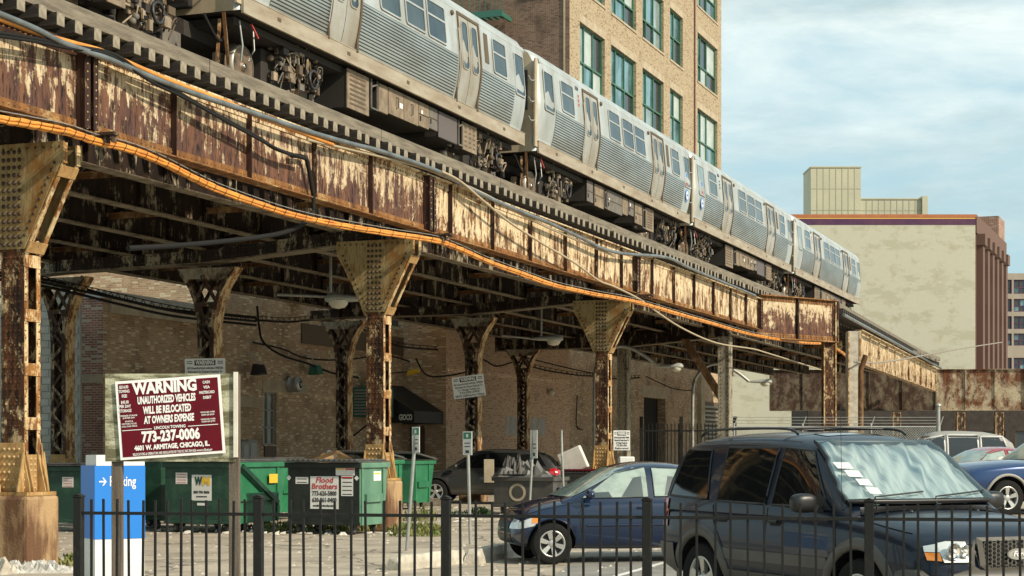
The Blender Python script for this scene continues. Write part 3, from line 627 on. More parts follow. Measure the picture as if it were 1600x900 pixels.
def plain_column(loc, rz, label, m='pale_column', w=.42, h=5.65, cat='column', name='plain_column', grp=None, riv=True):
    r = thing(name, loc, rz, label, cat, grp)
    s = MB(); s.box(-w/2, w/2, -w/2, w/2, 0, h); so = s.build('shaft', m, r, bevel=.01)
    s = MB()
    for x in (-w/2, w/2-.05): s.box(x, x+.05, -w/2-.03, -w/2-.001, .3, h-.02); s.box(x, x+.05, w/2+.001, w/2+.03, .3, h-.02)
    s.build('edge_angle', 'shaft_flange' if m != 'pale_column' else m, so)
    if riv:
        s = MB()
        for k in range(int(h/.14)):
            for x in (-w/2+.09, w/2-.09): s.rivet((x, -w/2, .3+k*.14), (0, -1, 0), .024, .018, 5)
        s.build('rivets', 'rivet', so, kind='stuff')
    s = MB(); s.box(-w*.8, w*.8, -w*.8, w*.8, -.02, .5); s.build('pier', 'concrete_light', r, bevel=.03)
    return r
plain_column(W(*BV[3][1]), -AL, 'pale square column right of the third rusty column, beside a curved lamp arm')
plain_column(W(*BV[3][0]), -AL, 'pale square column standing left of the cream painted wall and metal louvre')
plain_column((q1.x-.25, q1.y+.1, 0), 0, 'heavily rusted outer column above the suv roof', 'shaft_rust', .5, 7.35)
plain_column((PX(1333, 69), 69, 0), 0, 'smooth pale grey concrete column right of the outer rusty column', 'concrete_light', .5, 6.3, riv=False)
for k, px in enumerate((1400, 1500, 1560)):
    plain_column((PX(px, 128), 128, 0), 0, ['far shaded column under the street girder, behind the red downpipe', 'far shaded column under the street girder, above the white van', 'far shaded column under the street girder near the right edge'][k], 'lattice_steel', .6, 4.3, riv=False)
# knee brace at the pale columns
s = MB(); u, v = BV[3][0]
s.prism([(-.2, 3.3), (-.2, 3.8), (-1.35, 5.6), (-1.65, 5.6)], -.06, .06); tag(s.build('knee_brace', 'brace_rust', loc=W(u, v)), 'rust brown diagonal knee brace left of the pale square column', 'brace').rotation_euler = (0, 0, -AL)
s = MB(); s.prism([(0, 0), (.04, 0), (.04, 4.6), (0, 4.6)], -.05, .05); s.tube([(0.1, 0, 0), (.1, 0, 4.7), (.3, 0, 5.3)], .11, 8)
tag(s.build('downpipe', 'brace_rust', loc=(PX(1341, 68), 68, 0)), 'rust red vertical pipe fixed beside the pale concrete column', 'pipe')
# ================================================================ CABLES
def cable_px(name, label, pts, u, r, m, du=None, n=6, wob=0, res=5, cat='cable', group=None):
    q = [(u, pv(x, u), pz(x, y, u)) for x, y in pts]
    q = smooth_path(q, res)
    s = MB(); s.tube(q, r, n); o = s.build(name, m, loc=W(0, 0)); 
    base = Vector(q[0]); me = o.data
    for vv in me.vertices: vv.co -= base
    o.location = W(base.x, base.y, base.z); o.rotation_euler = (0, 0, -AL)
    return tag(o, label, cat, group)
cable_px('conduit_pipe', 'long grey conduit pipe running above the peeling girder below the tie ends', [(-60, -2), (0, 22), (55, 45), (100, 68), (170, 92), (230, 118), (300, 145), (400, 178), (480, 205), (550, 225), (600, 238), (690, 270), (740, 298), (800, 325), (850, 345), (900, 368), (960, 394), (1040, 402), (1080, 420), (1140, 445), (1180, 462)], UG+.26, .045, 'conduit', cat='pipe', n=8)
OB = [(-60, 176), (0, 186), (50, 195), (105, 206), (150, 221), (200, 233), (250, 252), (300, 277), (340, 296), (400, 318), (450, 334), (500, 346), (560, 357), (620, 367), (680, 376), (715, 388), (760, 408), (820, 430), (870, 447), (930, 460), (990, 471), (1050, 488), (1110, 505), (1180, 524), (1250, 535), (1300, 541), (1340, 572)]
ob = smooth_path([(UG+.32, pv(x, UG+.32), pz(x, y, UG+.32)) for x, y in OB], 6)
bb = Vector(ob[0]); ro = thing('orange_cable_bundle', W(bb.x, bb.y, bb.z), -AL, 'bundle of orange cables lashed along the bottom of the viaduct girder', 'cable bundle')
for k in range(5):
    s = MB(); pts = []
    for i, p in enumerate(ob):
        a = 2*PI*k/5+i*.05; pts.append(p-bb+Vector((.03*math.cos(a)+random.uniform(-.004, .004), 0, .036*math.sin(a)+random.uniform(-.006, .006))))
    s.tube(pts, .023, 6); s.build('cable', 'cable_orange', ro)
s = MB(); s.tube([p-bb+Vector((0, 0, .10)) for p in ob], .008, 4); s.build('messenger_wire', 'galv', ro)
s = MB()
for i in range(0, len(ob)-1, 1):
    d = ob[i+1]-ob[i]; L_ = d.length; n = max(1 if i % 2 else 0, int(L_/.5))
    for j in range(n):
        p = ob[i]+d*j/n-bb
        s.tube([p+Vector((.064*math.cos(t), .03*math.sin(t), .082*math.sin(t)+.018)) for t in [2*PI*q/8 for q in range(9)]], .005, 3, cap=False)
s.build('lashing', 'cable_black', ro, kind='stuff')
cable_px('cable_run', 'orange cable just below the conduit pipe along the girder top at left', [(-60, 12), (0, 30), (60, 52), (110, 66), (160, 80), (210, 102), (270, 128), (350, 158), (420, 188), (520, 226)], UG+.22, .035, 'cable_orange')
cable_px('cable_run', 'thick black cables sagging across the upper girder at left', [(-60, 46), (0, 52), (60, 62), (110, 72), (160, 80), (190, 92), (225, 118), (270, 140), (330, 175), (400, 213), (430, 232), (465, 244), (478, 248)], UG+.24, .032, 'cable_black')
cable_px('cable_run', 'second black cable just below the first across the upper girder at left', [(-60, 50), (0, 57), (60, 66), (110, 76), (165, 84), (200, 104), (240, 130), (290, 154), (350, 188), (420, 226), (455, 243)], UG+.28, .022, 'cable_black')
cable_px('hanging_cable', 'black cable hanging in a loop over the girder and back under the deck', [(455, 243), (476, 246), (482, 262), (487, 290), (490, 312), (487, 335), (470, 352), (440, 364), (400, 371), (340, 378), (270, 384), (200, 388)], UG+.12, .04, 'cable_black', n=8)
cable_px('cable_run', 'tan cable slanting down across the bright peeling girder in the middle', [(690, 268), (720, 284), (760, 318), (800, 350), (850, 382), (900, 412), (935, 438), (960, 448), (1000, 468), (1030, 490), (1070, 515), (1120, 536), (1175, 545), (1200, 552), (1290, 580)], UG+.30, .026, 'cable_tan')
cable_px('cable_run', 'brown cable below the conduit pipe along the middle girder top', [(480, 218), (540, 232), (600, 246), (660, 262), (700, 278), (760, 305), (820, 338), (880, 366), (960, 400)], UG+.2, .028, 'cable_tan')
q = [P(1335, 566, 68), P(1380, 566, 72), P(1440, 556, 80), P(1500, 545, 90), P(1565, 535, 100)]
s = MB(); s.tube([p-q[0] for p in smooth_path(q, 4)], .035, 6); tag(s.build('overhead_cable', 'cable_grey', loc=q[0]), 'pale cable rising from the concrete column towards the right building', 'cable')
# ================================================================ TRAIN
ZS = 8.75
def prof(h):                                       # outward offset of the car side at height h above the sill
    if h < .24: return -.09
    if h < 1.2: return -.15*(1-(h-.24)/.96)**2
    if h < 2.15: return -.09*(h-1.2)/.95
    return -.085-.5*(h-2.15)
def rail_car(v0, v1, label, seed, logo=None, detail=True):
    Ln = v1-v0; rnd = random.Random(seed)
    r = thing('rail_car', W(UT, v0, ZS), -AL, label, 'rail car', 'rail cars of the train')
    M = lambda y, h, off=0.0: (prof(h)+off, y, h)
    hs = [0, .235, .24, .34, .44, .54, .64, .74, .84, .94, 1.04, 1.14, 1.2, 1.7, 2.15]
    sec = [(prof(h), h) for h in hs]+[(-.13, 2.24), (-.21, 2.36), (-.36, 2.45), (-.8, 2.56), (-1.42, 2.60)]
    full = sec+[(-2.84-x, h) for x, h in sec[::-1][1:]]
    # end rounding: narrowing stations
    st = [(0.0, .16), (.05, .07), (.16, .015), (.32, 0), (Ln-.32, 0), (Ln-.16, .015), (Ln-.05, .07), (Ln, .16)]
    s = MB().m('stainless'); vs = []; n = len(full)
    for y, inset in st:
        for x, h in full: vs.append((-1.42+(x+1.42)*(1-inset/1.42), y, h))
    fs = []; 
    for i in range(len(st)-1):
        for k in range(n-1): fs.append((i*n+k, i*n+k+1, (i+1)*n+k+1, (i+1)*n+k))
    s.add(vs, fs, True)
    s.m('underfloor_dark').add([(-.12, 0, 0), (-2.7, 0, 0), (-2.7, Ln, 0), (-.12, Ln, 0)], [(0, 1, 2, 3)])
    s.m('end_beige').add([vs[i] for i in range(n)], [list(range(n))]).add([vs[-n+i] for i in range(n)], [list(range(n))])
    s.build('body', None, r)
    s = MB(); s.box(-.125, -.078, .05, Ln-.05, -.04, .235); s.box(-.12, -.07, .03, Ln-.03, .236, .252)
    so = s.build('side_sill', 'sill_metal', r)
    s = MB()
    for k in range(5): y = Ln*(.09+.2*k); s.box(-.079, -.07, y, y+.12, .09, .15)
    s.build('jack_pad', 'jamb_dark', so)
    s = MB(); s.prism([(.004, 2.12), (.02, 2.14), (-.02, 2.24), (-.07, 2.22)], .1, Ln-.1); s.build('gutter', 'stainless', r, loc=(-.10, 0, 0))
    D = [(.235, .318), (.685, .768)]                 # doors
    segs = [(.075, .232), (.325, .675), (.775, .93)]
    for f0, f1 in segs:
        y0, y1 = Ln*f0, Ln*f1; s = MB(); nr = 15; hh = .27; dh = (1.16-.27)/nr
        for k in range(nr):
            h = hh+k*dh; pr = [(.002, h), (.020, h+.004), (.022, h+dh*.62), (.002, h+dh*.66)]
            s.m('flute_metal'); vs = []
            for y in (y0, y1):
                for o, z in pr: vs.append(M(y, z, o))
            s.add(vs, [(0, 1, 5, 4), (1, 2, 6, 5), (2, 3, 7, 6), (0, 3, 2, 1), (4, 5, 6, 7)])
            s.m('flute_groove'); s.add([M(y0, h+dh*.66, .003), M(y1, h+dh*.66, .003), M(y1, h+dh, .003), M(y0, h+dh, .003)], [(0, 1, 2, 3)])
        s.build('fluted_panel', None, r)
    def strip(mb, y0, y1, h0, h1, off, th, nseg=8):
        vs = []
        for k in range(nseg+1):
            h = h0+(h1-h0)*k/nseg; vs += [M(y0, h, off), M(y1, h, off), M(y1, h, off+th), M(y0, h, off+th)]
        fs = []
        for k in range(nseg):
            a = k*4; fs += [(a+1, a+5, a+6, a+2), (a+3, a+7, a+4, a), (a+2, a+6, a+7, a+3)]
        fs += [(0, 1, 2, 3), (nseg*4, nseg*4+3, nseg*4+2, nseg*4+1)]; mb.add(vs, fs)
    for f0, f1 in D:
        y0, y1 = Ln*f0, Ln*f1; w = (y1-y0)
        s = MB(); strip(s, y0-.05, y0, .22, 2.06, -.01, .04); strip(s, y1, y1+.07, .22, 2.06, -.01, .045); strip(s, y0-.05, y1+.07, 2.06, 2.12, -.01, .04, 2)
        s.build('door_frame', 'jamb_dark', r)
        for k in range(2):
            a, b = y0+.005+k*w/2, y0-.005+(k+1)*w/2; lw = b-a
            s = MB(); strip(s, a, b, .25, 2.05, 0, .015, 12); do = s.build('door', 'door_metal', r)
            s = MB(); cyy, ch = (a+b)/2, 1.46; pts = rounded(lw*.56, .98, .09)
            s.add([M(cyy+p, ch+q, .026) for p, q in pts], [list(range(len(pts)))]); s.build('pane', 'train_glass', do)
            s = MB(); o2 = rounded(lw*.56+.05, 1.03, .11); m = len(pts)
            s.add([M(cyy+p, ch+q, .032) for p, q in o2]+[M(cyy+p, ch+q, .034) for p, q in pts]+[M(cyy+p, ch+q, .01) for p, q in o2], [(i, (i+1) % m, (i+1) % m+m, i+m) for i in range(m)]+[(i, (i+1) % m, (i+1) % m+2*m, i+2*m) for i in range(m)])
            s.build('window_frame', 'door_metal', do)
        s = MB(); strip(s, y0+w/2-.006, y0+w/2+.006, .25, 2.05, .012, .006); s.build('door_seal', 'rubber', r)
        s = MB(); s.tube([M(y0-.10, h, .05) for h in (.5, .9, 1.3, 1.75)], .012, 5); s.build('grab_rail', 'door_metal', r)
    def window(f0, f1, h0, h1, split=True, m='train_glass', rad=.07):
        y0, y1 = Ln*f0, Ln*f1; cy, ch = (y0+y1)/2, (h0+h1)/2
        wo = rounded(y1-y0, h1-h0, rad); wi = rounded(y1-y0-.07, h1-h0-.07, rad-.02); n_ = len(wo)
        s = MB(); s.add([M(cy+p, ch+q, .001) for p, q in wo]+[M(cy+p, ch+q, .020) for p, q in wo]+[M(cy+p, ch+q, .022) for p, q in wi]+[M(cy+p, ch+q, .004) for p, q in wi],
                        [(i+a*n_, (i+1) % n_+a*n_, (i+1) % n_+(a+1)*n_, i+(a+1)*n_) for a in range(3) for i in range(n_)])
        if split: strip(s, y0+.03, y1-.03, h1-.34, h1-.30, .004, .016, 1)
        fo = s.build('window', 'stainless', r)
        s = MB(); s.add([M(cy+p, ch+q, .008) for p, q in wi], [list(range(n_))]); s.build('pane', m, fo)
        wg = rounded(y1-y0+.035, h1-h0+.035, rad+.015); s = MB(); s.add([M(cy+p, ch+q, .003) for p, q in wg]+[M(cy+p, ch+q, .003) for p, q in wo], [(i, (i+1) % n_, (i+1) % n_+n_, i+n_) for i in range(n_)]); s.build('gasket', 'jamb_dark', fo)
    window(.018, .068, 1.02, 2.0, False, 'win_pale' if seed % 2 else 'train_glass'); window(.108, .178, 1.22, 2.02)
    for a in (.385, .475, .557): window(a, a+.072, 1.22, 2.02)
    window(.832, .895, 1.22, 2.02); window(.935, .982, 1.02, 2.0, False)
    s = MB()
    strip(s, Ln*.795, Ln*.812, 1.35, 2.0, .002, .01, 1); s.build('vent_grille', 'jamb_dark', r)
    s = MB()
    for k in range(3): s.cb(prof(1.85-k*.11)+.004, Ln*.208, 1.85-k*.11, .012, .07, .07)
    s.build('door_light', 'decal_red' if seed % 3 else 'decal_black', r)
    s = MB()
    for f0 in (.212, .665): s.lathe([(.05, 0), (.06, .02), (.045, .05), (0, .055)], (prof(2.0), Ln*(f0+.13) if f0 < .5 else Ln*.66, 2.02), 'x', 10)
    s.build('marker_lamp', 'jamb_dark', r)
    if logo:
        o = logo; y = Ln*(.955 if o > 0 else .045); h = .78
        s = MB().m('decal_blue'); s.lathe([(.19, .012), (.19, .016), (0, .017)], (prof(h)+.012, y, h), 'x', 20, False)
        s.m('white_plastic'); s.lathe([(.13, .02), (0, .0205)], (prof(h)+.012, y, h), 'x', 16, False)
        s.m('decal_blue'); s.cb(prof(h)+.036, y, h, .003, .16, .07); s.build('logo', None, r)
        s = MB().m('decal_red'); s.cb(prof(1.0)+.005, y+.02, 1.12, .01, .2, .1); s.m('decal_blue').cb(prof(1.4)+.004, y, 1.4, .008, .2, .10); s.build('decal', None, r)
    num = text(str(3230+seed*2), .13, 'decal_black', r, M(Ln*.20, 2.03, .012), (PI/2, 0, PI/2), .003, 'car_number')
    # end door, grab bars on the near end
    s = MB().m('end_beige'); s.box(-.16, -.12, -.10, .06, .1, 2.2); s.box(-2.7, -2.66, -.10, .06, .1, 2.2)
    s.m('rubber').box(-1.85, -1.0, -.14, -.001, .1, 2.15); s.m('win_dark').box(-.85, -.35, -.02, -.003, 1.0, 1.95)
    s.m('trim_black').box(-2.55, -2.05, -.02, -.003, 1.0, 1.95)
    s.build('car_end', None, r)
    for h in (.7, 1.15, 1.65):
        s = MB(); s.tube(smooth_path([(-.14, -.01, h+.06), (-.14, -.16, h), (-.14, -.38, h-.03), (-.14, -.5, h+.04)], 3), .018, 5); s.build('grab_bar', 'galv', r)
    # underfloor: frame, equipment
    s = MB().m('underfloor_dark'); s.box(-2.5, -.35, .2, Ln-.2, -.16, -.045); s.box(-1.7, -1.1, -.9, Ln+.9, -.35, -.1); s.build('underframe', None, r)
    lay = [(.315, .385, 'louvre', .80), (.392, .415, 'bracket', .62), (.42, .45, 'box_tan', .62), (.452, .56, 'handles', .58), (.562, .60, 'plate', .56), (.602, .635, 'box_grey', .52), (.64, .715, 'mesh_purple', .62), (.72, .738, 'bracket', .6), (.74, .80, 'slots', .66)]
    if seed % 2 == 0: lay = [(.30, .335, 'box_grey', .62), (.345, .40, 'plate', .66), (.405, .42, 'bracket', .6), (.425, .52, 'box_grey', .62), (.525, .56, 'box_tan', .56), (.565, .60, 'box_grey', .5), (.61, .66, 'plate', .66), (.665, .685, 'bracket', .7), (.69, .745, 'louvre', .72)]
    for a, b, k, d in lay:
        y0, y1 = Ln*a, Ln*b; x1 = -.24; z0 = -.06-d+.06; z1 = -.07; m = {'louvre': 'box_tan', 'handles': 'box_tan', 'plate': 'box_tan', 'slots': 'box_tan', 'bracket': 'box_grey'}.get(k, k)
        s = MB()
        if k == 'bracket':
            s.m('box_grey')
            for y in (y0, y1-.03): s.bar((x1, y, z1), (x1, y, z0), .03, .03)
            s.bar((x1, y0, z0), (x1, y1, z0), .03, .03); s.bar((x1, y0, z1-.15), (x1, y1, z1-.05), .03, .03); s.m('underfloor_dark').box(-1.0, -.5, y0, y1, z0, z1)
            s.build('equipment_frame', None, r); continue
        s.m(m).box(x1-.03, x1, y0, y1, z0, z1); s.m('underfloor_dark').box(-1.25, x1-.031, y0+.01, y1-.01, z0+.01, z1)
        if k == 'louvre':
            for q in range(7): s.m('jamb_dark').box(x1+.001, x1+.006, y0+.1, y1-.16, z0+.08+q*(z1-z0-.12)/7, z0+.12+q*(z1-z0-.12)/7)
        if k == 'slots':
            for q in range(5):
                for p in range(3): s.m('jamb_dark').box(x1+.001, x1+.006, y0+.08+p*(y1-y0)/3.3, y0+.08+p*(y1-y0)/3.3+.12, z0+.08+q*.1, z0+.11+q*.1)
        if k == 'handles':
            for f in (.25, .75): y = y0+(y1-y0)*f; s.m('rubber').tube([(x1, y, z0+.15), (x1+.04, y, z0+.16), (x1+.04, y, z0+.36), (x1, y, z0+.37)], .012, 5)
            s.m('jamb_dark').box(x1+.001, x1+.004, (y0+y1)/2-.01, (y0+y1)/2+.01, z0, z1); s.m('white_plastic').box(x1+.001, x1+.004, y0+(y1-y0)*.36, y0+(y1-y0)*.46, z0+.2, z0+.3)
        if k in ('plate', 'box_grey'):
            s.m('jamb_dark'); s.box(x1+.001, x1+.012, y0, y1, (z0+z1)/2-.01, (z0+z1)/2+.01); s.m('rubber').box(x1+.001, x1+.02, y0+.04, y0+.08, z0+.1, z0+.2)
            if rnd.random() < .6: s.m('white_plastic').box(x1+.001, x1+.004, y0+.12, y0+.2, z0+.25, z0+.33)
        s.build('equipment_box', None, r, bevel=.012, seg=1)
    # trucks
    for yc in (2.05, Ln-2.05):
        s = MB().m('train_grime'); zf = -.62
        s.prism([(yc-1.35, zf-.12), (yc-1.35, zf+.16), (yc-.5, zf+.2), (yc-.42, zf+.38), (yc+.42, zf+.38), (yc+.5, zf+.2), (yc+1.35, zf+.16), (yc+1.35, zf-.12), (yc+.6, zf-.2), (yc-.6, zf-.2)], -1.05, -.92, 'x')
        s.m('underfloor_dark').box(-2.2, -.66, yc-.35, yc+.35, -.95, -.2)
        bo = s.build('truck_frame', None, r, bevel=.02, seg=1)
        for yw in (yc-.98, yc+.98):
            s = MB().m('wheel_steel'); s.lathe([(0, .02), (.07, .03), (.08, .0), (.12, -.01), (.27, -.045), (.31, -.01), (.355, -.0), (.365, -.12), (.39, -.13), (.39, -.15), (0, -.15)], (-.66, yw, -.66), 'x', 28)
            s.m('wheel_rim').lathe([(.335, .0015), (.362, -.002), (.365, -.10)], (-.66, yw, -.66), 'x', 28); s.m('chrome').lathe([(0, .035), (.05, .034), (.05, .03)], (-.66, yw, -.66), 'x', 10)
            s.m('wheel_steel').tube([(-.8, yw, -.66), (-2.1, yw, -.66)], .07, 8)
            s.build('wheel', None, bo)
        s = MB()
        for q in range(80):
            y = yc+rnd.uniform(-.15, 1.42); z = rnd.uniform(-.80, -.12); x = rnd.uniform(-.62, -.36)
            s.m(rnd.choice(['box_tan', 'box_tan', 'train_grime', 'box_grey', 'jamb_dark', 'underfloor_dark', 'box_grey', 'cable_black'])); t = rnd.random()
            if t < .55: s.cb(x, y, z, rnd.uniform(.03, .12), rnd.uniform(.03, .20), rnd.uniform(.03, .17))
            elif t < .8: s.tube(smooth_path([(x, y, z), (x+.05, y+rnd.uniform(-.1, .1), z+.2), (x, y+rnd.uniform(-.35, .35), z+rnd.uniform(-.1, .25)), (x-.05, y+rnd.uniform(-.3, .3), z-.1)], 4), rnd.choice((.010, .014, .02)), 5)
            elif t < .92: s.lathe([(0, .05), (.035, .05), (.055, .02), (.055, -.06), (0, -.06)], (x, y, z), 'x', 10)
            else: s.m('cable_grey').bar((x, y, z), (x, y+rnd.uniform(-.1, .1), z+.4), .03, .03)
        s.m('decal_black').tube([(-.34, yc+.98+.16*math.cos(a), -.52+.16*math.sin(a)) for a in [2*PI*k/12 for k in range(13)]], .03, 6)
        s.build('truck_equipment', None, bo, kind='stuff')
    s = MB().m('brace_rust'); s.bar((-.35, -.12, -.05), (-.40, .12, -.85), .05, .04); s.bar((-.55, .1, -.1), (-.4, -.25, -.95), .05, .05); s.m('galv').tube([(-.3, .3, -.1), (-.25, .32, -.5), (-.3, .35, -.75)], .018, 5); s.tube([(-.3, .75, -.1), (-.25, .7, -.5), (-.3, .62, -.7)], .018, 5)
    s.m('cable_black').tube(smooth_path([(-.5, -.5, -.15), (-.45, -.1, -.5), (-.5, .3, -.2)], 5), .03, 6); s.m('decal_red').bar((-.22, .55, -.1), (-.2, .75, -.3), .03, .02); s.m('box_grey').box(-1.7, -1.1, -.75, -.2, -.7, -.35)
    s.build('end_gear', None, r, kind='stuff')
    return r
rail_car(pv(-260, UT), pv(335, UT), 'rail car of which only the trucks show at the top left corner', 4)
rail_car(pv(385, UT), pv(826, UT), 'nearest silver fluted rail car, cut by the top of the picture', 1)
rail_car(pv(846, UT), pv(1082, UT), 'silver rail car in front of the tan brick building, second from the left', 2, logo=1)
rail_car(pv(1089, UT), pv(1240, UT), 'silver rail car with blue round logo at its near end, third in the train', 3, logo=-1)
rail_car(pv(1246, UT), pv(1346, UT), 'last and farthest silver rail car, in front of the cream painted wall', 5)
# ================================================================ BUILDINGS
def wall_open(mb, a0, a1, z0, z1, ops, depth=.18, M=None):
    """wall face with rectangular openings and reveals; M(a, z, d) -> point, d = depth behind the face"""
    A = sorted({a0, a1, *[o[0] for o in ops], *[o[1] for o in ops]}); Z = sorted({z0, z1, *[o[2] for o in ops], *[o[3] for o in ops]})
    for i in range(len(A)-1):
        for j in range(len(Z)-1):
            ca, cz = (A[i]+A[i+1])/2, (Z[j]+Z[j+1])/2
            if any(o[0] < ca < o[1] and o[2] < cz < o[3] for o in ops): continue
            mb.add([M(A[i], Z[j], 0), M(A[i+1], Z[j], 0), M(A[i+1], Z[j+1], 0), M(A[i], Z[j+1], 0)], [(0, 1, 2, 3)])
    for a, b, c, d in ops:
        for p, q in (((a, c), (b, c)), ((b, c), (b, d)), ((b, d), (a, d)), ((a, d), (a, c))):
            mb.add([M(p[0], p[1], 0), M(q[0], q[1], 0), M(q[0], q[1], depth), M(p[0], p[1], depth)], [(0, 1, 2, 3)])
MU = lambda a, z, d: (-d, a, z)          # wall facing +x of the track frame
MF = lambda a, z, d: (a, d, z)           # wall facing the camera side
def mbox(mb, M, a0, a1, z0, z1, d0, d1):
    v = [M(a, z, d) for a in (a0, a1) for z in (z0, z1) for d in (d0, d1)]
    mb.add(v, [(0, 1, 3, 2), (4, 6, 7, 5), (0, 4, 5, 1), (2, 3, 7, 6), (0, 2, 6, 4), (1, 5, 7, 3)])
def win(root, M, a0, a1, z0, z1, frame, panes, bars_a=(), bars_z=(), dep=.15, fw=.07, sill=None, name='window'):
    """window with frame and panes between the bars"""
    A = [a0]+[a0+(a1-a0)*f for f in bars_a]+[a1]; Z = [z0]+[z0+(z1-z0)*f for f in bars_z]+[z1]
    s = MB()
    for i, a in enumerate(A):
        w = fw if 0 < i < len(A)-1 else fw*1.2
        mbox(s, M, max(a0, a-w/2) if i else a0, min(a1, a+w/2) if i < len(A)-1 else a1, z0, z1, dep-.07, dep+.02) if 0 < i < len(A)-1 else mbox(s, M, a0 if i == 0 else a1-w, a0+w if i == 0 else a1, z0, z1, dep-.08, dep+.02)
    for i, z in enumerate(Z):
        w = fw
        lo = z0 if i == 0 else (z1-w if i == len(Z)-1 else z-w/2); mbox(s, M, a0+.005, a1-.005, lo, lo+w, dep-.075, dep+.021)
    o = s.build(name, frame, root)
    for i in range(len(A)-1):
        for j in range(len(Z)-1):
            s = MB(); mbox(s, M, A[i]+.02, A[i+1]-.02, Z[j]+.02, Z[j+1]-.02, dep+.022, dep+.03); s.build('pane', random.choice(panes), o)
    if sill:
        s = MB(); mbox(s, M, a0-.08, a1+.08, z0-.12, z0-.002, -.05, dep); s.build('sill', sill, o)
    return o
UW = -30*CA
# ---- tall tan brick loft building
v0, v1 = pv(890, UW), pv(1127, UW)
tb = thing('loft_building', W(UW, v0), -AL, 'tall tan brick loft building with green framed windows above the train', 'building')
Ln = v1-v0; cols = [(906, 945), (955, 994), (1004, 1037), (1047, 1067), (1090, 1121)]
wc = [(pv(a, UW)-v0, pv(b, UW)-v0) for a, b in cols]; rows = [(10.7+4.9*k, 13.85+4.9*k) for k in range(5)]
low = [(pv(1006, UW)-v0, pv(1040, UW)-v0, .0, 4.6)]
ops = [(a, b, z0, z1) for a, b in wc for z0, z1 in rows]+low
s = MB().m('brick_tan'); wall_open(s, 0, Ln, 7.5, 37.5, [o for o in ops if o[3] > 7], .28, MU)
s.add([(0, 0, 7.5), (-20, 0, 7.5), (-20, 0, 37.5), (0, 0, 37.5)], [(0, 1, 2, 3)]) if False else None
s.add([(0, Ln, 0), (-20, Ln, 0), (-20, Ln, 37.5), (0, Ln, 37.5)], [(0, 1, 2, 3)]); s.add([(0, 0, 37.5), (0, Ln, 37.5), (-20, Ln, 37.5), (-20, 0, 37.5)], [(0, 1, 2, 3)])
s.build('wall', None, tb, fix=False)
s = MB().m('brick_brown'); wall_open(s, 0, Ln, 0, 7.498, low, .5, MU); s.build('wall', None, tb, fix=False)
s = MB(); s.add([(-.0, 0, 0), (-20, 0, 0), (-20, 0, 37.5), (0, 0, 37.5)], [(0, 1, 2, 3)]); s.build('wall', 'brick_dark_shade', tb, fix=False)
s = MB(); mbox(s, MU, low[0][0], low[0][1], 0, 4.6, .5, .55); s.build('doorway', 'dark_void', tb)
s = MB(); mbox(s, MU, pv(1003, UW)-v0, pv(1046, UW)-v0, 4.6, 5.3, -.03, .02); s.build('lintel', 'stone_band', tb)
s = MB(); mbox(s, MU, pv(1090, UW)-v0, pv(1096, UW)-v0, 0, 7, -.25, .02); s.build('pilaster', 'stone_band', tb)
fr = MB(); a0, a1 = pv(1097, UW)-v0, pv(1123, UW)-v0; mbox(fr, MU, a0, a1, 2.2, 4.7, -.02, .02); fo = fr.build('louvre_frame', 'jamb_dark', tb)
for k in range(8):
    s = MB(); mbox(s, MU, a0+.1, a1-.1, 2.35+k*.28, 2.47+k*.28, -.12, -.021); s.build('slat', 'galv', fo)
for ci, (a, b) in enumerate(wc):
    for z0, z1 in rows[1:]:
        bars = (.27, .62) if ci < 3 else ((.45,) if ci == 3 else (.25, .55))
        win(tb, MU, a, b, z0, z1, 'green_frame', ['win_teal', 'win_teal', 'win_blind', 'win_pale', 'win_dark'], bars, (.5,) if ci in (3,) else (.38,), dep=.22, fw=.09, sill='stone_band')
        s = MB(); mbox(s, MU, a-.15, b+.15, z1+.002, z1+.42, -.015, .02); s.build('lintel', 'stone_band', tb)
s = MB(); s.box(-.035, .04, -.0, .0, 0, 1) if False else s.box(-.32, -.24, -.06, -.005, 8, 37); s.build('downpipe', 'stone_band', tb)
s = MB(); s.box(.005, .06, pv(1084, UW)-v0, pv(1085.5, UW)-v0, 8, 37); s.build('downpipe', 'maroon_stone', tb)
s = MB(); s.box(-2.6, -.4, -.05, -.004, 24.6, 24.75); s.build('stone_string', 'stone_band', tb)
s = MB(); s.box(-4.2, -3.7, -.05, -.002, 21.6, 22.6); s.build('vent', 'green_frame', tb)
fe = thing('fire_escape', W(UW-4.6, v0-.1, 23.6), -AL, 'dark green steel balcony platform on the side wall of the tan brick building', 'fire escape')
s = MB(); 
for k in range(14): s.box(-3.4+k*.34, -3.2+k*.34, -1.3, 0, .06, .10)
s.build('slat', 'green_steel', fe)
s = MB(); s.box(-3.6, 1.5, -1.38, -1.3, -.12, .2); s.box(-3.6, -3.5, -1.3, 0, -.12, .1); s.box(1.4, 1.5, -1.3, 0, -.12, .1); s.box(-1, -.9, -1.3, 0, -.12, .05); s.build('frame', 'green_steel', fe)
s = MB()
for k in range(18): s.box(-3.58+k*.295, -3.55+k*.295, -1.36, -1.33, .2, 1.3)
s.box(-3.6, 1.5, -1.37, -1.32, 1.3, 1.35); s.build('railing', 'green_steel', fe)
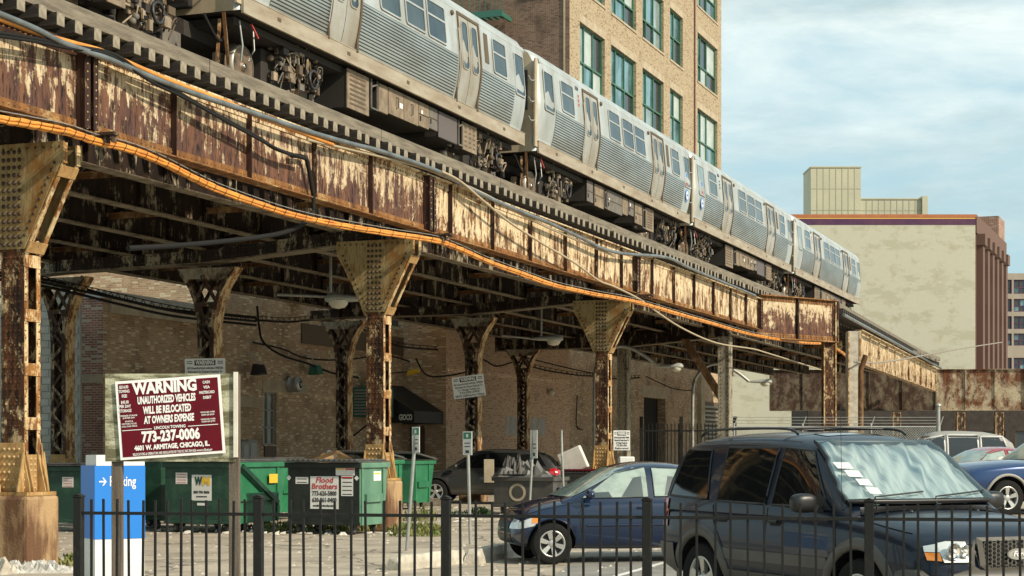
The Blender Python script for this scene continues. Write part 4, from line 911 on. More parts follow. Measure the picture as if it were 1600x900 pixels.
# ---- brown brick lot building, low part then high part
vA, vB, vC = pv(161, UW), pv(345, UW), pv(652, UW)
lb = thing('brick_building', W(UW, vA), -AL, 'low brown brick building with pale coping behind the viaduct at left', 'building')
s = MB(); wall_open(s, 0, vB-vA, 0, 5.9, [], .2, MU); s.add([(0, 0, 5.9), (0, vB-vA, 5.9), (-6, vB-vA, 5.9), (-6, 0, 5.9)], [(0, 1, 2, 3)]); s.build('wall', 'brick_brown', lb, fix=False)
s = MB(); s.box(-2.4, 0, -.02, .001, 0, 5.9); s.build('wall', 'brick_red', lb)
s = MB(); s.box(-2.5, .06, -.06, vB-vA, 5.9, 6.12); s.build('coping', 'coping', lb)
s = MB(); s.box(.002, .10, .3, vB-vA, 5.5, 5.9); s.box(-2.4, -.0, -.05, -.021, 3.5, 3.75); s.box(.002, .05, 9, vB-vA, 3.0, 3.35); s.build('stone_band', 'stone_band', lb)
s = MB(); mbox(s, MU, .8, 3.4, 3.55, 3.75, -.03, .01); s.build('dark_lintel', 'jamb_dark', lb)
hb = thing('brick_building', W(UW, vB), -AL, 'two storey brown brick building with exhaust fan, door and air conditioner', 'building')
LB = vC-vB; f = lambda px: pv(px, UW)-vB
h1 = lambda px, py: pz(px, py, UW)
ops = [(f(411), f(432), h1(420, 695), h1(411, 612)), (f(450), f(469), 7.0, 9.4), (f(612), f(630), 6.4, 9.0), (f(520), f(536), 6.8, 9.2)]
s = MB(); wall_open(s, 0, LB, 0, 13, ops, .22, MU); s.add([(0, 0, 5.9), (-12, 0, 5.9), (-12, 0, 13), (0, 0, 13)], [(0, 1, 2, 3)]); s.build('wall', 'brick_brown', hb, fix=False)
win(hb, MU, *ops[0], 'wall_grey', ['win_blind'], (.5,), (.33, .66), dep=.16, fw=.05)
s = MB(); mbox(s, MU, f(410), f(481), ops[0][3]+.01, ops[0][3]+.42, -.03, .01); s.build('lintel', 'stone_band', hb)
for o in ops[1:]: win(hb, MU, *o, 'green_frame', ['win_dark'], (), (.5,), dep=.16, fw=.06, sill='stone_band')
s = MB(); mbox(s, MU, f(412), f(430), 0, h1(420, 697), -.05, .02); s.build('door', 'door_brown', hb)
s = MB(); mbox(s, MU, f(470), f(650), 5.3, 6.0, -.06, .01); s.build('dark_lintel', 'jamb_dark', hb)
s = MB(); s.tube([(.08, f(651), .2), (.08, f(651), 12)], .06, 6); s.build('downpipe', 'green_steel', hb)
ac = thing('air_conditioner', W(UW+.02, pv(459, UW), 6.75), -AL, 'white window air conditioner in the upper window of the brown brick wall', 'air conditioner')
s = MB(); s.box(0, .45, -.42, .42, 0, .55); s.build('housing', 'lamp_lens', ac, bevel=.02)
for k in range(6):
    s = MB(); s.box(.451, .46, -.36, .36, .06+k*.08, .09+k*.08); s.build('slat', 'wall_grey', ac)
zf = pz(450, 600, UW+.3)
ef = thing('exhaust_fan', W(UW+.02, pv(451, UW), zf), -AL, 'round grey metal exhaust fan on the brick wall beside the stone lintel', 'exhaust fan')
s = MB(); s.lathe([(.42, 0), (.44, .02), (.44, .12), (.40, .18), (.40, .45), (.44, .5), (.44, .62), (.36, .70), (.20, .72)], (0, 0, 0), 'x', 20); s.build('housing', 'galv', ef)
s = MB(); s.lathe([(.20, .715), (.19, .66), (0, .66)], (0, 0, 0), 'x', 16); s.build('vent_opening', 'trim_black', ef)
s = MB(); s.lathe([(.09, .76), (.09, .66)], (0, 0, 0), 'x', 12); s.add([(.76, .09*math.cos(2*PI*k/12), .09*math.sin(2*PI*k/12)) for k in range(12)], [list(range(12))]); s.build('fan_hub', 'galv', ef); ef.scale = (.62, .62, .62)
# green box air conditioner by the awning
ac = thing('air_conditioner', W(UW+.02, pv(563, UW), pz(563, 652, UW)), -AL, 'large green louvred condenser box on brackets left of the second rusty column', 'air conditioner')
s = MB(); s.box(0, 1.0, -.75, .75, 0, 1.1); s.build('housing', 'green_steel', ac, bevel=.02)
for k in range(9):
    s = MB(); s.box(.1, .95, -.765, -.751, .08+k*.11, .13+k*.11); s.build('slat', 'wall_grey', ac)
s = MB(); s.bar((0, -.6, -.7), (.9, -.6, -.02), .05, .05); s.bar((0, .6, -.7), (.9, .6, -.02), .05, .05); s.build('bracket', 'black_iron', ac)
# floodlights
for k, (px, py, lab) in enumerate(((493, 577, 'dark floodlight on a short arm on the brown brick wall right of the exhaust fan'), (404, 577, 'dark floodlight on the brick wall left of the exhaust fan'))):
    fl = thing('floodlight', W(UW+.5, pv(px, UW+.5), pz(px, py, UW+.5)), -AL, lab, 'floodlight')
    s = MB(); s.prism([(-.2, -.2), (.22, -.16), (.1, .16), (-.1, .18)], -.22, .22); s.build('housing', 'green_steel' if k == 0 else 'trim_black', fl, bevel=.02)
    s = MB(); s.tube([(-.5, 0, .5), (-.2, 0, .5), (0, 0, .15)], .025, 5); s.build('arm', 'galv', fl)
# ---- pale pink brick building stepping forward
UP = -28*CA; vP, vQ = pv(697, UP), pv(890, UP)
pb = thing('brick_building', W(UP, vP), -AL, 'pinkish sunlit brick building between the black awning and the third rusty column', 'building')
s = MB(); s.add([(0, 0, 0), (0, vQ-vP, 0), (0, vQ-vP, 8.2), (0, 0, 8.2)], [(0, 1, 2, 3)]).add([(0, vQ-vP, 0), (-2, vQ-vP, 0), (-2, vQ-vP, 8.2), (0, vQ-vP, 8.2)], [(0, 1, 2, 3)]).add([(0, 0, 8.2), (0, vQ-vP, 8.2), (-9, vQ-vP, 8.2), (-9, 0, 8.2)], [(0, 1, 2, 3)]); s.build('wall', 'brick_pink', pb, fix=False)
s = MB(); s.add([(0, 0, 0), (-2.2, 0, 0), (-2.2, 0, 8.2), (0, 0, 8.2)], [(0, 1, 2, 3)]); s.build('wall', 'brick_brown', pb, fix=False)  # end face takes a darker brick to paint in its shadow
s = MB(); s.box(-1.5, -.9, -.06, -.002, 0, 2.5); s.build('door', 'door_brown', pb)
s = MB(); s.box(-9, .05, -.05, vQ-vP, 8.2, 8.4); s.build('coping', 'coping', pb)
s = MB(); mbox(s, MU, pv(790, UP)-vP, pv(852, UP)-vP, 2.2, 3.0, -.006, 0); s.build('painted_patch', 'coping', pb)
wl = thing('wall_lamp', W(UP, pv(856, UP), pz(856, 613, UP)), -AL, 'small white globe lamp on the pink brick wall left of the third rusty column', 'lamp')
s = MB(); s.lathe([(0, .35), (.12, .3), (.17, .2), (.12, .08), (.05, 0)], (0, 0, 0), 'x', 12); s.build('globe', 'lamp_lens', wl)
# awning
zA = pz(650, 612, UW+.2)
aw = thing('awning', W(UW+1.3, vP-1.6, 0), -AL, 'black sloping entrance awning with white GIOCO lettering', 'awning')
k6 = F/( (vP-1.6)*CA ); 
s = MB(); ya = -1.2; yb = 1.6; X0_, X1_ = -1.4, .45; zt_, zb_, zv_ = 4.15, 3.05, 2.6
s.add([(X0_, ya, zt_), (X0_, yb, zt_), (X1_, yb, zb_), (X1_, ya, zb_)], [(0, 1, 2, 3)]); s.add([(X1_, ya, zb_), (X1_, yb, zb_), (X1_, yb, zv_), (X1_, ya, zv_)], [(0, 1, 2, 3)])
s.add([(X0_, ya, zt_), (X1_, ya, zb_), (X1_, ya, zv_), (X0_, ya, zv_)], [(0, 1, 2, 3)]); s.add([(X0_, yb, zt_), (X1_, yb, zb_), (X1_, yb, zv_), (X0_, yb, zv_)], [(0, 1, 2, 3)]); s.build('canopy', 'awning_black', aw, fix=False)
s = MB()
for y in (ya, yb): s.tube([(X0_, y, zt_), (X1_, y, zb_), (X1_, y, zv_), (X0_, y, zv_)], .02, 5)
s.build('frame', 'jamb_dark', aw)
text('GIOCO', .30, 'lettering_white', aw, (.10, ya-.02, 2.80), (PI/2, 0, 0), .01, fit=.55)
yl = thing('wall_lamp', W(UW+1.0, vP-1.2, 4.55), -AL, 'small yellow lamp above the black awning', 'lamp')
s = MB(); s.prism([(-.25, -.12), (.25, .02), (.2, .16), (-.2, .1)], -.1, .1); s.build('shade', 'sign_yellow', yl, bevel=.02)
s = MB(); s.tube([(-1, 0, 0), (-.2, 0, .05)], .02, 5); s.build('arm', 'black_iron', yl)
# poster beside the door
# ---- pale rear building behind the low one
rb = thing('rear_building', (PX(-200, 66), 66, 0), 0, 'pale sunlit brick building rising behind the low brown one', 'building')
s = MB(); wall_open(s, 0, 15.5, 0, 9.5, [(4, 5, 6.6, 8.4)], .2, MF); s.build('wall', 'brick_pale', rb, fix=False)
win(rb, MF, 4, 5, 6.6, 8.4, 'wall_grey', ['win_dark'], (), (.5,), sill='stone_band')
s = MB(); s.box(-.1, 15.6, -.08, .3, 9.5, 9.7); s.build('coping', 'coping', rb)
# ---- concrete block wall at the far left, block by block
zc = 47.5; kx = zc/F
cw = thing('block_wall', (PX(-60, zc), zc, 0), 0, 'pale grey-green concrete block wall standing left of the brick building', 'wall')
x1 = PX(125, zc)-PX(-60, zc); H_ = EYE+(HY-462)*kx
s = MB(); s.box(0, x1, .03, .2, 0, H_); s.build('mortar', 'mortar', cw)
bw, bh = .40, .20; meA = None; r_ = 0; z = .0
prA = MB().box(.006, bw-.006, -.0, .03, .006, bh-.006)
bl = prA.build('block', 'cmu', cw, bevel=.006, seg=1); bl2 = prA.build('block', 'cmu_b', cw, bevel=.006, seg=1); bl.location = (0, 0, 0); bl2.location = (bw, 0, 0); nb = 2
rows_ = int(H_/bh)
for r_ in range(rows_-1, -1, -1):
    x = -(.2 if r_ % 2 else 0)
    k = 0
    while x+bw <= x1+.01 and nb < 298:
        if not (r_ == 0 and k < 2) and x > -.01: link_copy(random.choice((bl, bl2)), cw, (x, random.uniform(-.003, .003), r_*bh)); nb += 1
        x += bw; k += 1
s = MB(); s.box(-.05, x1+.05, -.06, .28, H_+.001, H_+.12); s.build('coping', 'coping', cw)
# ---- cream painted building with stripes
zC = 150; kx = zC/F
cb = thing('warehouse', (PX(1140, zC), zC, 0), 0, 'big cream painted brick warehouse with orange, yellow and purple stripes and dark red pilastered side', 'building')
Wc = PX(1524, zC)-PX(1140, zC); Zt = EYE+(HY-335)*kx
zz = lambda py: EYE+(HY-py)*kx
s = MB(); s.box(0, Wc, 0, .3, 0, zz(351.5)); s.build('wall', 'brick_cream', cb)
s = MB(); s.box(0, Wc-.02, -.02, .28, zz(351.5)+.01, zz(342)); s.build('stripe', 'stripe_purple', cb)
s = MB(); s.box(0, Wc-.02, -.03, .28, zz(342)+.005, zz(340)); s.build('stripe', 'stripe_yellow', cb)
s = MB(); s.box(0, Wc+.1, -.06, .5, zz(340)+.005, Zt); s.build('stripe', 'stripe_orange', cb)
# side wall runs away along the track direction
sr = thing('side_wall_root', (0, 0, 0)); bpy.data.objects.remove(sr)
d = Vector((math.sin(AL+.03), math.cos(AL+.03), 0)); nr = Vector((d.y, -d.x, 0)); Ls = 22.5
def SW(a, z, dp): p = Vector((Wc, 0, 0))+d*a-nr*dp; return (p.x, p.y, z)
def sbox(mb, a0, a1, z0, z1, d0, d1): mbox(mb, SW, a0, a1, z0, z1, d0, d1)
s = MB(); sbox(s, .02, Ls, 0, Zt-.3, 0, .4); s.build('side_wall', 'maroon_stone', cb)
s = MB(); sbox(s, .02, Ls, Zt-1.6, Zt-.05, -.12, -.002); s.build('cornice', 'maroon_light', cb)
for k in range(7):
    a = .8+k*3.5
    if a > Ls-1: break
    s = MB(); sbox(s, a, a+1.3, 0, Zt-2.6, -.55, -.003); sbox(s, a-.15, a+1.45, Zt-2.6, Zt-1.62, -.75, -.003); s.build('pilaster', 'maroon_light', cb)
    for z in range(5):
        if k < 6:
            w_ = MB(); sbox(w_, a+1.45, a+3.4, 3.5+z*3.6, 6.1+z*3.6, -.06, -.004); wo = w_.build('window', 'maroon_stone', cb)
            w_ = MB(); sbox(w_, a+1.5, a+2.35, 3.7+z*3.6, 5.9+z*3.6, -.08, -.061); sbox(w_, a+2.45, a+3.35, 3.7+z*3.6, 5.9+z*3.6, -.08, -.061); w_.build('pane', 'win_pale', wo)
s = MB(); sbox(s, Ls-5.5, Ls-.6, Zt-.3, Zt+2.0, 0, 3); s.build('chimney', 'brick_red', cb)
def corr(name, x0, x1, z0, z1, y, dep, parent):
    s = MB().m('corrugated'); s.box(x0, x1, y, y+dep, z0, z1); s.box(x0-.05, x1+.05, y-.08, y+dep+.05, z1, z1+.12)
    n = int((x1-x0)/.55)
    s.m('corr_groove')
    for k in range(1, n): s.box(x0+k*(x1-x0)/n-.035, x0+k*(x1-x0)/n+.035, y-.02, y-.001, z0, z1)
    for z in (z0+(z1-z0)*.36, z0+(z1-z0)*.68): s.box(x0, x1, y-.022, y-.019, z, z+.04) if z1-z0 > 3 else None
    return s.build(name, None, parent)
zk = zC+6; kp = zk/F; zp = lambda py: EYE+(HY-py)*kp; xp = lambda px: PX(px, zk)-PX(1140, zC)
corr('penthouse', xp(1267), xp(1345), Zt-1, zp(262), 6, 4.0, cb); corr('penthouse', xp(1345)+.01, xp(1441), Zt-1, zp(311), 6.3, 5.2, cb)
s = MB().m('corrugated'); s.box(xp(1441)+.01, xp(1441)+.5, 6.0, 14, Zt-1, zp(306)); s.build('penthouse_end_wall', None, cb)
# ---- far grey building at the right edge
zD = 215; kd = zD/F
db = thing('far_building', (PX(1567, zD), zD, 0), 0, 'distant grey-brown concrete building with rows of dark windows at right edge', 'building')
z_ = lambda py: EYE+(HY-py)*kd
ops = []; 
for j, (ya, yb) in enumerate(((459, 437), (487, 467), (514, 494), (540, 521), (577, 559))):
    for x0, x1 in ((1571, 1581), (1584, 1604), (1608, 1628), (1632, 1652)): ops.append((PX(x0, zD)-PX(1567, zD), PX(x1, zD)-PX(1567, zD), z_(ya), z_(yb)))
s = MB(); wall_open(s, 0, 12, 0, z_(427), ops, .3, MF); s.build('wall', 'far_concrete', db, fix=False)
s = MB(); s.add([(0, 0, 0), (0, 12, 0), (0, 12, z_(427)), (0, 0, z_(427))], [(0, 1, 2, 3)]).add([(0, 0, z_(427)), (12, 0, z_(427)), (12, 12, z_(427)), (0, 12, z_(427))], [(0, 1, 2, 3)]); s.build('wall', 'far_concrete', db, fix=False)
for o in ops: win(db, MF, *o, 'stripe_purple', ['win_dark', 'win_dark', 'win_teal'], (.5,) if o[1]-o[0] > 1 else (), (.45,), dep=.25, fw=.10)
# dark low backdrop building under the street girder
ub = thing('street_building', (PX(1262, 138), 138, 0), 0, 'shaded dark building seen beneath the street girder at right', 'building')
s = MB(); wall_open(s, 0, 23, 0, 5.0, [(1+k*2.6, 2.8+k*2.6, .8, 3.0) for k in range(8)], .3, MF); s.box(0, 23, .31, 8, 0, 5.0); s.build('wall', 'street_brick_shade', ub, fix=False)
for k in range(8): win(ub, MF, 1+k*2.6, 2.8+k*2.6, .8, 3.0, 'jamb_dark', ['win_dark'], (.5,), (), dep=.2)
# ================================================================ WIRES AND CONDUITS ALONG THE WALLS
def wall_cable(name, label, pts, u, r, m, lash=False, res=6):
    q = smooth_path([(u, pv(x, u), pz(x, y, u)) for x, y in pts], res); b0 = q[0].copy()
    ro = thing(name, W(b0.x, b0.y, b0.z), -AL, label, 'cable'); s = MB(); s.tube([p-b0 for p in q], r, 5); s.build('wire', m, ro)
    if lash:
        s = MB()
        for i in range(len(q)-1):
            n = max(1, int((q[i+1]-q[i]).length/.45))
            for j in range(n):
                p = q[i]+(q[i+1]-q[i])*j/n-b0; s.tube([p, p+Vector((0, .12, .13)), p+Vector((0, .24, 0))], .012, 3, cap=False)
        s.tube([p-b0+Vector((0, 0, .13)) for p in q], .012, 4); s.build('lashing', m, ro, kind='stuff')
    return ro
for k, (y0, dy) in enumerate(((0, 0), (6, 2), (-5, 4))):
    wall_cable('wire_run', ['lashed black cable bundle crossing above the low brick wall at left', 'black cable just below the lashed bundle above the low brick wall', 'thin black cable above the lashed bundle at left'][k],
               [(-20, 428+y0), (60, 440+y0), (120, 453+y0), (180, 466+y0+dy), (260, 484+y0+dy), (330, 495+y0), (400, 502+y0)], -23.5-k*.3, .035, 'cable_black', lash=(k == 0))
wall_cable('wire_run', 'black cable looping down the brick wall towards the floodlight', [(402, 478), (405, 510), (412, 535), (440, 555), (480, 568), (520, 583), (560, 590)], UW+.6, .04, 'cable_black')
wall_cable('wire_run', 'lashed cable running right from the white air conditioner', [(400, 500), (450, 503), (500, 500), (560, 512), (620, 540), (690, 547), (760, 553), (800, 550)], UW+1.5, .035, 'cable_black', lash=True)
wall_cable('wire_run', 'thin wire sagging low along the brown brick wall', [(395, 535), (440, 545), (480, 560), (540, 562), (600, 555), (640, 565)], UW+.3, .03, 'cable_black')
wall_cable('wire_run', 'cables tied up near the column with the tilted notice', [(650, 560), (665, 585), (690, 588), (730, 580), (752, 562), (775, 572), (800, 566)], UP+.8, .035, 'cable_black')
wall_cable('wire_run', 'lashed cable sagging across the pink brick wall', [(810, 566), (850, 578), (900, 586), (930, 588), (965, 592), (1000, 590)], UP+1.2, .035, 'cable_black', lash=True)
wall_cable('wire_run', 'upper cable fanning right across the pink brick wall', [(810, 556), (850, 566), (900, 578), (940, 586)], UP+1.0, .03, 'cable_black')
wall_cable('wire_run', 'cable drooping beside the curved lamp arm', [(1010, 588), (1030, 598), (1055, 608), (1080, 610)], UW+1, .035, 'cable_black')
wall_cable('wire_run', 'dark conduit dropping down the wall behind the third rusty column', [(902, 618), (901, 640), (901, 665), (910, 672)], UW+.1, .03, 'cable_black')
# ================================================================ STREET LAMPS under the deck
def lamp(px, py, z, label, arm='none', s_=1.0, flip=1):
    p = P(px, py, z); r = thing('street_lamp', p, 0, label, 'street lamp', 'grey lamps under the viaduct')
    a = MB(); xs = [(-.62, .03), (-.50, .06), (-.30, .09), (0, .12), (.18, .15), (.32, .13), (.38, .06)]
    vs = []; n = 12
    for x, w_ in xs: vs += [(x*flip*s_, w_*1.5*s_*math.cos(2*PI*k/n), w_*s_*(math.sin(2*PI*k/n)*(1 if math.sin(2*PI*k/n) > 0 else .5))) for k in range(n)]
    a.add(vs, [(i*n+k, i*n+(k+1) % n, (i+1)*n+(k+1) % n, (i+1)*n+k) for i in range(len(xs)-1) for k in range(n)], True).add(vs[:n], [list(range(n))]).add(vs[-n:], [list(range(n))[::-1]])
    a.build('housing', 'lamp_grey', r)
    a = MB(); a.lathe([(.21*s_, -.03), (.20*s_, -.10*s_), (.14*s_, -.17*s_), (0, -.20*s_)], (.10*flip*s_, 0, 0), 'z', 16); a.build('lens', 'lamp_lens', r)
    a = MB()
    if arm == 'curve': a.tube(smooth_path([(-.6*flip*s_, 0, .03), (-1.1, 0, .42), (-1.75, 0, .75), (-2.35, 0, .7), (-2.85, 0, .2), (-3.0, 0, -.6), (-3.0, 0, -4.5)], 5), .07, 8)
    elif arm == 'up': a.tube([(-.3, 0, .1), (-.3, 0, 1.6)], .04, 6); a.tube([(-.6*flip*s_, 0, .03), (-1.6, 0, .12)], .04, 6)
    a.build('arm', 'galv', r)
lamp(536, 468, 42, 'round topped grey lamp hanging under the viaduct left of the second rusty column', 'up', 1.15, -1)
lamp(860, 530, 57, 'grey lamp under the viaduct between the tilted notice and the third rusty column', 'up', 1.1)
lamp(1052, 573, 66, 'grey lamp on the tall curved arm right of the third rusty column', 'curve', 1.0)
lamp(1192, 597, 74, 'grey lamp farthest right, above the black suv roof', 'curve', 1.0)
# ================================================================ IRON FENCE AND CHAIN LINK behind
fz = 74; r = thing('iron_fence', (PX(1002, fz), fz, 0), 0, 'tall black iron fence along the brick building behind the suv', 'fence')
pk = MB().box(-.02, .02, -.02, .02, 0, 2.7).build('picket', 'black_iron', r); n = 0; x = .16
while x < PX(1145, fz)-PX(1002, fz): link_copy(pk, r, (x, 0, 0)); x += .16
s = MB(); s.box(0, x, -.03, .03, 2.35, 2.42); s.box(0, x, -.03, .03, .2, .27); s.build('rail', 'black_iron', r)
for x_ in (0, 1.7, x): s = MB(); s.box(x_-.07, x_+.07, -.07, .07, 0, 3.0); s.build('post', 'black_iron', r)
fz = 58; x0 = PX(1140, fz); r = thing('chain_link_fence', (x0, fz, 0), 0, 'chain link fence with top rail behind the suv and under the outer rusty column', 'fence')
Lf = PX(1468, fz)-x0; Hf = EYE+(HY-667)*fz/F
s = MB(); p_ = .085; n = int((Lf+Hf)/p_)
for k in range(n):
    x = k*p_
    for sgn in (1, -1):
        a_ = (x-Hf, .0, 0.) if sgn > 0 else (x, .005, 0.); b_ = (x, .0, Hf) if sgn > 0 else (x-Hf, .005, Hf)
        ax, az, bx, bz = a_[0], a_[2], b_[0], b_[2]
        if bx < ax: ax, az, bx, bz = bx, bz, ax, az
        if bx <= 0 or ax >= Lf: continue
        m_ = (bz-az)/(bx-ax)
        if ax < 0: az -= ax*m_; ax = 0
        if bx > Lf: bz -= (bx-Lf)*m_; bx = Lf
        if bx-ax > .05: s.add([(ax, a_[1], az-.008), (bx, a_[1], bz-.008), (bx, a_[1], bz+.008), (ax, a_[1], az+.008)], [(0, 1, 2, 3)])
s.build('mesh', 'galv', r, kind='stuff')
s = MB(); s.tube([(0, 0, Hf), (Lf, 0, Hf)], .03, 6); s.build('rail', 'galv', r)
for x in [Lf-k*2.3 for k in range(4)]:
    s = MB(); s.tube([(x, 0, 0), (x, 0, Hf+.12)], .035, 8); s.tube([(x, 0, Hf), (x+.12, 0, Hf+.35)], .02, 6); s.build('post', 'galv', r)
for k in range(3):
    s = MB(); s.tube([(0, 0, Hf+.12+k*.1), (Lf, 0, Hf+.12+k*.1)], .008, 4); s.build('barbed_wire', 'galv', r)
s = MB(); s.tube([(0, 0, 0), (0, 0, Hf+.6)], .06, 10); s.lathe([(.09, Hf+.6), (.09, Hf+.66), (0, Hf+.7)], (0, 0, 0), 'z', 10); tag(s.build('fence_post', 'galv', loc=(PX(1466, 54), 54, 0)), 'thick grey gate post ending the chain link fence at right', 'post')
# ================================================================ SIGNS
zs = 16.0; ks = F/zs
ws = thing('warning_sign', P(266, 652, zs), 0, 'maroon tow warning sign on weathered board between two wooden posts', 'sign')
s = MB(); s.box(-.61, .60, .03, .05, -.41, .405); bo = s.build('backing_board', 'board_bark', ws)
s = MB(); s.box(.585, .62, -.0, .056, -.37, .42); s.build('edge_batten', 'foam_white', bo)
for px in (180, 364):
    x = (px-266)/ks; s = MB(); s.box(x-.048, x+.048, .051, .145, -2.0, .40 if px > 200 else .36); s.build('post', 'post_wood', ws, bevel=.006)
pl = bpy.data.objects.new('sign_plate', None); bpy.data.objects.remove(pl)
s = MB(); s.m('lettering_white').box(-.487, .487, 0, .012, -.365, .365); s.m('sign_maroon').box(-.462, .462, -.003, -.0005, -.34, .34)
pl = s.build('sign_plate', None, ws, bevel=.0); pl.location = (0, 0, 0); pl.rotation_euler = (0, -math.radians(4.0), 0)
def L_(body, px, py, wpx, cap, bold=.0, shear=0.0):
    x = (px-266); y = py+(px-266)*.068
    text(body, cap/ks/.70, 'lettering_white', pl, (x/ks, -.006, (652-y)/ks), (PI/2, 0, 0), bold, fit=wpx/ks, shear=shear, ext=.0008)
L_('WARNING', 261, 605, 101, 17.5, .007); L_('UNAUTHORIZED VEHICLES', 262, 623.6, 91, 11, .004, .1); L_('WILL BE RELOCATED', 262, 639.4, 75, 11, .004, .1); L_('AT OWNERS EXPENSE', 264, 654.6, 79, 11, .004, .1)
L_('LINCOLN TOWING', 264.5, 667.2, 49, 4.5, .001); L_('773-237-0006', 265, 681, 91, 16, .006); L_('4601 W. ARMITAGE, CHICAGO, IL.', 266, 697, 118, 7.2, .003); L_('RELOCATORS & OPERATORS ARE REGULATED BY THE ICC 847-294-4326 www.icc.illinois.gov', 266, 706.5, 124, 4, .0004)
for b_, y, w_ in (('$216.00', 604.8, 14), ('TOWING', 611.6, 17), ('FEE', 619, 8), ('$45.00', 628.5, 12), ('PER DAY', 635, 18), ('STORAGE', 642, 19)): L_(b_, 197, y, w_, 4.6, .0008)
for b_, y, w_ in (('OVERSIZE STORAGE', 649.5, 27), ('$140 PER DAY', 653, 19), ('BOATS &', 658.4, 12), ('MOTORCYCLES', 662.3, 23), ('CALL FOR PRICE', 666.2, 24)): L_(b_, 201.5, y, w_, 2.3, .0003)
for b_, y, w_ in (('CASH', 597.2, 11), ('VISA', 605, 10), ('MASTERCARD', 613, 24), ('DEBIT', 621, 13)): L_(b_, 326, y, w_, 4.2, .0008)
for b_, y, w_ in (('VEHICLES OVER', 644, 23), ('8,000 LBS $530', 648, 20), ('VEHICLES OVER', 655, 23), ('10,000 LBS $795', 658.6, 21)): L_(b_, 325, y, w_, 2.3, .0003)
s = MB(); 
for x0, x1, y in ((190, 236, 671.5), (293, 340, 664.5)):
    ym = y+((x0+x1)/2-266)*.068; s.box((x0-266)/ks, (x1-266)/ks, -.0065, -.0055, (652-ym)/ks-.003, (652-ym)/ks+.003)
s.build('rule_line', 'lettering_white', pl)
def notice(px, py, wpx, hpx, z, roll, label, lines, hdr='WARNING'):
    k = F/z; r = thing('tow_notice', P(px, py, z), 0, label, 'sign'); r.rotation_euler = (0, -math.radians(roll), 0); w, h = wpx/k, hpx/k
    s = MB().m('sign_white'); s.box(-w/2, w/2, 0, .02, -h/2, h/2); s.m('sign_black').box(-w*.26, w*.26, -.004, -.001, h*.24, h*.44)
    p_ = s.build('plate', None, r)
    text(hdr, h*.22, 'lettering_white', p_, (0, -.006, h*.34), (PI/2, 0, 0), .004, fit=w*.46)
    for i, (t_, f_) in enumerate(lines): text(t_, h*.13, 'sign_black', p_, (0, -.004, h*(.14-.135*i)), (PI/2, 0, 0), .001, fit=w*f_)
    s = MB()
    for x in (-.38, .38):
        for q in range(2): s.m('sign_black').box(w*x-w*.07, w*x+w*.07, -.003, -.001, h*(.30+q*.07), h*(.33+q*.07))
    s.build('side_mark', None, p_)
    s = MB()
    for x in (-w*.1, w*.1): s.box(x-.015, x+.015, .021, .035, -h*.5, h*.5)
    s.build('strap', 'galv', r)
TXT = [('All Unauthorized vehicles Will Be', .9), ('Relocated At Owners Expense To', .85), ('A-1 Chicago Towing, Inc.', .7), ('773-539-2954', .62), ('2884 N. California Ave., Chicago', .92), ('Relocators regulated by the ICC', .9)]
notice(320.5, 581, 63, 42, 37.0, 1, 'white tow notice partly hidden behind the top of the maroon sign', TXT)
notice(732.5, 604, 50, 34, 50.5, 7.5, 'white tow notice tilted on a laced column, below the street lamps', TXT)
notice(971.5, 688, 26, 31, 47.0, 0, 'small white tow notice standing above the bins beside the third rusty column', TXT[:4]+[('Relocated', .8)])
pk = thing('parking_pylon', P(148, 700, 19.3), math.radians(30), 'blue and white parking pylon sign with arrow behind the fence', 'sign')
Z = lambda py: (700-py)*19.3/F
pk.location.z = 0
zz_ = lambda py: EYE+Z(py)
s = MB(); s.box(0, .58, 0, .55, zz_(843), zz_(728)); s.build('blue_panel', 'sign_blue', pk)
s = MB(); s.box(.005, .575, .005, .545, 0, zz_(843)-.002); s.build('white_base', 'sign_white', pk)
s = MB(); s.box(.02, .575, .005, .42, zz_(728)+.002, zz_(711)); s.build('white_cap', 'sign_white', pk)
text('Parking', .16, 'lettering_white', pk, (.318, -.004, zz_(753)), (PI/2, 0, 0), .002, fit=.30)
s = MB(); s.box(.05, .11, -.003, -.001, zz_(752.7)-.008, zz_(752.7)+.008)
c = zz_(752.7)
s.add([(.085, -.003, c+.045), (.10, -.003, c+.045), (.135, -.003, c), (.10, -.003, c-.045), (.085, -.003, c-.045), (.115, -.003, c)], [(0, 1, 2, 5), (5, 2, 3, 4)]); s.build('arrow', 'lettering_white', pk)
def sign_post(px, py0, py1, pxb, pyb, z, yaw, label, col='sign_green', plate=True, w=.28):
    k = F/z; base = Vector((PX(pxb, z), z, 0)); top = P(px, py0, z); r = thing('sign_post', base, 0, label, 'sign post')
    s = MB(); s.tube([Vector((0, 0, 0)), top-base], .028, 8); s.build('post', 'galv', r)
    if plate:
        h = (py1-py0)/k; c = P(px, (py0+py1)/2, z)-base; a = math.radians(yaw)
        s = MB().m('sign_white'); s.box(-w/2, w/2, -.004, .004, -h/2, h/2); s.m(col).box(-w/2+.02, w/2-.02, -.006, -.0045, h*.18, h*.45); s.m('sign_black').box(-w*.3, w*.3, -.006, -.0045, -h*.02, h*.02).box(-w*.3, w*.3, -.006, -.0045, -h*.16, -h*.12).box(-w*.2, w*.2, -.006, -.0045, -h*.42, -h*.30)
        s.m('lettering_white').box(-w*.12, w*.12, -.0075, -.0065, h*.25, h*.38)
        o = s.build('plate', None, r); o.location = c+Vector((0, -.04, 0)); o.rotation_euler = (0, 0, a)
sign_post(650, 667, 707, 635.5, 860, 27.8, -62, 'leaning metal post with green and white parking sign left of the middle fence post')
sign_post(730.5, 674, 711, 735, 850, 29.6, -55, 'metal post with narrow green and white sign in front of the laced column pier')
sign_post(834, 672, 716, 826, 812, 38, -58, 'metal post with white parking sign beside the black bins', 'sign_white')
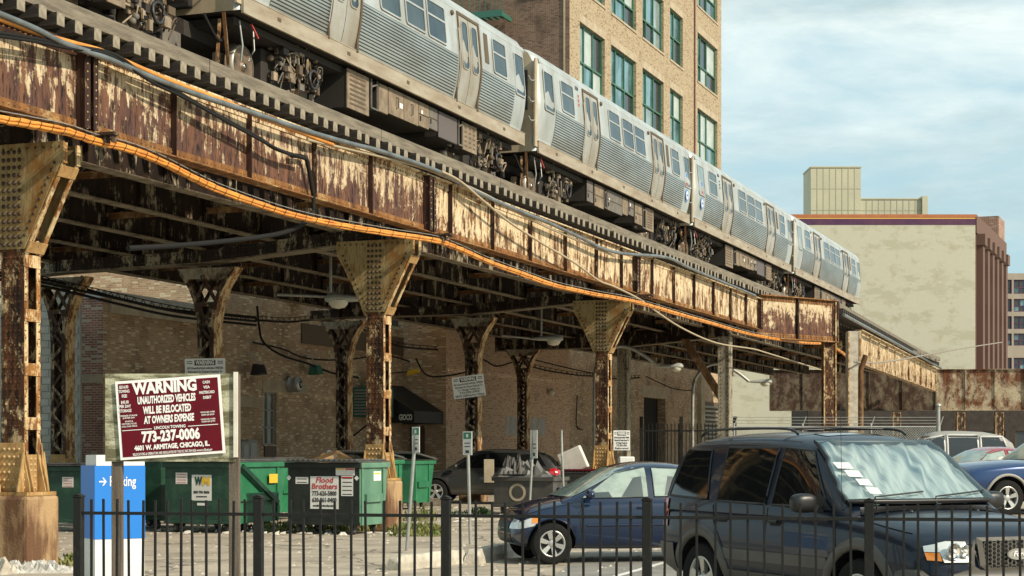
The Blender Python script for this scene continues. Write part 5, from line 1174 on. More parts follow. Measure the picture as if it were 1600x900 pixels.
sign_post(877, 672, 712, 882, 805, 41, -86, 'bare thin post with edge-on sign just left of the foam slab', 'sign_white')
# ================================================================ FENCE
def fz_(px): return F/(197+(px-900)*8/575)
def fpt(px): z = fz_(px); return Vector((PX(px, z), z, 0))
pp = [123, 404, 697, 1011, 1358, 1704]; fr = thing('picket_fence', fpt(123), 0, 'low black iron picket fence along the front of the lot', 'fence'); o0 = fpt(123)
ang = math.atan2((fpt(1704)-o0).y, (fpt(1704)-o0).x); fr.rotation_euler = (0, 0, ang); fd = lambda px: (fpt(px)-o0).length
s = MB(); s.box(-.036, .036, -.036, .036, 0, 1.235); s.box(-.042, .042, -.042, .042, 1.235, 1.25); s.prism([(-.042, 1.25), (.042, 1.25), (.0, 1.268)], -.04, .04)
ps = s.build('post', 'black_iron', fr, bevel=.004, seg=1); ps.location = (0, 0, 0)
for px in pp[1:]: link_copy(ps, fr, (fd(px), 0, 0))
pk0 = MB().box(-.0095, .0095, -.0095, .0095, .06, 1.225).build('picket', 'black_iron', fr, bevel=.002, seg=1)
first = True
for i in range(5):
    a, b = fd(pp[i]), fd(pp[i+1]); n = [13, 11, 12, 12, 12][i]
    for k in range(n):
        x = a+(b-a)*(k+1)/(n+1); l = (x, random.uniform(-.003, .003), random.uniform(-.012, .006))
        if first: pk0.location = l; first = False; o = pk0
        else: o = link_copy(pk0, fr, l)
        o.rotation_euler = (random.uniform(-.01, .01), random.uniform(-.012, .012), 0)
    for z in (1.105, .14):
        s = MB(); s.box(a+.037, b-.037, -.014, .014, z-.013, z+.013); s.build('rail', 'black_iron', fr)
# ================================================================ DUMPSTERS
def dumpster(px, z, w, d, h, mfront, mside, label, lid='lid_black', slope=.12, wheels=True, ribs=True, yaw=-AL, name='dumpster', lidopen=0.0):
    r = thing(name, (PX(px, z), z, 0), yaw, label, 'dumpster')
    zb = .18 if wheels else .03
    s = MB().m(mfront); t = .03
    prof_ = [(0, zb), (d-.06, zb), (d, h), (0+.0, h*.98)]
    s.add([(0, 0, zb), (w, 0, zb), (w, -.0, h), (0, -.0, h)], [(0, 1, 2, 3)]); s.m(mside)
    s.add([(w, 0, zb), (w, d-.05, zb), (w, d+slope, h+.0), (w, 0, h)], [(0, 1, 2, 3)]); s.add([(0, 0, zb), (0, d-.05, zb), (0, d+slope, h), (0, 0, h)], [(0, 1, 2, 3)])
    s.add([(0, d-.05, zb), (w, d-.05, zb), (w, d+slope, h), (0, d+slope, h)], [(0, 1, 2, 3)]); s.add([(0, 0, zb), (w, 0, zb), (w, d-.05, zb), (0, d-.05, zb)], [(0, 1, 2, 3)])
    s.build('body', None, r)
    s = MB().m(mfront); s.box(-.05, w+.05, -.06, -.001, h-.09, h+.01); s.m(mside).box(w+.001, w+.05, -.001, d+slope+.03, h-.09, h+.01); s.box(-.05, -.001, -.001, d+slope, h-.09, h+.01)
    s.m(mfront).box(-.02, w+.02, -.03, -.002, zb, zb+.07); s.m(mside)
    s.build('rim', None, r, bevel=.012)
    if ribs:
        s = MB(); s.box(w+.001, w+.06, .22, d-.22, h*.45, h*.45+.16); s.box(w+.001, w+.035, .05, .11, zb, h-.1); s.box(w+.001, w+.035, d-.15, d-.09, zb, h-.1); s.build('fork_pocket', mside, r, bevel=.01)
    if lid:
        for a, b in ((0.0, .498), (.502, 1.0)):
            s = MB(); n = 7
            s.box(w*a-.04*(a == 0), w*b+.04*(b == 1), -.12, d+slope, h+.015, h+.04)
            for q in range(n):
                x = w*a+(b-a)*w*(q+.5)/n; s.box(x-.035, x+.035, -.10, d+slope-.04, h+.04, h+.075)
            s.m('x') if False else None
            o = s.build('lid', lid, r, bevel=.012); 
            if lidopen: o.location = (0, d+slope, h*(1-math.cos(lidopen))+0); o.rotation_euler = (-lidopen, 0, 0); o.location = (0, (d+slope)*(1-math.cos(lidopen)), h*(1-math.cos(lidopen))+(d+slope)*math.sin(lidopen))
    if wheels:
        for x in (.18, w-.18):
            for y in (.12, d-.2):
                s = MB().m('rubber'); s.lathe([(0, -.03), (.085, -.03), (.1, -.02), (.1, .02), (.085, .03), (0, .03)], (0, 0, 0), 'x', 14); s.m('wall_grey').lathe([(0, -.035), (.05, -.034), (.05, .034), (0, .035)], (0, 0, 0), 'x', 10)
                s.m('barrel_grey'); s.box(-.045, -.037, -.05, .05, -.02, .11); s.box(.037, .045, -.05, .05, -.02, .11); s.box(-.05, .05, -.07, .07, .10, .12)
                o = s.build('caster', None, r); o.location = (x, y, .1); o.rotation_euler = (0, 0, random.uniform(-.9, .9)+.6)
    return r
def sticker(r, x, z, w, h, m='sign_white', txt=None, tm='sign_black', fitf=.85, y=-.004, name='label', rows=None):
    s = MB().m(m); s.box(x-w/2, x+w/2, y, y+.003, z-h/2, z+h/2)
    if rows:
        for i in range(rows): s.m(tm).box(x-w*.4, x+w*.4, y-.001, y-.0001, z+h*(.5-(i+.6)/rows)-h*.06/rows*2, z+h*(.5-(i+.6)/rows)+h*.06/rows*2)
    o = s.build(name, None, r)
    for t_, sz, zz0, mm, sh, ff in (txt or []): text(t_, sz, mm, o, (x, y-.003, z+zz0), (PI/2, 0, 0), .003, fit=w*ff, shear=sh)
    return o
r = dumpster(450, 33.2, 1.52, 1.15, 1.36, 'dump_black', 'dump_sage', 'black dumpster on casters with red lettered white sign and pale green end')  # dark front and pale end paint in the shaded and sunlit sides
sticker(r, .78, .80, .60, .62, txt=[('Flood', .15, .235, 'sign_red', .15, .62), ('Brothers', .15, .115, 'sign_red', .12, .90), ('773-626-5800', .12, -.02, 'sign_black', 0, .86), ('630-861-0400', .12, -.145, 'sign_black', 0, .86), ('www.floodbrothersdisposal.com', .05, -.25, 'sign_black', 0, .8)])
sticker(r, .30, 1.03, .27, .13, rows=2); sticker(r, 1.26, .93, .25, .38, rows=5); sticker(r, 1.22, 1.20, .40, .14)
s = MB().m('sign_yellow'); s.box(1.03, 1.2, -.006, -.0045, 1.235, 1.26); s.m('sign_red').box(1.22, 1.41, -.006, -.0045, 1.235, 1.26).box(1.14, 1.38, -.006, -.0045, 1.08, 1.105); s.build('label_band', None, r)
for x in (.02, 1.46):
    s = MB(); s.add([(x-.05, -.004, 1.08), (x, -.004, 1.03), (x+.05, -.004, 1.08), (x, -.004, 1.13)], [(0, 1, 2, 3)]); s.build('reflector', 'sign_white', r)
s = MB().m('sign_white'); s.box(1.5211, 1.523, .62, .95, 1.02, 1.2); s.m('sign_yellow').box(1.5232, 1.524, .65, .92, 1.14, 1.17); s.build('label', None, r)
r = dumpster(258, 33.8, 1.50, 1.9, 1.36, 'dump_green', 'dump_bright', 'dark green dumpster with WM lettered label behind the maroon sign post', slope=.35)  # one green paint: dark tone for the shaded front, bright for the sunlit end
sticker(r, .82, .88, .44, .50, txt=[('800 796 9696', .07, -.09, 'decal_black', 0, .8), ('www.wm.com', .04, -.17, 'decal_black', 0, .55)])
o = bpy.data.objects
s = MB()
text('W', .21, 'dump_green', r, (.75, -.008, 1.0), (PI/2, 0, 0), .012, fit=.17); text('M', .21, 'sign_yellow', r, (.92, -.0085, 1.0), (PI/2, 0, 0), .012, fit=.17)
sticker(r, .37, 1.06, .26, .22, m='sign_white', rows=4, tm='sign_red'); sticker(r, 0.82, .56, .2, .05)
s = MB(); s.box(1.5611, 1.563, 1.35, 1.7, .95, 1.13) ; s.build('label', 'sign_yellow', r)
s = MB(); s.bar((1.58, .25, 1.3), (1.58, 1.7, .55), .04, .09); s.build('side_rib', 'dump_green', r)
r = dumpster(176, 35.5, 1.15, 1.3, 1.50, 'dump_green', 'dump_green', 'plain dark green dumpster between the parking pylon and the WM lettered one', ribs=False)
text('6', .12, 'lettering_white', r, (.72, -.07, 1.25))
r = dumpster(58, 34.2, 1.1, 1.3, 1.28, 'dump_green', 'dump_green', 'dark green dumpster half hidden between the stained pier and the parking pylon', lid='lid_black')
sticker(r, .72, .98, .26, .2, rows=4, tm='sign_red')
r = dumpster(372, 39.5, 1.0, 1.3, 1.36, 'dump_bright', 'dump_bright', 'bright green dumpster with black lids behind the WM lettered one')
r = dumpster(596, 46.5, .95, 1.1, 1.30, 'dump_bright', 'dump_bright', 'bright green dumpster with raised black lid behind the second rusty column', lidopen=.12, slope=.30)
r = dumpster(520, 40.5, 1.2, 1.2, 1.36, 'dump_bright', 'dump_bright', 'green dumpster with black ribbed lids hidden behind the black one, under the cardboard', lidopen=.12)
r = dumpster(772, 43, 1.55, 1.0, .92, 'barrel_grey', 'barrel_grey', 'low dark grey waste bin with round emblem and rubbish on top', lid=None, ribs=False)
s = MB().m('stone_band'); s.lathe([(.22, 0), (.22, -.006), (.16, -.006), (.16, 0)], (.62, -.002, .55), 'y', 20, False); s.m('barrel_grey').lathe([(.16, -.005), (0, -.005)], (.62, -.002, .55), 'y', 20); s.build('emblem', None, r)
# heaped rubbish on the bin
def crumple(name, m, w, d, h, parent=None, n=12, seed=1, loc=(0, 0, 0)):
    rnd = random.Random(seed); s = MB(); vs = []
    for i in range(n+1):
        for j in range(n+1):
            x, y = i/n, j/n; e = min(1, 4*min(x, 1-x, y, 1-y)); vs.append((w*(x-.5)+rnd.uniform(-1, 1)*w/n*.35, d*(y-.5)+rnd.uniform(-1, 1)*d/n*.35, h*e*(rnd.random()**1.2)))
    s.add(vs, [(i*(n+1)+j, i*(n+1)+j+1, (i+1)*(n+1)+j+1, (i+1)*(n+1)+j) for i in range(n) for j in range(n)]); return s.build(name, m, parent, fix=False, loc=loc)
tag(crumple('rubbish_bags', 'lid_black', 1.5, .9, .45, loc=(PX(815, 42.7), 43.2, .93), seed=4), 'heap of dark rubbish bags on the low grey waste bin', 'rubbish bags')
tag(crumple('rubbish_bags', 'barrel_grey', .7, .6, .5, loc=(PX(800, 42.7), 43.1, 1.0), seed=9), 'brown grey sack lying highest on the low grey waste bin', 'rubbish bags')
r = dumpster(880, 45, 1.45, 1.0, .98, 'barrel_grey', 'barrel_grey', 'black cooking oil bin with maroon and white label behind the blue sedan', ribs=False)
sticker(r, .72, .62, .55, .5, m='sign_white'); sticker(r, .72, .78, .53, .20, m='sign_maroon', y=-.008, txt=[('USED COOKING', .07, .04, 'lettering_white', 0, .9), ('OIL ONLY', .07, -.05, 'lettering_white', 0, .6)])
s = MB(); s.box(0, 1.45, -.13, .9, 1.06, 1.10) ; s.build('red_lid_edge', 'sign_maroon', r)
fs = thing('foam_slab', P(903, 737, 45.3), 0, 'white ridged foam slab leaning on top of the black cooking oil bin', 'foam slab'); fs.rotation_euler = (0, math.radians(-24), -.3)
s = MB(); s.box(-.33, .33, -.1, .1, 0, .62); s.build('slab', 'foam_white', fs, bevel=.03)
for k in range(9):
    s = MB(); s.box(-.31, .31, -.112, -.101, .04+k*.064, .075+k*.064); s.build('ridge', 'foam_white', fs)
tag(MB().box(-.2, .2, -.2, .2, 0, .42).build('white_box', 'sign_white', bevel=.03, loc=P(979, 738, 46)), 'small white appliance box between the third column and blue sedan roof', 'box')
tag(MB().box(-.13, .13, -.05, .05, -.3, .3).build('cardboard_piece', 'stone_band', bevel=.01, loc=P(764, 736, 44.4)), 'tall pale cardboard piece standing right of the laced column base', 'cardboard')
def carton(px, py, z, sx, sy, sz, rot, label, m='cardboard'):
    r = thing('cardboard_box', P(px, py, z), 0, label, 'box', 'cardboard boxes on the green dumpster'); r.rotation_euler = rot
    s = MB(); s.box(-sx/2, sx/2, -sy/2, sy/2, 0, sz); s.build('carton', m, r)
    s = MB(); s.add([(-sx/2, -sy/2, sz+.002), (sx/2, -sy/2, sz+.002), (sx/2+.02, -sy/2-.2, sz+.10), (-sx/2-.02, -sy/2-.2, sz+.10)], [(0, 1, 2, 3)]); s.add([(sx/2, -sy/2, sz+.004), (sx/2, sy/2, sz+.004), (sx/2+.16, sy/2, sz+.12), (sx/2+.16, -sy/2, sz+.12)], [(0, 1, 2, 3)]); s.build('flap', m, r, fix=False)
carton(505, 731, 40.4, .55, .5, .22, (.0, -.35, .3), 'flattened brown cardboard box lying tilted on the green dumpster, in the middle of the pile')
carton(520, 726, 40.8, .42, .4, .26, (.2, .45, .5), 'white edged cardboard box tipped highest in the pile on the green dumpster', 'foam_white')
carton(487, 731, 40.6, .45, .4, .12, (.1, -.3, -.2), 'thin cardboard sheet at the left end of the pile on the dumpster')
carton(532, 732, 40.3, .4, .4, .2, (.0, .5, .1), 'brown box lying at the right end of the cardboard pile')
# electric cabinets
for k, (x0, x1, y0) in enumerate(((378, 390, 690), (389, 403, 687))):
    u = UW+.3; v = pv((x0+x1)/2, u); z1 = pz(x0, y0, u); wv = pv(x1, u)-pv(x0, u)
    r = thing('electric_cabinet', W(u, v), -AL, ['narrower grey electric cabinet on the brown brick wall, left of its pair', 'wider grey electric cabinet on the brown brick wall, right of its pair'][k], 'cabinet')
    s = MB(); s.box(-.28, .0, -wv/2, wv/2, .5, z1); s.build('housing', 'wall_grey', r, bevel=.02)
    s = MB(); s.box(.001, .02, -wv/2+.1, wv/2-.1, .7, z1-.1); s.build('door', 'lamp_grey', r, bevel=.01)
# ---- wheel stops
def stop(pa, za, pb, zb_, label):
    a, b = Vector((PX(pa, za), za, 0)), Vector((PX(pb, zb_), zb_, 0)); d = b-a; r = thing('wheel_stop', a, math.atan2(d.y, d.x), label, 'wheel stop', 'concrete wheel stops'); n = 14; s = MB(); vs = []
    rnd = random.Random(int(pa))
    for i in range(n+1):
        x = d.length*i/n; e = .75 if i in (0, n) else 1
        for y, z in ((-.15, .0), (-.14, .09), (-.085, .20), (.085, .20), (.14, .09), (.15, .0)): vs.append((x+rnd.uniform(-.012, .012)+(.03*(1 if i == 0 else -1) if i in (0, n) and z > .15 else 0), y*e+rnd.uniform(-.008, .008), z*(e if z > .1 else 1)+(.0 if z == 0 else rnd.uniform(-.01, .008))))
    s.add(vs, [(i*6+k, i*6+k+1, (i+1)*6+k+1, (i+1)*6+k) for i in range(n) for k in range(5)]).add(vs[:6], [list(range(6))]).add(vs[-6:], [list(range(6))]); s.build('block', 'concrete_light', r, bevel=.01)
stop(612, 23.3, 722, 24.9, 'pale broken concrete wheel stop nearest the middle fence post, left one')
stop(736, 24.6, 812, 27.2, 'pale concrete wheel stop in front of the blue sedan nose, right one')
# ---- plastic sheet and rubble at the bottom left
tag(crumple('plastic_sheet', 'plastic_wrap', 1.15, .5, .17, n=22, loc=(PX(52, 23.0), 23.0, 0), seed=3), 'crumpled pale plastic sheeting on the ground before the stained pier', 'plastic sheet')
tag(crumple('litter', 'foam_white', .5, .35, .16, n=6, loc=(PX(548, 41), 41, 1.42), seed=31), 'crumpled pale paper lying on the dumpster lids right of the cardboard pile', 'litter')
s = MB(); rnd = random.Random(8)
for _ in range(260):
    px_, z_q = rnd.choice(((rnd.uniform(240, 620), rnd.uniform(33.0, 36.5)), (rnd.uniform(620, 960), rnd.uniform(38, 48)))); x_q = PX(px_, z_q); q = rnd.uniform(.02, .07); h_q = rnd.uniform(.01, .05)
    s.add([(x_q-q, z_q-q*.6, .012), (x_q+q, z_q-q*.5, .014), (x_q+q*.8, z_q+q*.7, .012+h_q), (x_q-q*.7, z_q+q*.6, .012+h_q*.6)], [(0, 1, 2, 3)])
tag(s.build('debris', 'foam_white', kind='stuff'), 'small scraps of litter and leaves scattered around the dumpsters', 'debris')
tag(crumple('rubble', 'concrete_light', .35, .5, .30, n=6, loc=(PX(2, 22.6), 22.7, 0), seed=5), 'broken pale concrete lump at the bottom left corner', 'rubble')
# ---- weeds and litter
def weeds(name, spots, label, m):
    s = MB(); rnd = random.Random(11); b0 = Vector((spots[0][0], spots[0][1], 0))
    for x, y, r, n, h in spots:
        for _ in range(n):
            a = rnd.uniform(0, 2*PI); q = r*math.sqrt(rnd.random()); px_, py_ = x+q*math.cos(a)-b0.x, y+q*math.sin(a)*.6-b0.y; hh = h*rnd.uniform(.3, 1)*(1-q/r*.5); la = rnd.uniform(0, 2*PI); l = rnd.uniform(.1, .5)*hh; w_ = rnd.uniform(.006, .016)
            t = Vector((px_+l*math.cos(la), py_+l*math.sin(la), hh)); md = Vector((px_+l*.35*math.cos(la), py_+l*.35*math.sin(la), hh*.6)); sd = Vector((math.sin(la), -math.cos(la), 0))*w_
            p0 = Vector((px_, py_, 0)); s.add([p0-sd*.5, p0+sd*.5, md+sd, md-sd, t], [(0, 1, 2, 3), (3, 2, 4)])
            if rnd.random() < .6: lf = md+Vector((rnd.uniform(-.05, .05), rnd.uniform(-.05, .05), .02)); s.add([md, lf+sd*2, lf+Vector((0, 0, .05)), lf-sd*2], [(0, 1, 2, 3)])
    o = s.build(name, m, fix=False, kind='stuff', loc=b0); tag(o, label, 'weeds'); return o
weeds('weeds', [(PX(662, 33.2), 33.2, .5, 330, .38), (PX(650, 31.5), 32.3, .6, 200, .2), (PX(625, 33.5), 33.6, .3, 120, .3), (PX(655, 39), 39, .4, 120, .6)], 'yellow green weeds growing at the foot of the second rusty column pier', 'weed')
weeds('weeds', [(PX(440, 34), 34, .35, 160, .35), (PX(500, 34.5), 34.5, .6, 200, .22), (PX(550, 34.3), 34.3, .5, 150, .25)], 'green weeds under and beside the black dumpster', 'weed')
weeds('weeds', [(PX(750, 43), 42.4, .3, 120, .35), (PX(720, 43), 42.5, .5, 60, .15), (PX(385, 35.4), 34.8, .4, 90, .25)], 'low green weeds near the laced column pier and grey bin', 'weed_dark')
weeds('weeds', [(PX(96, 24.6), 24.2, .35, 90, .12), (PX(108, 24.6), 25, .2, 60, .2)], 'sparse grass at the foot of the nearest stained pier', 'weed')
s = MB(); rnd = random.Random(5)
for _ in range(900):
    z = rnd.uniform(22.5, 50); x = PX(rnd.uniform(60, 1050), z); q = rnd.uniform(.008, .035); n = len(s.v); s.add([(x-q, z-q, .0), (x+q, z-q*.6, .0), (x+q*.7, z+q, .0), (x-q*.5, z+q*.8, .0), (x, z, q*.8)], [(0, 1, 4), (1, 2, 4), (2, 3, 4), (3, 0, 4)])
tag(s.build('gravel', 'concrete_light', kind='stuff'), 'loose grit and small stones scattered over the lot', 'gravel')
for k, (px, z, a) in enumerate(((512, 33, .3), (536, 32.6, 1.1), (430, 32.8, .6))):
    tag(crumple('litter', 'foam_white', .16, .12, .07, n=4, loc=(PX(px, z), z, .005), seed=20+k), ['white paper scrap under the black dumpster, middle one', 'white litter scrap right of the one under the black dumpster', 'pale litter scrap left of the black dumpster'][k], 'litter')
s = MB(); s.box(-.55, .55, -.12, .12, 0, .22); tag(s.build('timber_block', 'guard_wood', bevel=.01, loc=(PX(668, 50), 49.2, 0)), 'low timber block lying in front of the grey crossover wheel', 'timber')
# ================================================================ CARS
def wheel(parent, x, y, r, w, side, spokes=5, rim='alloy', steer=0.0, hub=True):
    s = MB().m('tyre'); hw = w/2
    s.lathe([(r*.62, -hw*.8), (r*.9, -hw), (r*.975, -hw*.8), (r, -hw*.4), (r, hw*.4), (r*.975, hw*.8), (r*.9, hw), (r*.62, hw*.8)], (0, 0, 0), 'y', 36)
    wo = s.build('wheel', None, parent); wo.location = (x, y, r); wo.rotation_euler = (0, 0, steer)
    o = side; s = MB().m('trim_black'); s.lathe([(r*.60, o*hw*.2), (0, o*hw*.2)], (0, 0, 0), 'y', 28, False)
    s.m(rim); s.lathe([(r*.64, o*hw*.82), (r*.60, o*hw*.88), (r*.56, o*hw*.7), (r*.55, o*hw*.2)], (0, 0, 0), 'y', 36)
    for k in range(spokes):
        a = 2*PI*k/spokes+.3; c, s_ = math.cos(a), math.sin(a)
        p = lambda rr, t, h: (rr*c-t*s_, o*h, rr*s_+t*c)
        wi, wo_ = r*.075, r*.125
        vs = [p(r*.10, -wi, hw*.62), p(r*.10, wi, hw*.62), p(r*.58, wo_, hw*.80), p(r*.58, -wo_, hw*.80), p(r*.10, -wi, hw*.3), p(r*.10, wi, hw*.3), p(r*.58, wo_, hw*.4), p(r*.58, -wo_, hw*.4)]
        s.add(vs, [(0, 1, 2, 3), (4, 7, 6, 5), (0, 4, 5, 1), (1, 5, 6, 2), (2, 6, 7, 3), (3, 7, 4, 0)])
    s.lathe([(r*.17, o*hw*.3), (r*.17, o*hw*.66), (r*.12, o*hw*.72), (0, o*hw*.73)], (0, 0, 0), 'y', 20)
    s.m('trim_black')
    for k in range(5): a = 2*PI*k/5; s.lathe([(r*.022, o*hw*.6), (r*.022, o*hw*.72), (0, o*hw*.72)], (r*.22*math.cos(a), 0, r*.22*math.sin(a)), 'y', 6)
    s.build('rim', None, wo)
class Car:
    def __init__(c, name, label, loc, yaw, body, cabin, wheels, wr, paint, cat='car', cabmat=None, arch=.055, tw=.22, spokes=5, zbase=0, steer=0.0, track=None):
        c.r = thing(name, loc, yaw, label, cat); c.paint = paint
        vs = []; N = 9
        for x, w, zb, zs, zt in body:
            half = [(0, zb), (w*.55, zb), (w-.10, zb), (w-.015, zb+.12), (w, zb+(zs-zb)*.5), (w-.02, zs-.10), (w-.055, zs-.01), (w*.62, zt), (0, zt+.012)]
            vs.append([(x, -y, z) for y, z in half[::-1]][:-1]+[(x, y, z) for y, z in half])
        # order: from top centre down the right side to the bottom centre and up the left side
        M_ = len(vs[0]); V = [p for ring in vs for p in ring]
        Fs = []
        for i in range(len(vs)-1):
            for k in range(M_): Fs.append((i*M_+k, i*M_+(k+1) % M_, (i+1)*M_+(k+1) % M_, (i+1)*M_+k))
        # remove duplicated seam: first and last points are both top centre
        s = MB().m(paint); s.add(V, Fs, True); s.add(vs[0], [list(range(M_))], True); s.add(vs[-1], [list(range(M_))], True)
        o = s.build('body', None, c.r, fix=False); me = o.data
        b = bmesh.new(); b.from_mesh(me); bmesh.ops.remove_doubles(b, verts=b.verts, dist=.001); bmesh.ops.recalc_face_normals(b, faces=b.faces); b.to_mesh(me); b.free()
        me.materials.append(MT['trim_black'])
        m = o.modifiers.new('s', 'SUBSURF'); m.levels = 2; m.render_levels = 2
        cut = MB()
        for x in wheels:
            for sd in (-1, 1):
                y0, y1 = (sd*.48, sd*1.4); n = 28; R_ = wr+arch
                ring = [(x+R_*math.cos(2*PI*k/n), wr+R_*math.sin(2*PI*k/n)) for k in range(n)]; cut.prism(ring, y0, y1)
        co_ = cut.build('cutter', 'trim_black', None); co_.matrix_world = Matrix.Identity(4); co_.parent = c.r
        bm_ = o.modifiers.new('b', 'BOOLEAN'); bm_.operation = 'DIFFERENCE'; bm_.object = co_; bm_.solver = 'EXACT'; bm_.material_mode = 'TRANSFER'
        bpy.context.view_layer.update()
        nm = bpy.data.meshes.new_from_object(o.evaluated_get(bpy.context.evaluated_depsgraph_get())); o.modifiers.clear(); o.data = nm; nm.name = 'body'
        bpy.data.objects.remove(co_)
        c.body = o
        # cabin
        vs = []
        for x, zr, wb, wt, zb in cabin:
            h = zr-zb; half = [(wb, zb-.05), (wb, zb), (wb+(wt-wb)*.5, zb+h*.5), (wt+.02, zr-.09 if h > .2 else zr-.02*0-h*.2), (wt-.07, zr-.015 if h > .2 else zr), (wt*.5, zr+.018 if h > .2 else zr), (0, zr+.03 if h > .2 else zr+.004)]
            vs.append([(x, -y, z) for y, z in half]+[(x, y, z) for y, z in half[::-1]][1:])
        M_ = len(vs[0]); s = MB().m(cabmat or paint); s.add([p for q in vs for p in q], [(i*M_+k, i*M_+k+1, (i+1)*M_+k+1, (i+1)*M_+k) for i in range(len(vs)-1) for k in range(M_-1)], True); s.add(vs[0], [list(range(M_))]).add(vs[-1], [list(range(M_))])
        k_ = s.build('cabin', None, c.r); m = k_.modifiers.new('s', 'SUBSURF'); m.levels = 1; m.render_levels = 1
        bpy.context.view_layer.update(); nm2 = bpy.data.meshes.new_from_object(k_.evaluated_get(bpy.context.evaluated_depsgraph_get())); k_.modifiers.clear(); k_.data = nm2; nm2.name = 'cabin'; c.cabin = k_
        def bv(me): return BVHTree.FromPolygons([v.co.copy() for v in me.vertices], [list(p.vertices) for p in me.polygons])
        c.B = bv(nm); c.K = bv(nm2)
        ty = (track or (body[len(body)//2][1]-.12))
        for i, x in enumerate(wheels):
            for sd in (-1, 1): wheel(c.r, x, sd*ty, wr, tw, sd, spokes, steer=steer if i == 1 else 0)
    def pr(c, ax, a, b, off=.004, only=None):
        og, d = {'R': (Vector((a, -3, b)), Vector((0, 1, 0))), 'L': (Vector((a, 3, b)), Vector((0, -1, 0))), 'F': (Vector((5, a, b)), Vector((-1, 0, 0))), 'B': (Vector((-5, a, b)), Vector((1, 0, 0))), 'T': (Vector((a, b, 5)), Vector((0, 0, -1)))}[ax]
        best = None
        for t in ((c.B, c.K) if not only else ((c.K,) if only == 'K' else (c.B,))):
            h = t.ray_cast(og, d)
            if h[0] is not None and (best is None or h[3] < best[3]): best = h
        if best is None: return None
        n = best[1] if best[1].dot(d) < 0 else -best[1]
        return best[0]+n*off
    def patch(c, name, m, ax, q, off=.005, n=8, mm=6, parent=None, only=None, wave=None, sm=True):
        q = [Vector(p) for p in q]; vs = []
        for i in range(n+1):
            for j in range(mm+1):
                s, t = i/n, j/mm; p = (q[0]*(1-s)+q[1]*s)*(1-t)+(q[3]*(1-s)+q[2]*s)*t
                h = c.pr(ax, p.x, p.y, off+(wave(s, t) if wave else 0), only)
                vs.append(h)
        if any(v is None for v in vs):
            ok = [v for v in vs if v is not None]
            if not ok: return None
            vs = [v if v is not None else min(ok, key=lambda w: (w-ok[0]).length) for v in vs]
        s_ = MB().m(m); s_.add(vs, [(i*(mm+1)+j, i*(mm+1)+j+1, (i+1)*(mm+1)+j+1, (i+1)*(mm+1)+j) for i in range(n) for j in range(mm)], sm)
        return s_.build(name, None, parent or c.r, fix=False)
    def line(c, name, m, ax, pts, w=.008, off=.003, parent=None, only=None, res=6, th=0):
        P_ = []
        for a, b in zip(pts[:-1], pts[1:]):
            for k in range(res): P_.append((a[0]+(b[0]-a[0])*k/res, a[1]+(b[1]-a[1])*k/res))
        P_.append(pts[-1]); H = [c.pr(ax, p[0], p[1], off, only) for p in P_]; H = [h for h in H if h is not None]
        if len(H) < 2: return
        s = MB().m(m); s.tube(H, w/2, 5); return s.build(name, None, parent or c.r)
# ---------------- the black suv
Hd = Vector((.406, -.914)); ex = Car('suv', 'dark slate suv with silver sunshade parked behind the fence at lower right', (3.18, 16.13, 0), math.atan2(-.914, .406),
    [(-2.24, .74, .52, .92, .93), (-2.17, .85, .42, 1.06, 1.08), (-1.9, .885, .37, 1.10, 1.12), (-1.3, .895, .35, 1.10, 1.12), (-.4, .895, .33, 1.09, 1.11), (.5, .895, .33, 1.08, 1.10), (1.0, .89, .34, 1.07, 1.10), (1.35, .885, .36, 1.04, 1.11), (1.75, .87, .38, .99, 1.07), (2.03, .84, .40, .93, 1.02), (2.17, .79, .42, .86, .94), (2.25, .70, .46, .74, .78)],
    [(-2.16, 1.14, .80, .76, 1.08), (-2.08, 1.45, .84, .74, 1.08), (-1.97, 1.70, .85, .68, 1.08), (-1.7, 1.765, .86, .67, 1.08), (-.8, 1.79, .86, .67, 1.08), (.0, 1.77, .86, .66, 1.08), (.36, 1.72, .86, .65, 1.08), (.72, 1.43, .85, .70, 1.08), (1.12, 1.12, .82, .74, 1.06)], (-1.31, 1.31), .36, 'paint_slate', cat='suv', arch=.07, tw=.235, spokes=5, steer=.0)
R_ = ex.r
for q in ([(-2.0, 1.17), (-1.22, 1.15), (-1.36, 1.63), (-1.86, 1.63)], [(-1.05, 1.14), (-.17, 1.13), (-.17, 1.65), (-1.05, 1.65)], [(-.07, 1.13), (.80, 1.12), (.34, 1.62), (-.07, 1.65)]):
    for ax in 'RL':
        o = ex.patch('side_window', 'tint_glass', ax, q, .008, only='K')
        fr_ = [q[0], q[1], q[2], q[3], q[0]]; ex.line('window_seal', 'trim_black', ax, fr_, .022, .006, parent=o, only='K')
q = [(-.76, 1.15), (.76, 1.15), (.60, 1.66), (-.60, 1.66)]
gl = ex.patch('windshield', 'clear_glass', 'F', q, .075, 16, 10, only='K')
ex.patch('sunshade', 'shade_foil', 'F', [(-.75, 1.15), (.75, 1.15), (.59, 1.66), (-.59, 1.66)], .014, 60, 20, parent=gl, only='K', wave=lambda s, t: .018+.022*math.sin((s-.35*t+.06*math.sin(t*5))*30)*(.35+.65*math.sin(s*6+1)**2)+.008*math.sin(s*70-t*21))
ex.line('windshield_seal', 'trim_black', 'F', [q[0], q[1], q[2], q[3], q[0]], .05, .05, parent=gl, only='K', res=14)
for k in range(4): y = -.62+k*.028; z = 1.22+(3-k)*.072; ex.patch('permit_sticker', 'sign_white', 'F', [(y-.03, z-.026), (y+.085, z-.030), (y+.085, z+.024), (y-.03, z+.028)], .079, 3, 3, parent=gl, only='K')
ex.patch('rear_window', 'tint_glass', 'B', [(.66, 1.18), (-.66, 1.18), (-.58, 1.6), (.58, 1.6)], .008, only='K')
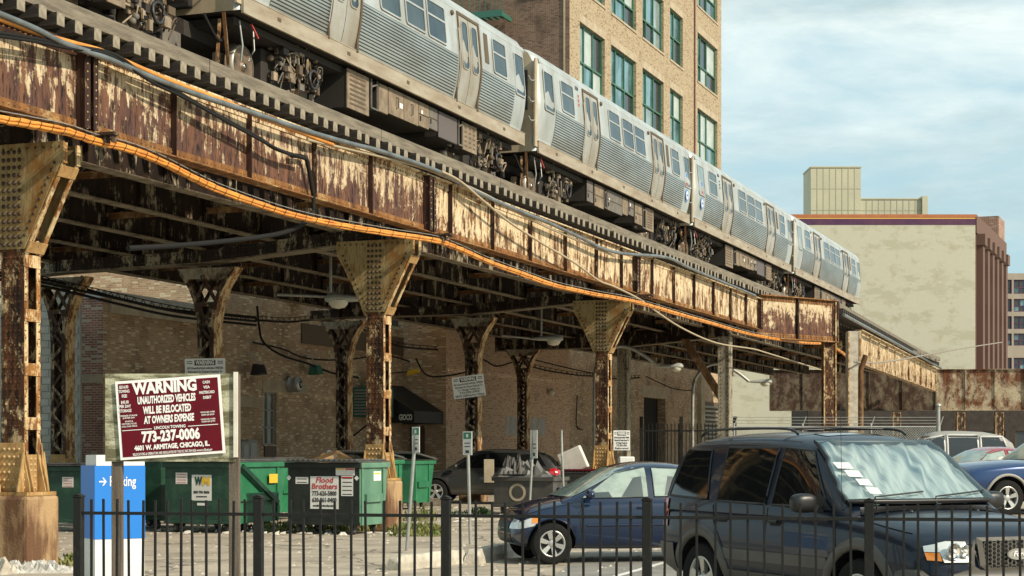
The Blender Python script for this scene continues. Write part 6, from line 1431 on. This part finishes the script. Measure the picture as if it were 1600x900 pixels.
ex.patch('cowl', 'trim_black', 'T', [(1.10, -.70), (1.20, -.70), (1.20, .70), (1.10, .70)], .012, 3, 14)
for y0, y1 in ((-.55, -.02), (.08, .66)):
    w_ = ex.pr('T', 1.14, y0, .03); s = MB(); pts = [ex.pr('F', y0+(y1-y0)*k/6, 1.16+.007*k, .088, 'K') for k in range(7)]; s.tube([w_]+[p for p in pts if p], .008, 5); s.build('wiper', 'trim_black', R_)
for y in (-.42, -.14, .14, .42) if False else (-.35, .35): 
    p = ex.pr('T', 1.35, y, .004); s = MB(); s.lathe([(.02, 0), (.015, .014), (0, .016)], p, 'z', 8); s.build('washer_nozzle', 'trim_black', R_)
# seams
for ax in 'RL':
    ex.line('door_seam', 'seam', ax, [(-.12, 1.10), (-.12, .45)]); ex.line('door_seam', 'seam', ax, [(.95, 1.07), (1.0, .8), (.92, .42)]); ex.line('door_seam', 'seam', ax, [(-1.10, 1.10), (-1.06, .95), (-.86, .70), (-.80, .45)])
    ex.line('hood_seam', 'seam', ax, [(.98, 1.055), (1.4, 1.02), (1.9, .95)], .01)
    for x in (-.98, -.05): 
        o = ex.patch('handle_recess', 'seam', ax, [(x, .94), (x+.17, .94), (x+.17, 1.0), (x, 1.0)], .003, 3, 3); p0, p1 = ex.pr(ax, x+.01, .975, .03), ex.pr(ax, x+.16, .975, .03)
        s = MB(); s.tube([p0, p1], .016, 6); s.build('door_handle', 'trim_black', R_)
    # cladding: lower sill and side moulding
    ex.patch('sill_cladding', 'cladding', ax, [(-.88, .36), (.88, .36), (.88, .50), (-.88, .50)], .012, 12, 4)
    ex.patch('side_moulding', 'cladding', ax, [(-.80, .60), (.90, .60), (.88, .70), (-.84, .70)], .018, 12, 4)
    for xw in (-1.31, 1.31):        # wheel arch flare
        vs = []; n = 22
        for k in range(n+1):
            a = -.12+(PI+.24)*k/n; ok = True; row = []
            for rr, of in ((.432, .004), (.445, .028), (.52, .022), (.535, .0)):
                x, z = xw+rr*math.cos(a), .36+rr*math.sin(a); h = ex.pr(ax, x, max(z, .40), of, 'B')
                if h is None or abs(h.y) < .70: h = Vector((x, (-1 if ax == 'R' else 1)*(.80+of), z))
                h = Vector((x, (-1 if ax == 'R' else 1)*max(abs(h.y), .84), z)); row.append(h)
            vs += row
        s = MB(); s.add(vs, [(i*4+k, i*4+k+1, (i+1)*4+k+1, (i+1)*4+k) for i in range(n) for k in range(3)], True); s.build('arch_flare', 'cladding', R_, fix=False)
    sd = -1 if ax == 'R' else 1
    s = MB(); vs = []; n = 10
    mm_ = bmesh.new(); bmesh.ops.create_icosphere(mm_, subdivisions=3, radius=1); 
    for v in mm_.verts:
        x, y, z = v.co; e = 3.2; L0 = (abs(x)**e+abs(y)**e+abs(z)**e)**(1/e); v.co = Vector((x/L0*.075, y/L0*.125, z/L0*.085))+Vector((.72, sd*1.02, 1.17))
    me = bpy.data.meshes.new('mirror_housing'); mm_.to_mesh(me); mm_.free(); me.polygons.foreach_set('use_smooth', [True]*len(me.polygons)); me.materials.append(MT['trim_black']); o = bpy.data.objects.new('mirror_housing', me); C.objects.link(o); o.parent = R_
    s = MB(); s.bar((.74, sd*.84, 1.12), (.73, sd*.94, 1.13), .06, .05); s.add([(.70, sd*.865, 1.11), (.90, sd*.85, 1.11), (.60, sd*.80, 1.30)], [(0, 1, 2)]); s.build('mirror_arm', 'trim_black', R_)
    # tail light
    ex.patch('tail_light', 'lens_red', ax, [(-2.17, .86), (-1.98, .86), (-2.0, 1.14), (-2.12, 1.14)], .012, 5, 6); ex.patch('tail_light_lens', 'lens_amber', ax, [(-2.17, .955), (-2.02, .955), (-2.02, 1.02), (-2.16, 1.02)], .02, 4, 3)
    # headlight
ex.patch('rear_bumper', 'cladding', 'R', [(-2.2, .42), (-1.78, .42), (-1.80, .70), (-2.2, .70)], .03, 8, 5); ex.patch('rear_bumper', 'cladding', 'L', [(-2.2, .42), (-1.78, .42), (-1.80, .70), (-2.2, .70)], .03, 8, 5)
ex.patch('tail_light', 'lens_red', 'B', [(.74, .86), (.60, .86), (.60, 1.05), (.74, 1.05)], .012, 4, 4)
s = MB().m('cladding')
hw_ = lambda y: 2.30-.17*abs(y/.8)**2.6
vs = []; n = 20
for k in range(n+1):
    y = -.84+1.68*k/n; x = hw_(y)
    for dx, z in ((-.14, .34), (.0, .38), (.03, .50), (.02, .62), (-.02, .665), (-.14, .68)): vs.append((x+dx, y, z))
s.add(vs, [(i*6+k, i*6+k+1, (i+1)*6+k+1, (i+1)*6+k) for i in range(n) for k in range(5)], True)
for sd in (-1, 1):
    vs = []
    for k in range(5):
        x = hw_(.84)-(.30)*k/4
        for dy, z in ((-.10, .34), (.0, .38), (.03, .50), (.02, .62), (-.0, .665), (-.10, .68)): vs.append((x, sd*(.845+dy), z))
    s.add(vs, [(i*6+k, i*6+k+1, (i+1)*6+k+1, (i+1)*6+k) for i in range(4) for k in range(5)], True)
fb = s.build('front_bumper', None, R_, fix=False)
s = MB().m('trim_black'); s.box(2.20, 2.31, -.42, .42, .42, .52); s.build('air_intake', None, fb)
for sd in (-1, 1): s = MB().m('trim_black'); s.lathe([(.085, .0), (.085, .02), (0, .02)], (2.24, sd*.60, .50), 'x', 16); s.m('lens_clear').lathe([(.06, .03), (0, .035)], (2.24, sd*.60, .50), 'x', 16); s.build('fog_light', None, fb)
for sd in (-1, 1):
    # headlight: housing, two reflectors, amber corner
    A = lambda y, z, o: (lambda h: Vector((h.x+.012+(o+.14*max(0, (y-.44)/.4)**2)*.6, h.y, h.z)) if h is not None else Vector((2.05, sd*y, z)))(ex.pr('F', sd*min(y, .80), z, .0, 'B'))
    s = MB().m('seam'); s.add([A(.42, .72, 0), A(.80, .735, -.08), A(.79, .865, -.09), A(.62, .905, -.03), A(.44, .91, 0)], [(0, 1, 2, 3, 4)]); ho = s.build('headlight', None, R_, fix=False)
    s = MB().m('lens_clear'); vs = [A(.44, .73, .02), A(.70, .735, -.01), A(.70, .885, -.03), A(.62, .90, -.015), A(.455, .895, .015)]; s.add(vs, [(0, 1, 2, 3, 4)]); s.build('headlight_lens', None, ho, fix=False)
    s = MB().m('lens_amber'); s.add([A(.715, .745, -.008), A(.79, .75, -.08), A(.79, .81, -.085), A(.715, .81, -.02)], [(0, 1, 2, 3)]); s.build('turn_signal', None, ho, fix=False)
    s = MB().m('lens_clear'); s.add([A(.705, .815, -.018), A(.79, .815, -.085), A(.78, .86, -.09), A(.705, .88, -.032)], [(0, 1, 2, 3)]); s.build('headlight_lens', None, ho, fix=False)
    for y, r0 in ((.61, .072), (.50, .055)):
        p = A(y, .82, .03); s = MB().m('chrome'); s.lathe([(r0, .012), (r0*.9, .022), (r0*.85, .0), (r0*.5, -.02), (0, -.03)], p, 'x', 20); s.m('white_plastic').lathe([(r0*.3, .0), (r0*.25, .02), (0, .025)], p, 'x', 10); s.build('reflector', None, ho)
# grille with honeycomb and oval badge
s = MB().m('cladding'); G = lambda y, z, o=0: Vector((2.262-.10*abs(y/.8)**2.5+o, y, z))
ring_o = [(-.40, .93), (.40, .93), (.36, .70), (.30, .66), (-.30, .66), (-.36, .70)]; ring_i = [(-.355, .90), (.355, .90), (.32, .71), (.27, .685), (-.27, .685), (-.32, .71)]
n = 6; s.m('box_grey'); s.add([G(*p, .02) for p in ring_o]+[G(*p, .035) for p in ring_i], [(i, (i+1) % n, (i+1) % n+n, i+n) for i in range(n)]); go = s.build('grille_surround', None, R_, fix=False)
s = MB().m('seam'); s.add([G(*p, .008) for p in ring_i], [list(range(6))]); s.build('grille_back', None, go, fix=False)
s = MB().m('cladding'); hx = .022
for i in range(-10, 11):
    for j in range(0, 7):
        cy = i*hx*1.78; cz = .70+j*hx*1.55+(hx*.78 if i % 2 else 0)
        if abs(cy) > .34-(0.90-cz)*.18 or cz > .89: continue
        pts = [G(cy+hx*math.cos(PI/3*k), cz+hx*.88*math.sin(PI/3*k), .022) for k in range(6)]
        for k in range(6): s.bar(pts[k], pts[(k+1) % 6], .007, .012, up=(1, 0, 0))
s.build('honeycomb', None, go, kind='stuff')
s = MB().m('chrome'); s.add([G(.115*math.cos(2*PI*k/24), .79+.047*math.sin(2*PI*k/24), .040) for k in range(24)], [list(range(24))]); s.m('decal_blue' if False else 'wall_grey').add([G(.105*math.cos(2*PI*k/24), .79+.039*math.sin(2*PI*k/24), .043) for k in range(24)], [list(range(24))]); bd = s.build('badge', None, go, fix=False)
text('Ford', .062, 'lettering_white', bd, tuple(G(0, .79, .048)), (PI/2, 0, PI/2), .001, fit=.14, shear=.3)
s = MB().m('box_grey'); 
for sd in (-1, 1): s.add([G(sd*.41, .92, .015), G(sd*.41, .70, .015), G(sd*.34, .655, .02), G(sd*.43, .655, .0), G(sd*.47, .72, -.005)], [(0, 1, 2, 3, 4)])
s.build('bumper_insert', None, go, fix=False)
# roof rack
for sd in (-1, 1):
    s = MB(); zz0 = 1.80; s.tube(smooth_path([(.0, sd*.60, 1.775), (-.12, sd*.60, 1.82), (-.5, sd*.61, 1.835), (-1.2, sd*.61, 1.835), (-1.62, sd*.60, 1.82), (-1.75, sd*.60, 1.765)], 4), .013, 6); s.build('roof_rail', 'trim_black', R_)
for x in (-.35, -1.35): s = MB(); s.tube([(x, -.6, 1.832), (x, 0, 1.848), (x, .6, 1.832)], .012, 6); s.build('roof_crossbar', 'trim_black', R_)
s = MB(); p = ex.pr('T', .98, -.80, 0); s.tube([p, p+Vector((-.02, 0, .9))], .003, 4); s.build('antenna', 'trim_black', R_)
ex.patch('sunroof', 'tint_glass', 'T', [(-.15, -.36), (.12, -.36), (.12, .36), (-.15, .36)], .006, 4, 8)
# ---------------- blue sedan (faces left)
def sedan(name, label, loc, yaw, paint, glassm, L=4.25, wb=2.5, W_=.84, H=1.46, trimc='trim_black', light=True, spokes=6, cat='car'):
    f, b = wb/2+.56, -wb/2-.95
    c = Car(name, label, loc, yaw,
        [(b, .60, .45, .82, .84), (b+.08, .74, .32, .93, .97), (b+.4, W_-.02, .26, .95, 1.02), (-wb/2, W_, .22, .94, 1.0), (-.3, W_, .20, .92, .95), (.5, W_, .20, .90, .94), (.9, W_, .21, .88, .95), (wb/2, W_-.005, .22, .83, .90), (wb/2+.4, W_-.06, .24, .72, .80), (f-.12, W_-.16, .27, .62, .68), (f, .52, .32, .52, .56)],
        [(-wb/2-.45, 1.0, .66, .60, .94), (-wb/2-.12, 1.25, .72, .58, .92), (-.85, 1.40, .76, .56, .92), (-.35, H-.02, .78, .57, .90), (.05, H-.04, .78, .57, .90), (.35, 1.30, .78, .60, .89), (.75, 1.08, .76, .66, .88), (1.08, .90, .72, .68, .86)],
        (-wb/2, wb/2), .295, paint, arch=.045, tw=.19, spokes=spokes, cat=cat, track=W_-.10)
    for ax in 'LR':
        for q in ([(-wb/2-.02, .98), (-1.0, .965), (-.98, 1.31), (-1.04, 1.29)], [(-.95, .965), (-.27, .95), (-.27, 1.36), (-.88, 1.335)], [(-.18, .945), (.80, .93), (.28, 1.28), (-.18, 1.37)]):
            o = c.patch('side_window', glassm, ax, q, .008, only='K'); c.line('window_seal', trimc, ax, q+[q[0]], .016, .007, parent=o, only='K')
        c.patch('seat', 'seat_dark', ax, [(-.80, .97), (-.42, .97), (-.50, 1.24), (-.74, 1.22)], .010, 4, 4, only='K'); c.patch('seat', 'seat_dark', ax, [(-.10, .95), (.22, .95), (.02, 1.22), (-.10, 1.24)], .010, 4, 4, only='K')
        c.patch('dashboard', 'seat_dark', ax, [(.36, .945), (.74, .935), (.62, 1.01), (.40, 1.02)], .010, 4, 3, only='K')
        c.line('door_seam', 'seam', ax, [(-.22, .92), (-.22, .30)]); c.line('door_seam', 'seam', ax, [(.80, .90), (.86, .7), (.80, .28)]); c.line('door_seam', 'seam', ax, [(-.98, .93), (-.92, .6), (-.82, .3)])
        c.line('fender_seam', 'seam', ax, [(.95, .86), (1.4, .77), (1.75, .66)], .01)
        c.line('rub_strip', paint, ax, [(.75, .55), (-.80, .56)], .035, .006)
        for x in (-.62, -.02) if False else (-.12, -.85): 
            p0, p1 = c.pr(ax, x-.02, .80, .028), c.pr(ax, x+.12, .80, .028); s = MB(); s.tube([p0, p1], .016, 6); s.build('door_handle', paint, c.r)
        sd = 1 if ax == 'L' else -1
        s = MB(); s.lathe([(0, -.06), (.07, -.05), (.095, 0), (.07, .05), (0, .06)], (0, 0, 0), 'x', 14); o = s.build('mirror', paint, c.r); o.location = (.72, sd*.90, .99); o.scale = (1, 1.15, .8)
        c.patch('headlight', 'lens_clear', ax, [(1.46, .56), (1.70, .50), (1.69, .60), (1.44, .70)], .010, 8, 5); c.patch('turn_signal', 'lens_amber', ax, [(1.44, .60), (1.54, .58), (1.52, .68), (1.42, .70)], .014, 4, 4)
        c.patch('tail_light', 'lens_red', ax, [(b+.10, .70), (b+.34, .72), (b+.36, .90), (b+.12, .90)], .01, 5, 4)
        # arch lip
        for xw in (-wb/2, wb/2):
            s = MB(); pts = []
            for k in range(17):
                a = .05+(PI-.10)*k/16; x, z = xw+.345*math.cos(a), .295+.345*math.sin(a); h = c.pr(ax, x, z+.012, .004, 'B'); 
                if h is not None and abs(h.y) > .6: pts.append(h)
            if len(pts) > 2: s.tube(pts, .010, 5); s.build('arch_lip', paint, c.r)
    c.patch('windshield', glassm, 'F', [(-.66, .95), (.66, .95), (.54, 1.36), (-.54, 1.36)], .008, 12, 6, only='K'); c.patch('rear_window', glassm, 'B', [(.62, 1.0), (-.62, 1.0), (-.5, 1.34), (.5, 1.34)], .008, 10, 6, only='K')
    c.patch('headlight', 'lens_clear', 'F', [(.42, .50), (.66, .50), (.64, .62), (.44, .64)], .01, 4, 4); c.patch('headlight', 'lens_clear', 'F', [(-.66, .50), (-.42, .50), (-.44, .64), (-.64, .62)], .01, 4, 4)
    c.patch('grille', 'trim_black', 'F', [(-.36, .50), (.36, .50), (.36, .60), (-.36, .60)], .008, 6, 3); c.patch('grille', 'trim_black', 'F', [(-.45, .30), (.45, .30), (.45, .42), (-.45, .42)], .008, 6, 3)
    return c
yw = PI+math.radians(12); hx_, hy_ = math.cos(yw), math.sin(yw)
fw = Vector((.555, 24.5, 0))      # front left wheel contact
side = Vector((-hy_, hx_, 0))     # left of the car
c0 = fw-Vector((hx_, hy_, 0))*1.25-side*.74
blue = sedan('sedan', 'navy blue sedan facing left, half hidden by the slate suv', c0, yw, 'paint_navy', 'sky_glass')
s = MB(); s.tube(smooth_path([(.70, .72, .72), (.3, .76, .70), (-.3, .77, .70)], 3), .004, 4); bpy.data.objects.remove(s.build('x', 'seam'))
# ---------------- grey crossover
def crossover(name, label, loc, yaw, paint, glassm='tint_glass', H=1.62, W_=.9, wb=2.75, cat='car', tail=True, wr=.36, side_frame=None, boxy=0.0, spokes=5):
    f, b = wb/2+.92, -wb/2-.95
    c = Car(name, label, loc, yaw,
        [(b, .66, .5, .95, .97), (b+.08, .82, .38, 1.05, 1.08), (b+.4, W_-.01, .32, 1.06, 1.10), (-wb/2, W_, .28, 1.04, 1.08), (-.2, W_, .26, 1.0, 1.03), (.7, W_, .26, .98, 1.02), (wb/2, W_-.01, .28, .93, 1.02), (wb/2+.45, W_-.06, .3, .84, .93), (f-.12, W_-.15, .34, .72, .8), (f, .58, .4, .6, .64)],
        [(b+.12, 1.10, .72, .66, 1.0), (b+.28+.0, 1.35+boxy, .78, .64, 1.0), (b+.62-boxy, H-.06, .80, .62, 1.0), (-.6, H, .82, .62, 1.0), (.1, H-.02, .82, .62, .98), (.4, H-.13, .82, .64, .97), (.85, 1.18, .80, .70, .96), (1.2, 1.0, .76, .72, .95)],
        (-wb/2, wb/2), wr, paint, arch=.05, tw=.23, cat=cat, spokes=spokes)
    for ax in 'LR':
        for q in ([(b+.42, 1.12), (-1.12, 1.09), (-1.12, H-.16), (b+.66, H-.16)], [(-1.04, 1.09), (-.2, 1.06), (-.2, H-.11), (-1.04, H-.12)], [(-.12, 1.06), (.85, 1.04), (.38, H-.22), (-.12, H-.12)]):
            o = c.patch('side_window', glassm, ax, q, .008, only='K'); c.line('window_seal', side_frame or 'trim_black', ax, q+[q[0]], .02 if not side_frame else .06, .007, parent=o, only='K')
        c.line('door_seam', 'seam', ax, [(-.16, 1.02), (-.16, .4)]); c.line('door_seam', 'seam', ax, [(.9, 1.0), (.94, .4)]); c.patch('sill_cladding', 'cladding', ax, [(-.9, .3), (.9, .3), (.9, .42), (-.9, .42)], .012, 8, 3)
        c.patch('tail_light', 'lens_red', ax, [(b+.08, .84), (b+.34, .90), (b+.30, 1.04), (b+.12, 1.06)], .012, 5, 4); c.patch('headlight', 'lens_clear', ax, [(f-.42, .66), (f-.14, .62), (f-.14, .72), (f-.42, .80)], .01, 6, 4)
        sd = 1 if ax == 'L' else -1
        s = MB(); s.lathe([(0, -.06), (.08, -.05), (.11, 0), (.08, .05), (0, .06)], (0, 0, 0), 'x', 12); o = s.build('mirror', paint, c.r); o.location = (.75, sd*.97, 1.12); o.scale = (1, 1.1, .8)
    c.patch('windshield', glassm, 'F', [(-.70, 1.06), (.70, 1.06), (.56, H-.14), (-.56, H-.14)], .008, 10, 6, only='K'); c.patch('rear_window', glassm, 'B', [(.66, 1.12), (-.66, 1.12), (-.54, H-.12), (.54, H-.12)], .008, 10, 6, only='K')
    c.patch('tail_light', 'lens_red', 'B', [(.84, .88), (.58, .88), (.58, 1.0), (.80, 1.04)], .01, 4, 4); c.patch('grille', 'trim_black', 'F', [(-.4, .5), (.4, .5), (.4, .64), (-.4, .64)], .01, 6, 4)
    return c
yw = PI-math.radians(9); h_ = Vector((math.cos(yw), math.sin(yw), 0)); sd_ = Vector((-h_.y, h_.x, 0)); fw = Vector((PX(681, 51), 51, 0)); c0 = fw-h_*1.375-sd_*.8
crossover('crossover', 'dark grey crossover parked behind the laced column, facing left with red tail light showing', c0, yw, 'paint_graphite')
# ---------------- cars at the right edge
crossover('passenger_van', 'white and black tall passenger van behind the red car at right', (PX(1490, 47), 49, .0), PI-.05, 'wall_grey', 'win_dark', H=2.12, W_=.92, wb=2.9, cat='van', boxy=.2, side_frame='paint_white')
yr = PI+.35; sedan('compact_car', 'red car of which only the roof and windows show behind the blue truck hood', (PX(1512, 47), 45.5, 0), yr, 'paint_red', 'sky_glass', cat='car').r.scale = (1.13, 1.13, 1.16)
yt = PI+math.radians(16); h_ = Vector((math.cos(yt), math.sin(yt), 0)); sd_ = Vector((-h_.y, h_.x, 0)); fw = Vector((PX(1572, 42), 42, 0)); c0 = fw-(h_*1.7+sd_*.85)*1.12
tk = Car('pickup_truck', 'blue pickup truck with grey wheel arch trim cut by the right edge', c0, yt,
    [(-2.9, .8, .6, 1.0, 1.02), (-2.8, .92, .5, 1.10, 1.12), (-1.7, .95, .45, 1.12, 1.14), (-.5, .95, .42, 1.14, 1.16), (.5, .95, .42, 1.14, 1.18), (1.2, .94, .44, 1.14, 1.22), (1.7, .93, .46, 1.11, 1.20), (2.2, .90, .48, 1.06, 1.15), (2.5, .85, .52, .98, 1.06), (2.6, .74, .56, .85, .9)],
    [(-1.3, 1.2, .84, .8, 1.1), (-1.2, 1.7, .86, .7, 1.1), (-.9, 1.83, .86, .68, 1.1), (-.1, 1.83, .86, .68, 1.1), (.15, 1.74, .86, .68, 1.1), (.9, 1.18, .84, .76, 1.1)], (-1.7, 1.7), .39, 'paint_truck', cat='truck', arch=.09, tw=.26)
tk.r.scale = (1.12, 1.12, 1.12)
for ax in 'LR':
    for q in ([(-1.05, 1.2), (-.4, 1.2), (-.4, 1.68), (-1.0, 1.66)], [(-.3, 1.2), (.7, 1.19), (.2, 1.64), (-.3, 1.7)]): tk.patch('side_window', 'sky_glass', ax, q, .008, only='K')
    tk.line('door_seam', 'seam', ax, [(.75, 1.13), (.8, .6)])
    pts = [];
    for k in range(21):
        a = -.1+(PI+.2)*k/20; x, z = 1.7+.50*math.cos(a), .39+.50*math.sin(a); h = tk.pr(ax, x, max(z, .5), .012, 'B')
        if h is not None and abs(h.y) > .7: pts.append(h)
    s = MB(); s.tube(pts, .035, 6); s.build('arch_flare', 'wall_grey', tk.r)
tk.patch('windshield', 'sky_glass', 'F', [(-.74, 1.22), (.74, 1.22), (.62, 1.7), (-.62, 1.7)], .008, 10, 6, only='K')
crossover('parked_car', 'pale silver car roof showing between the chain link post and the van', (PX(1420, 56), 57, 0), PI, 'paint_white', 'win_dark', H=1.55)
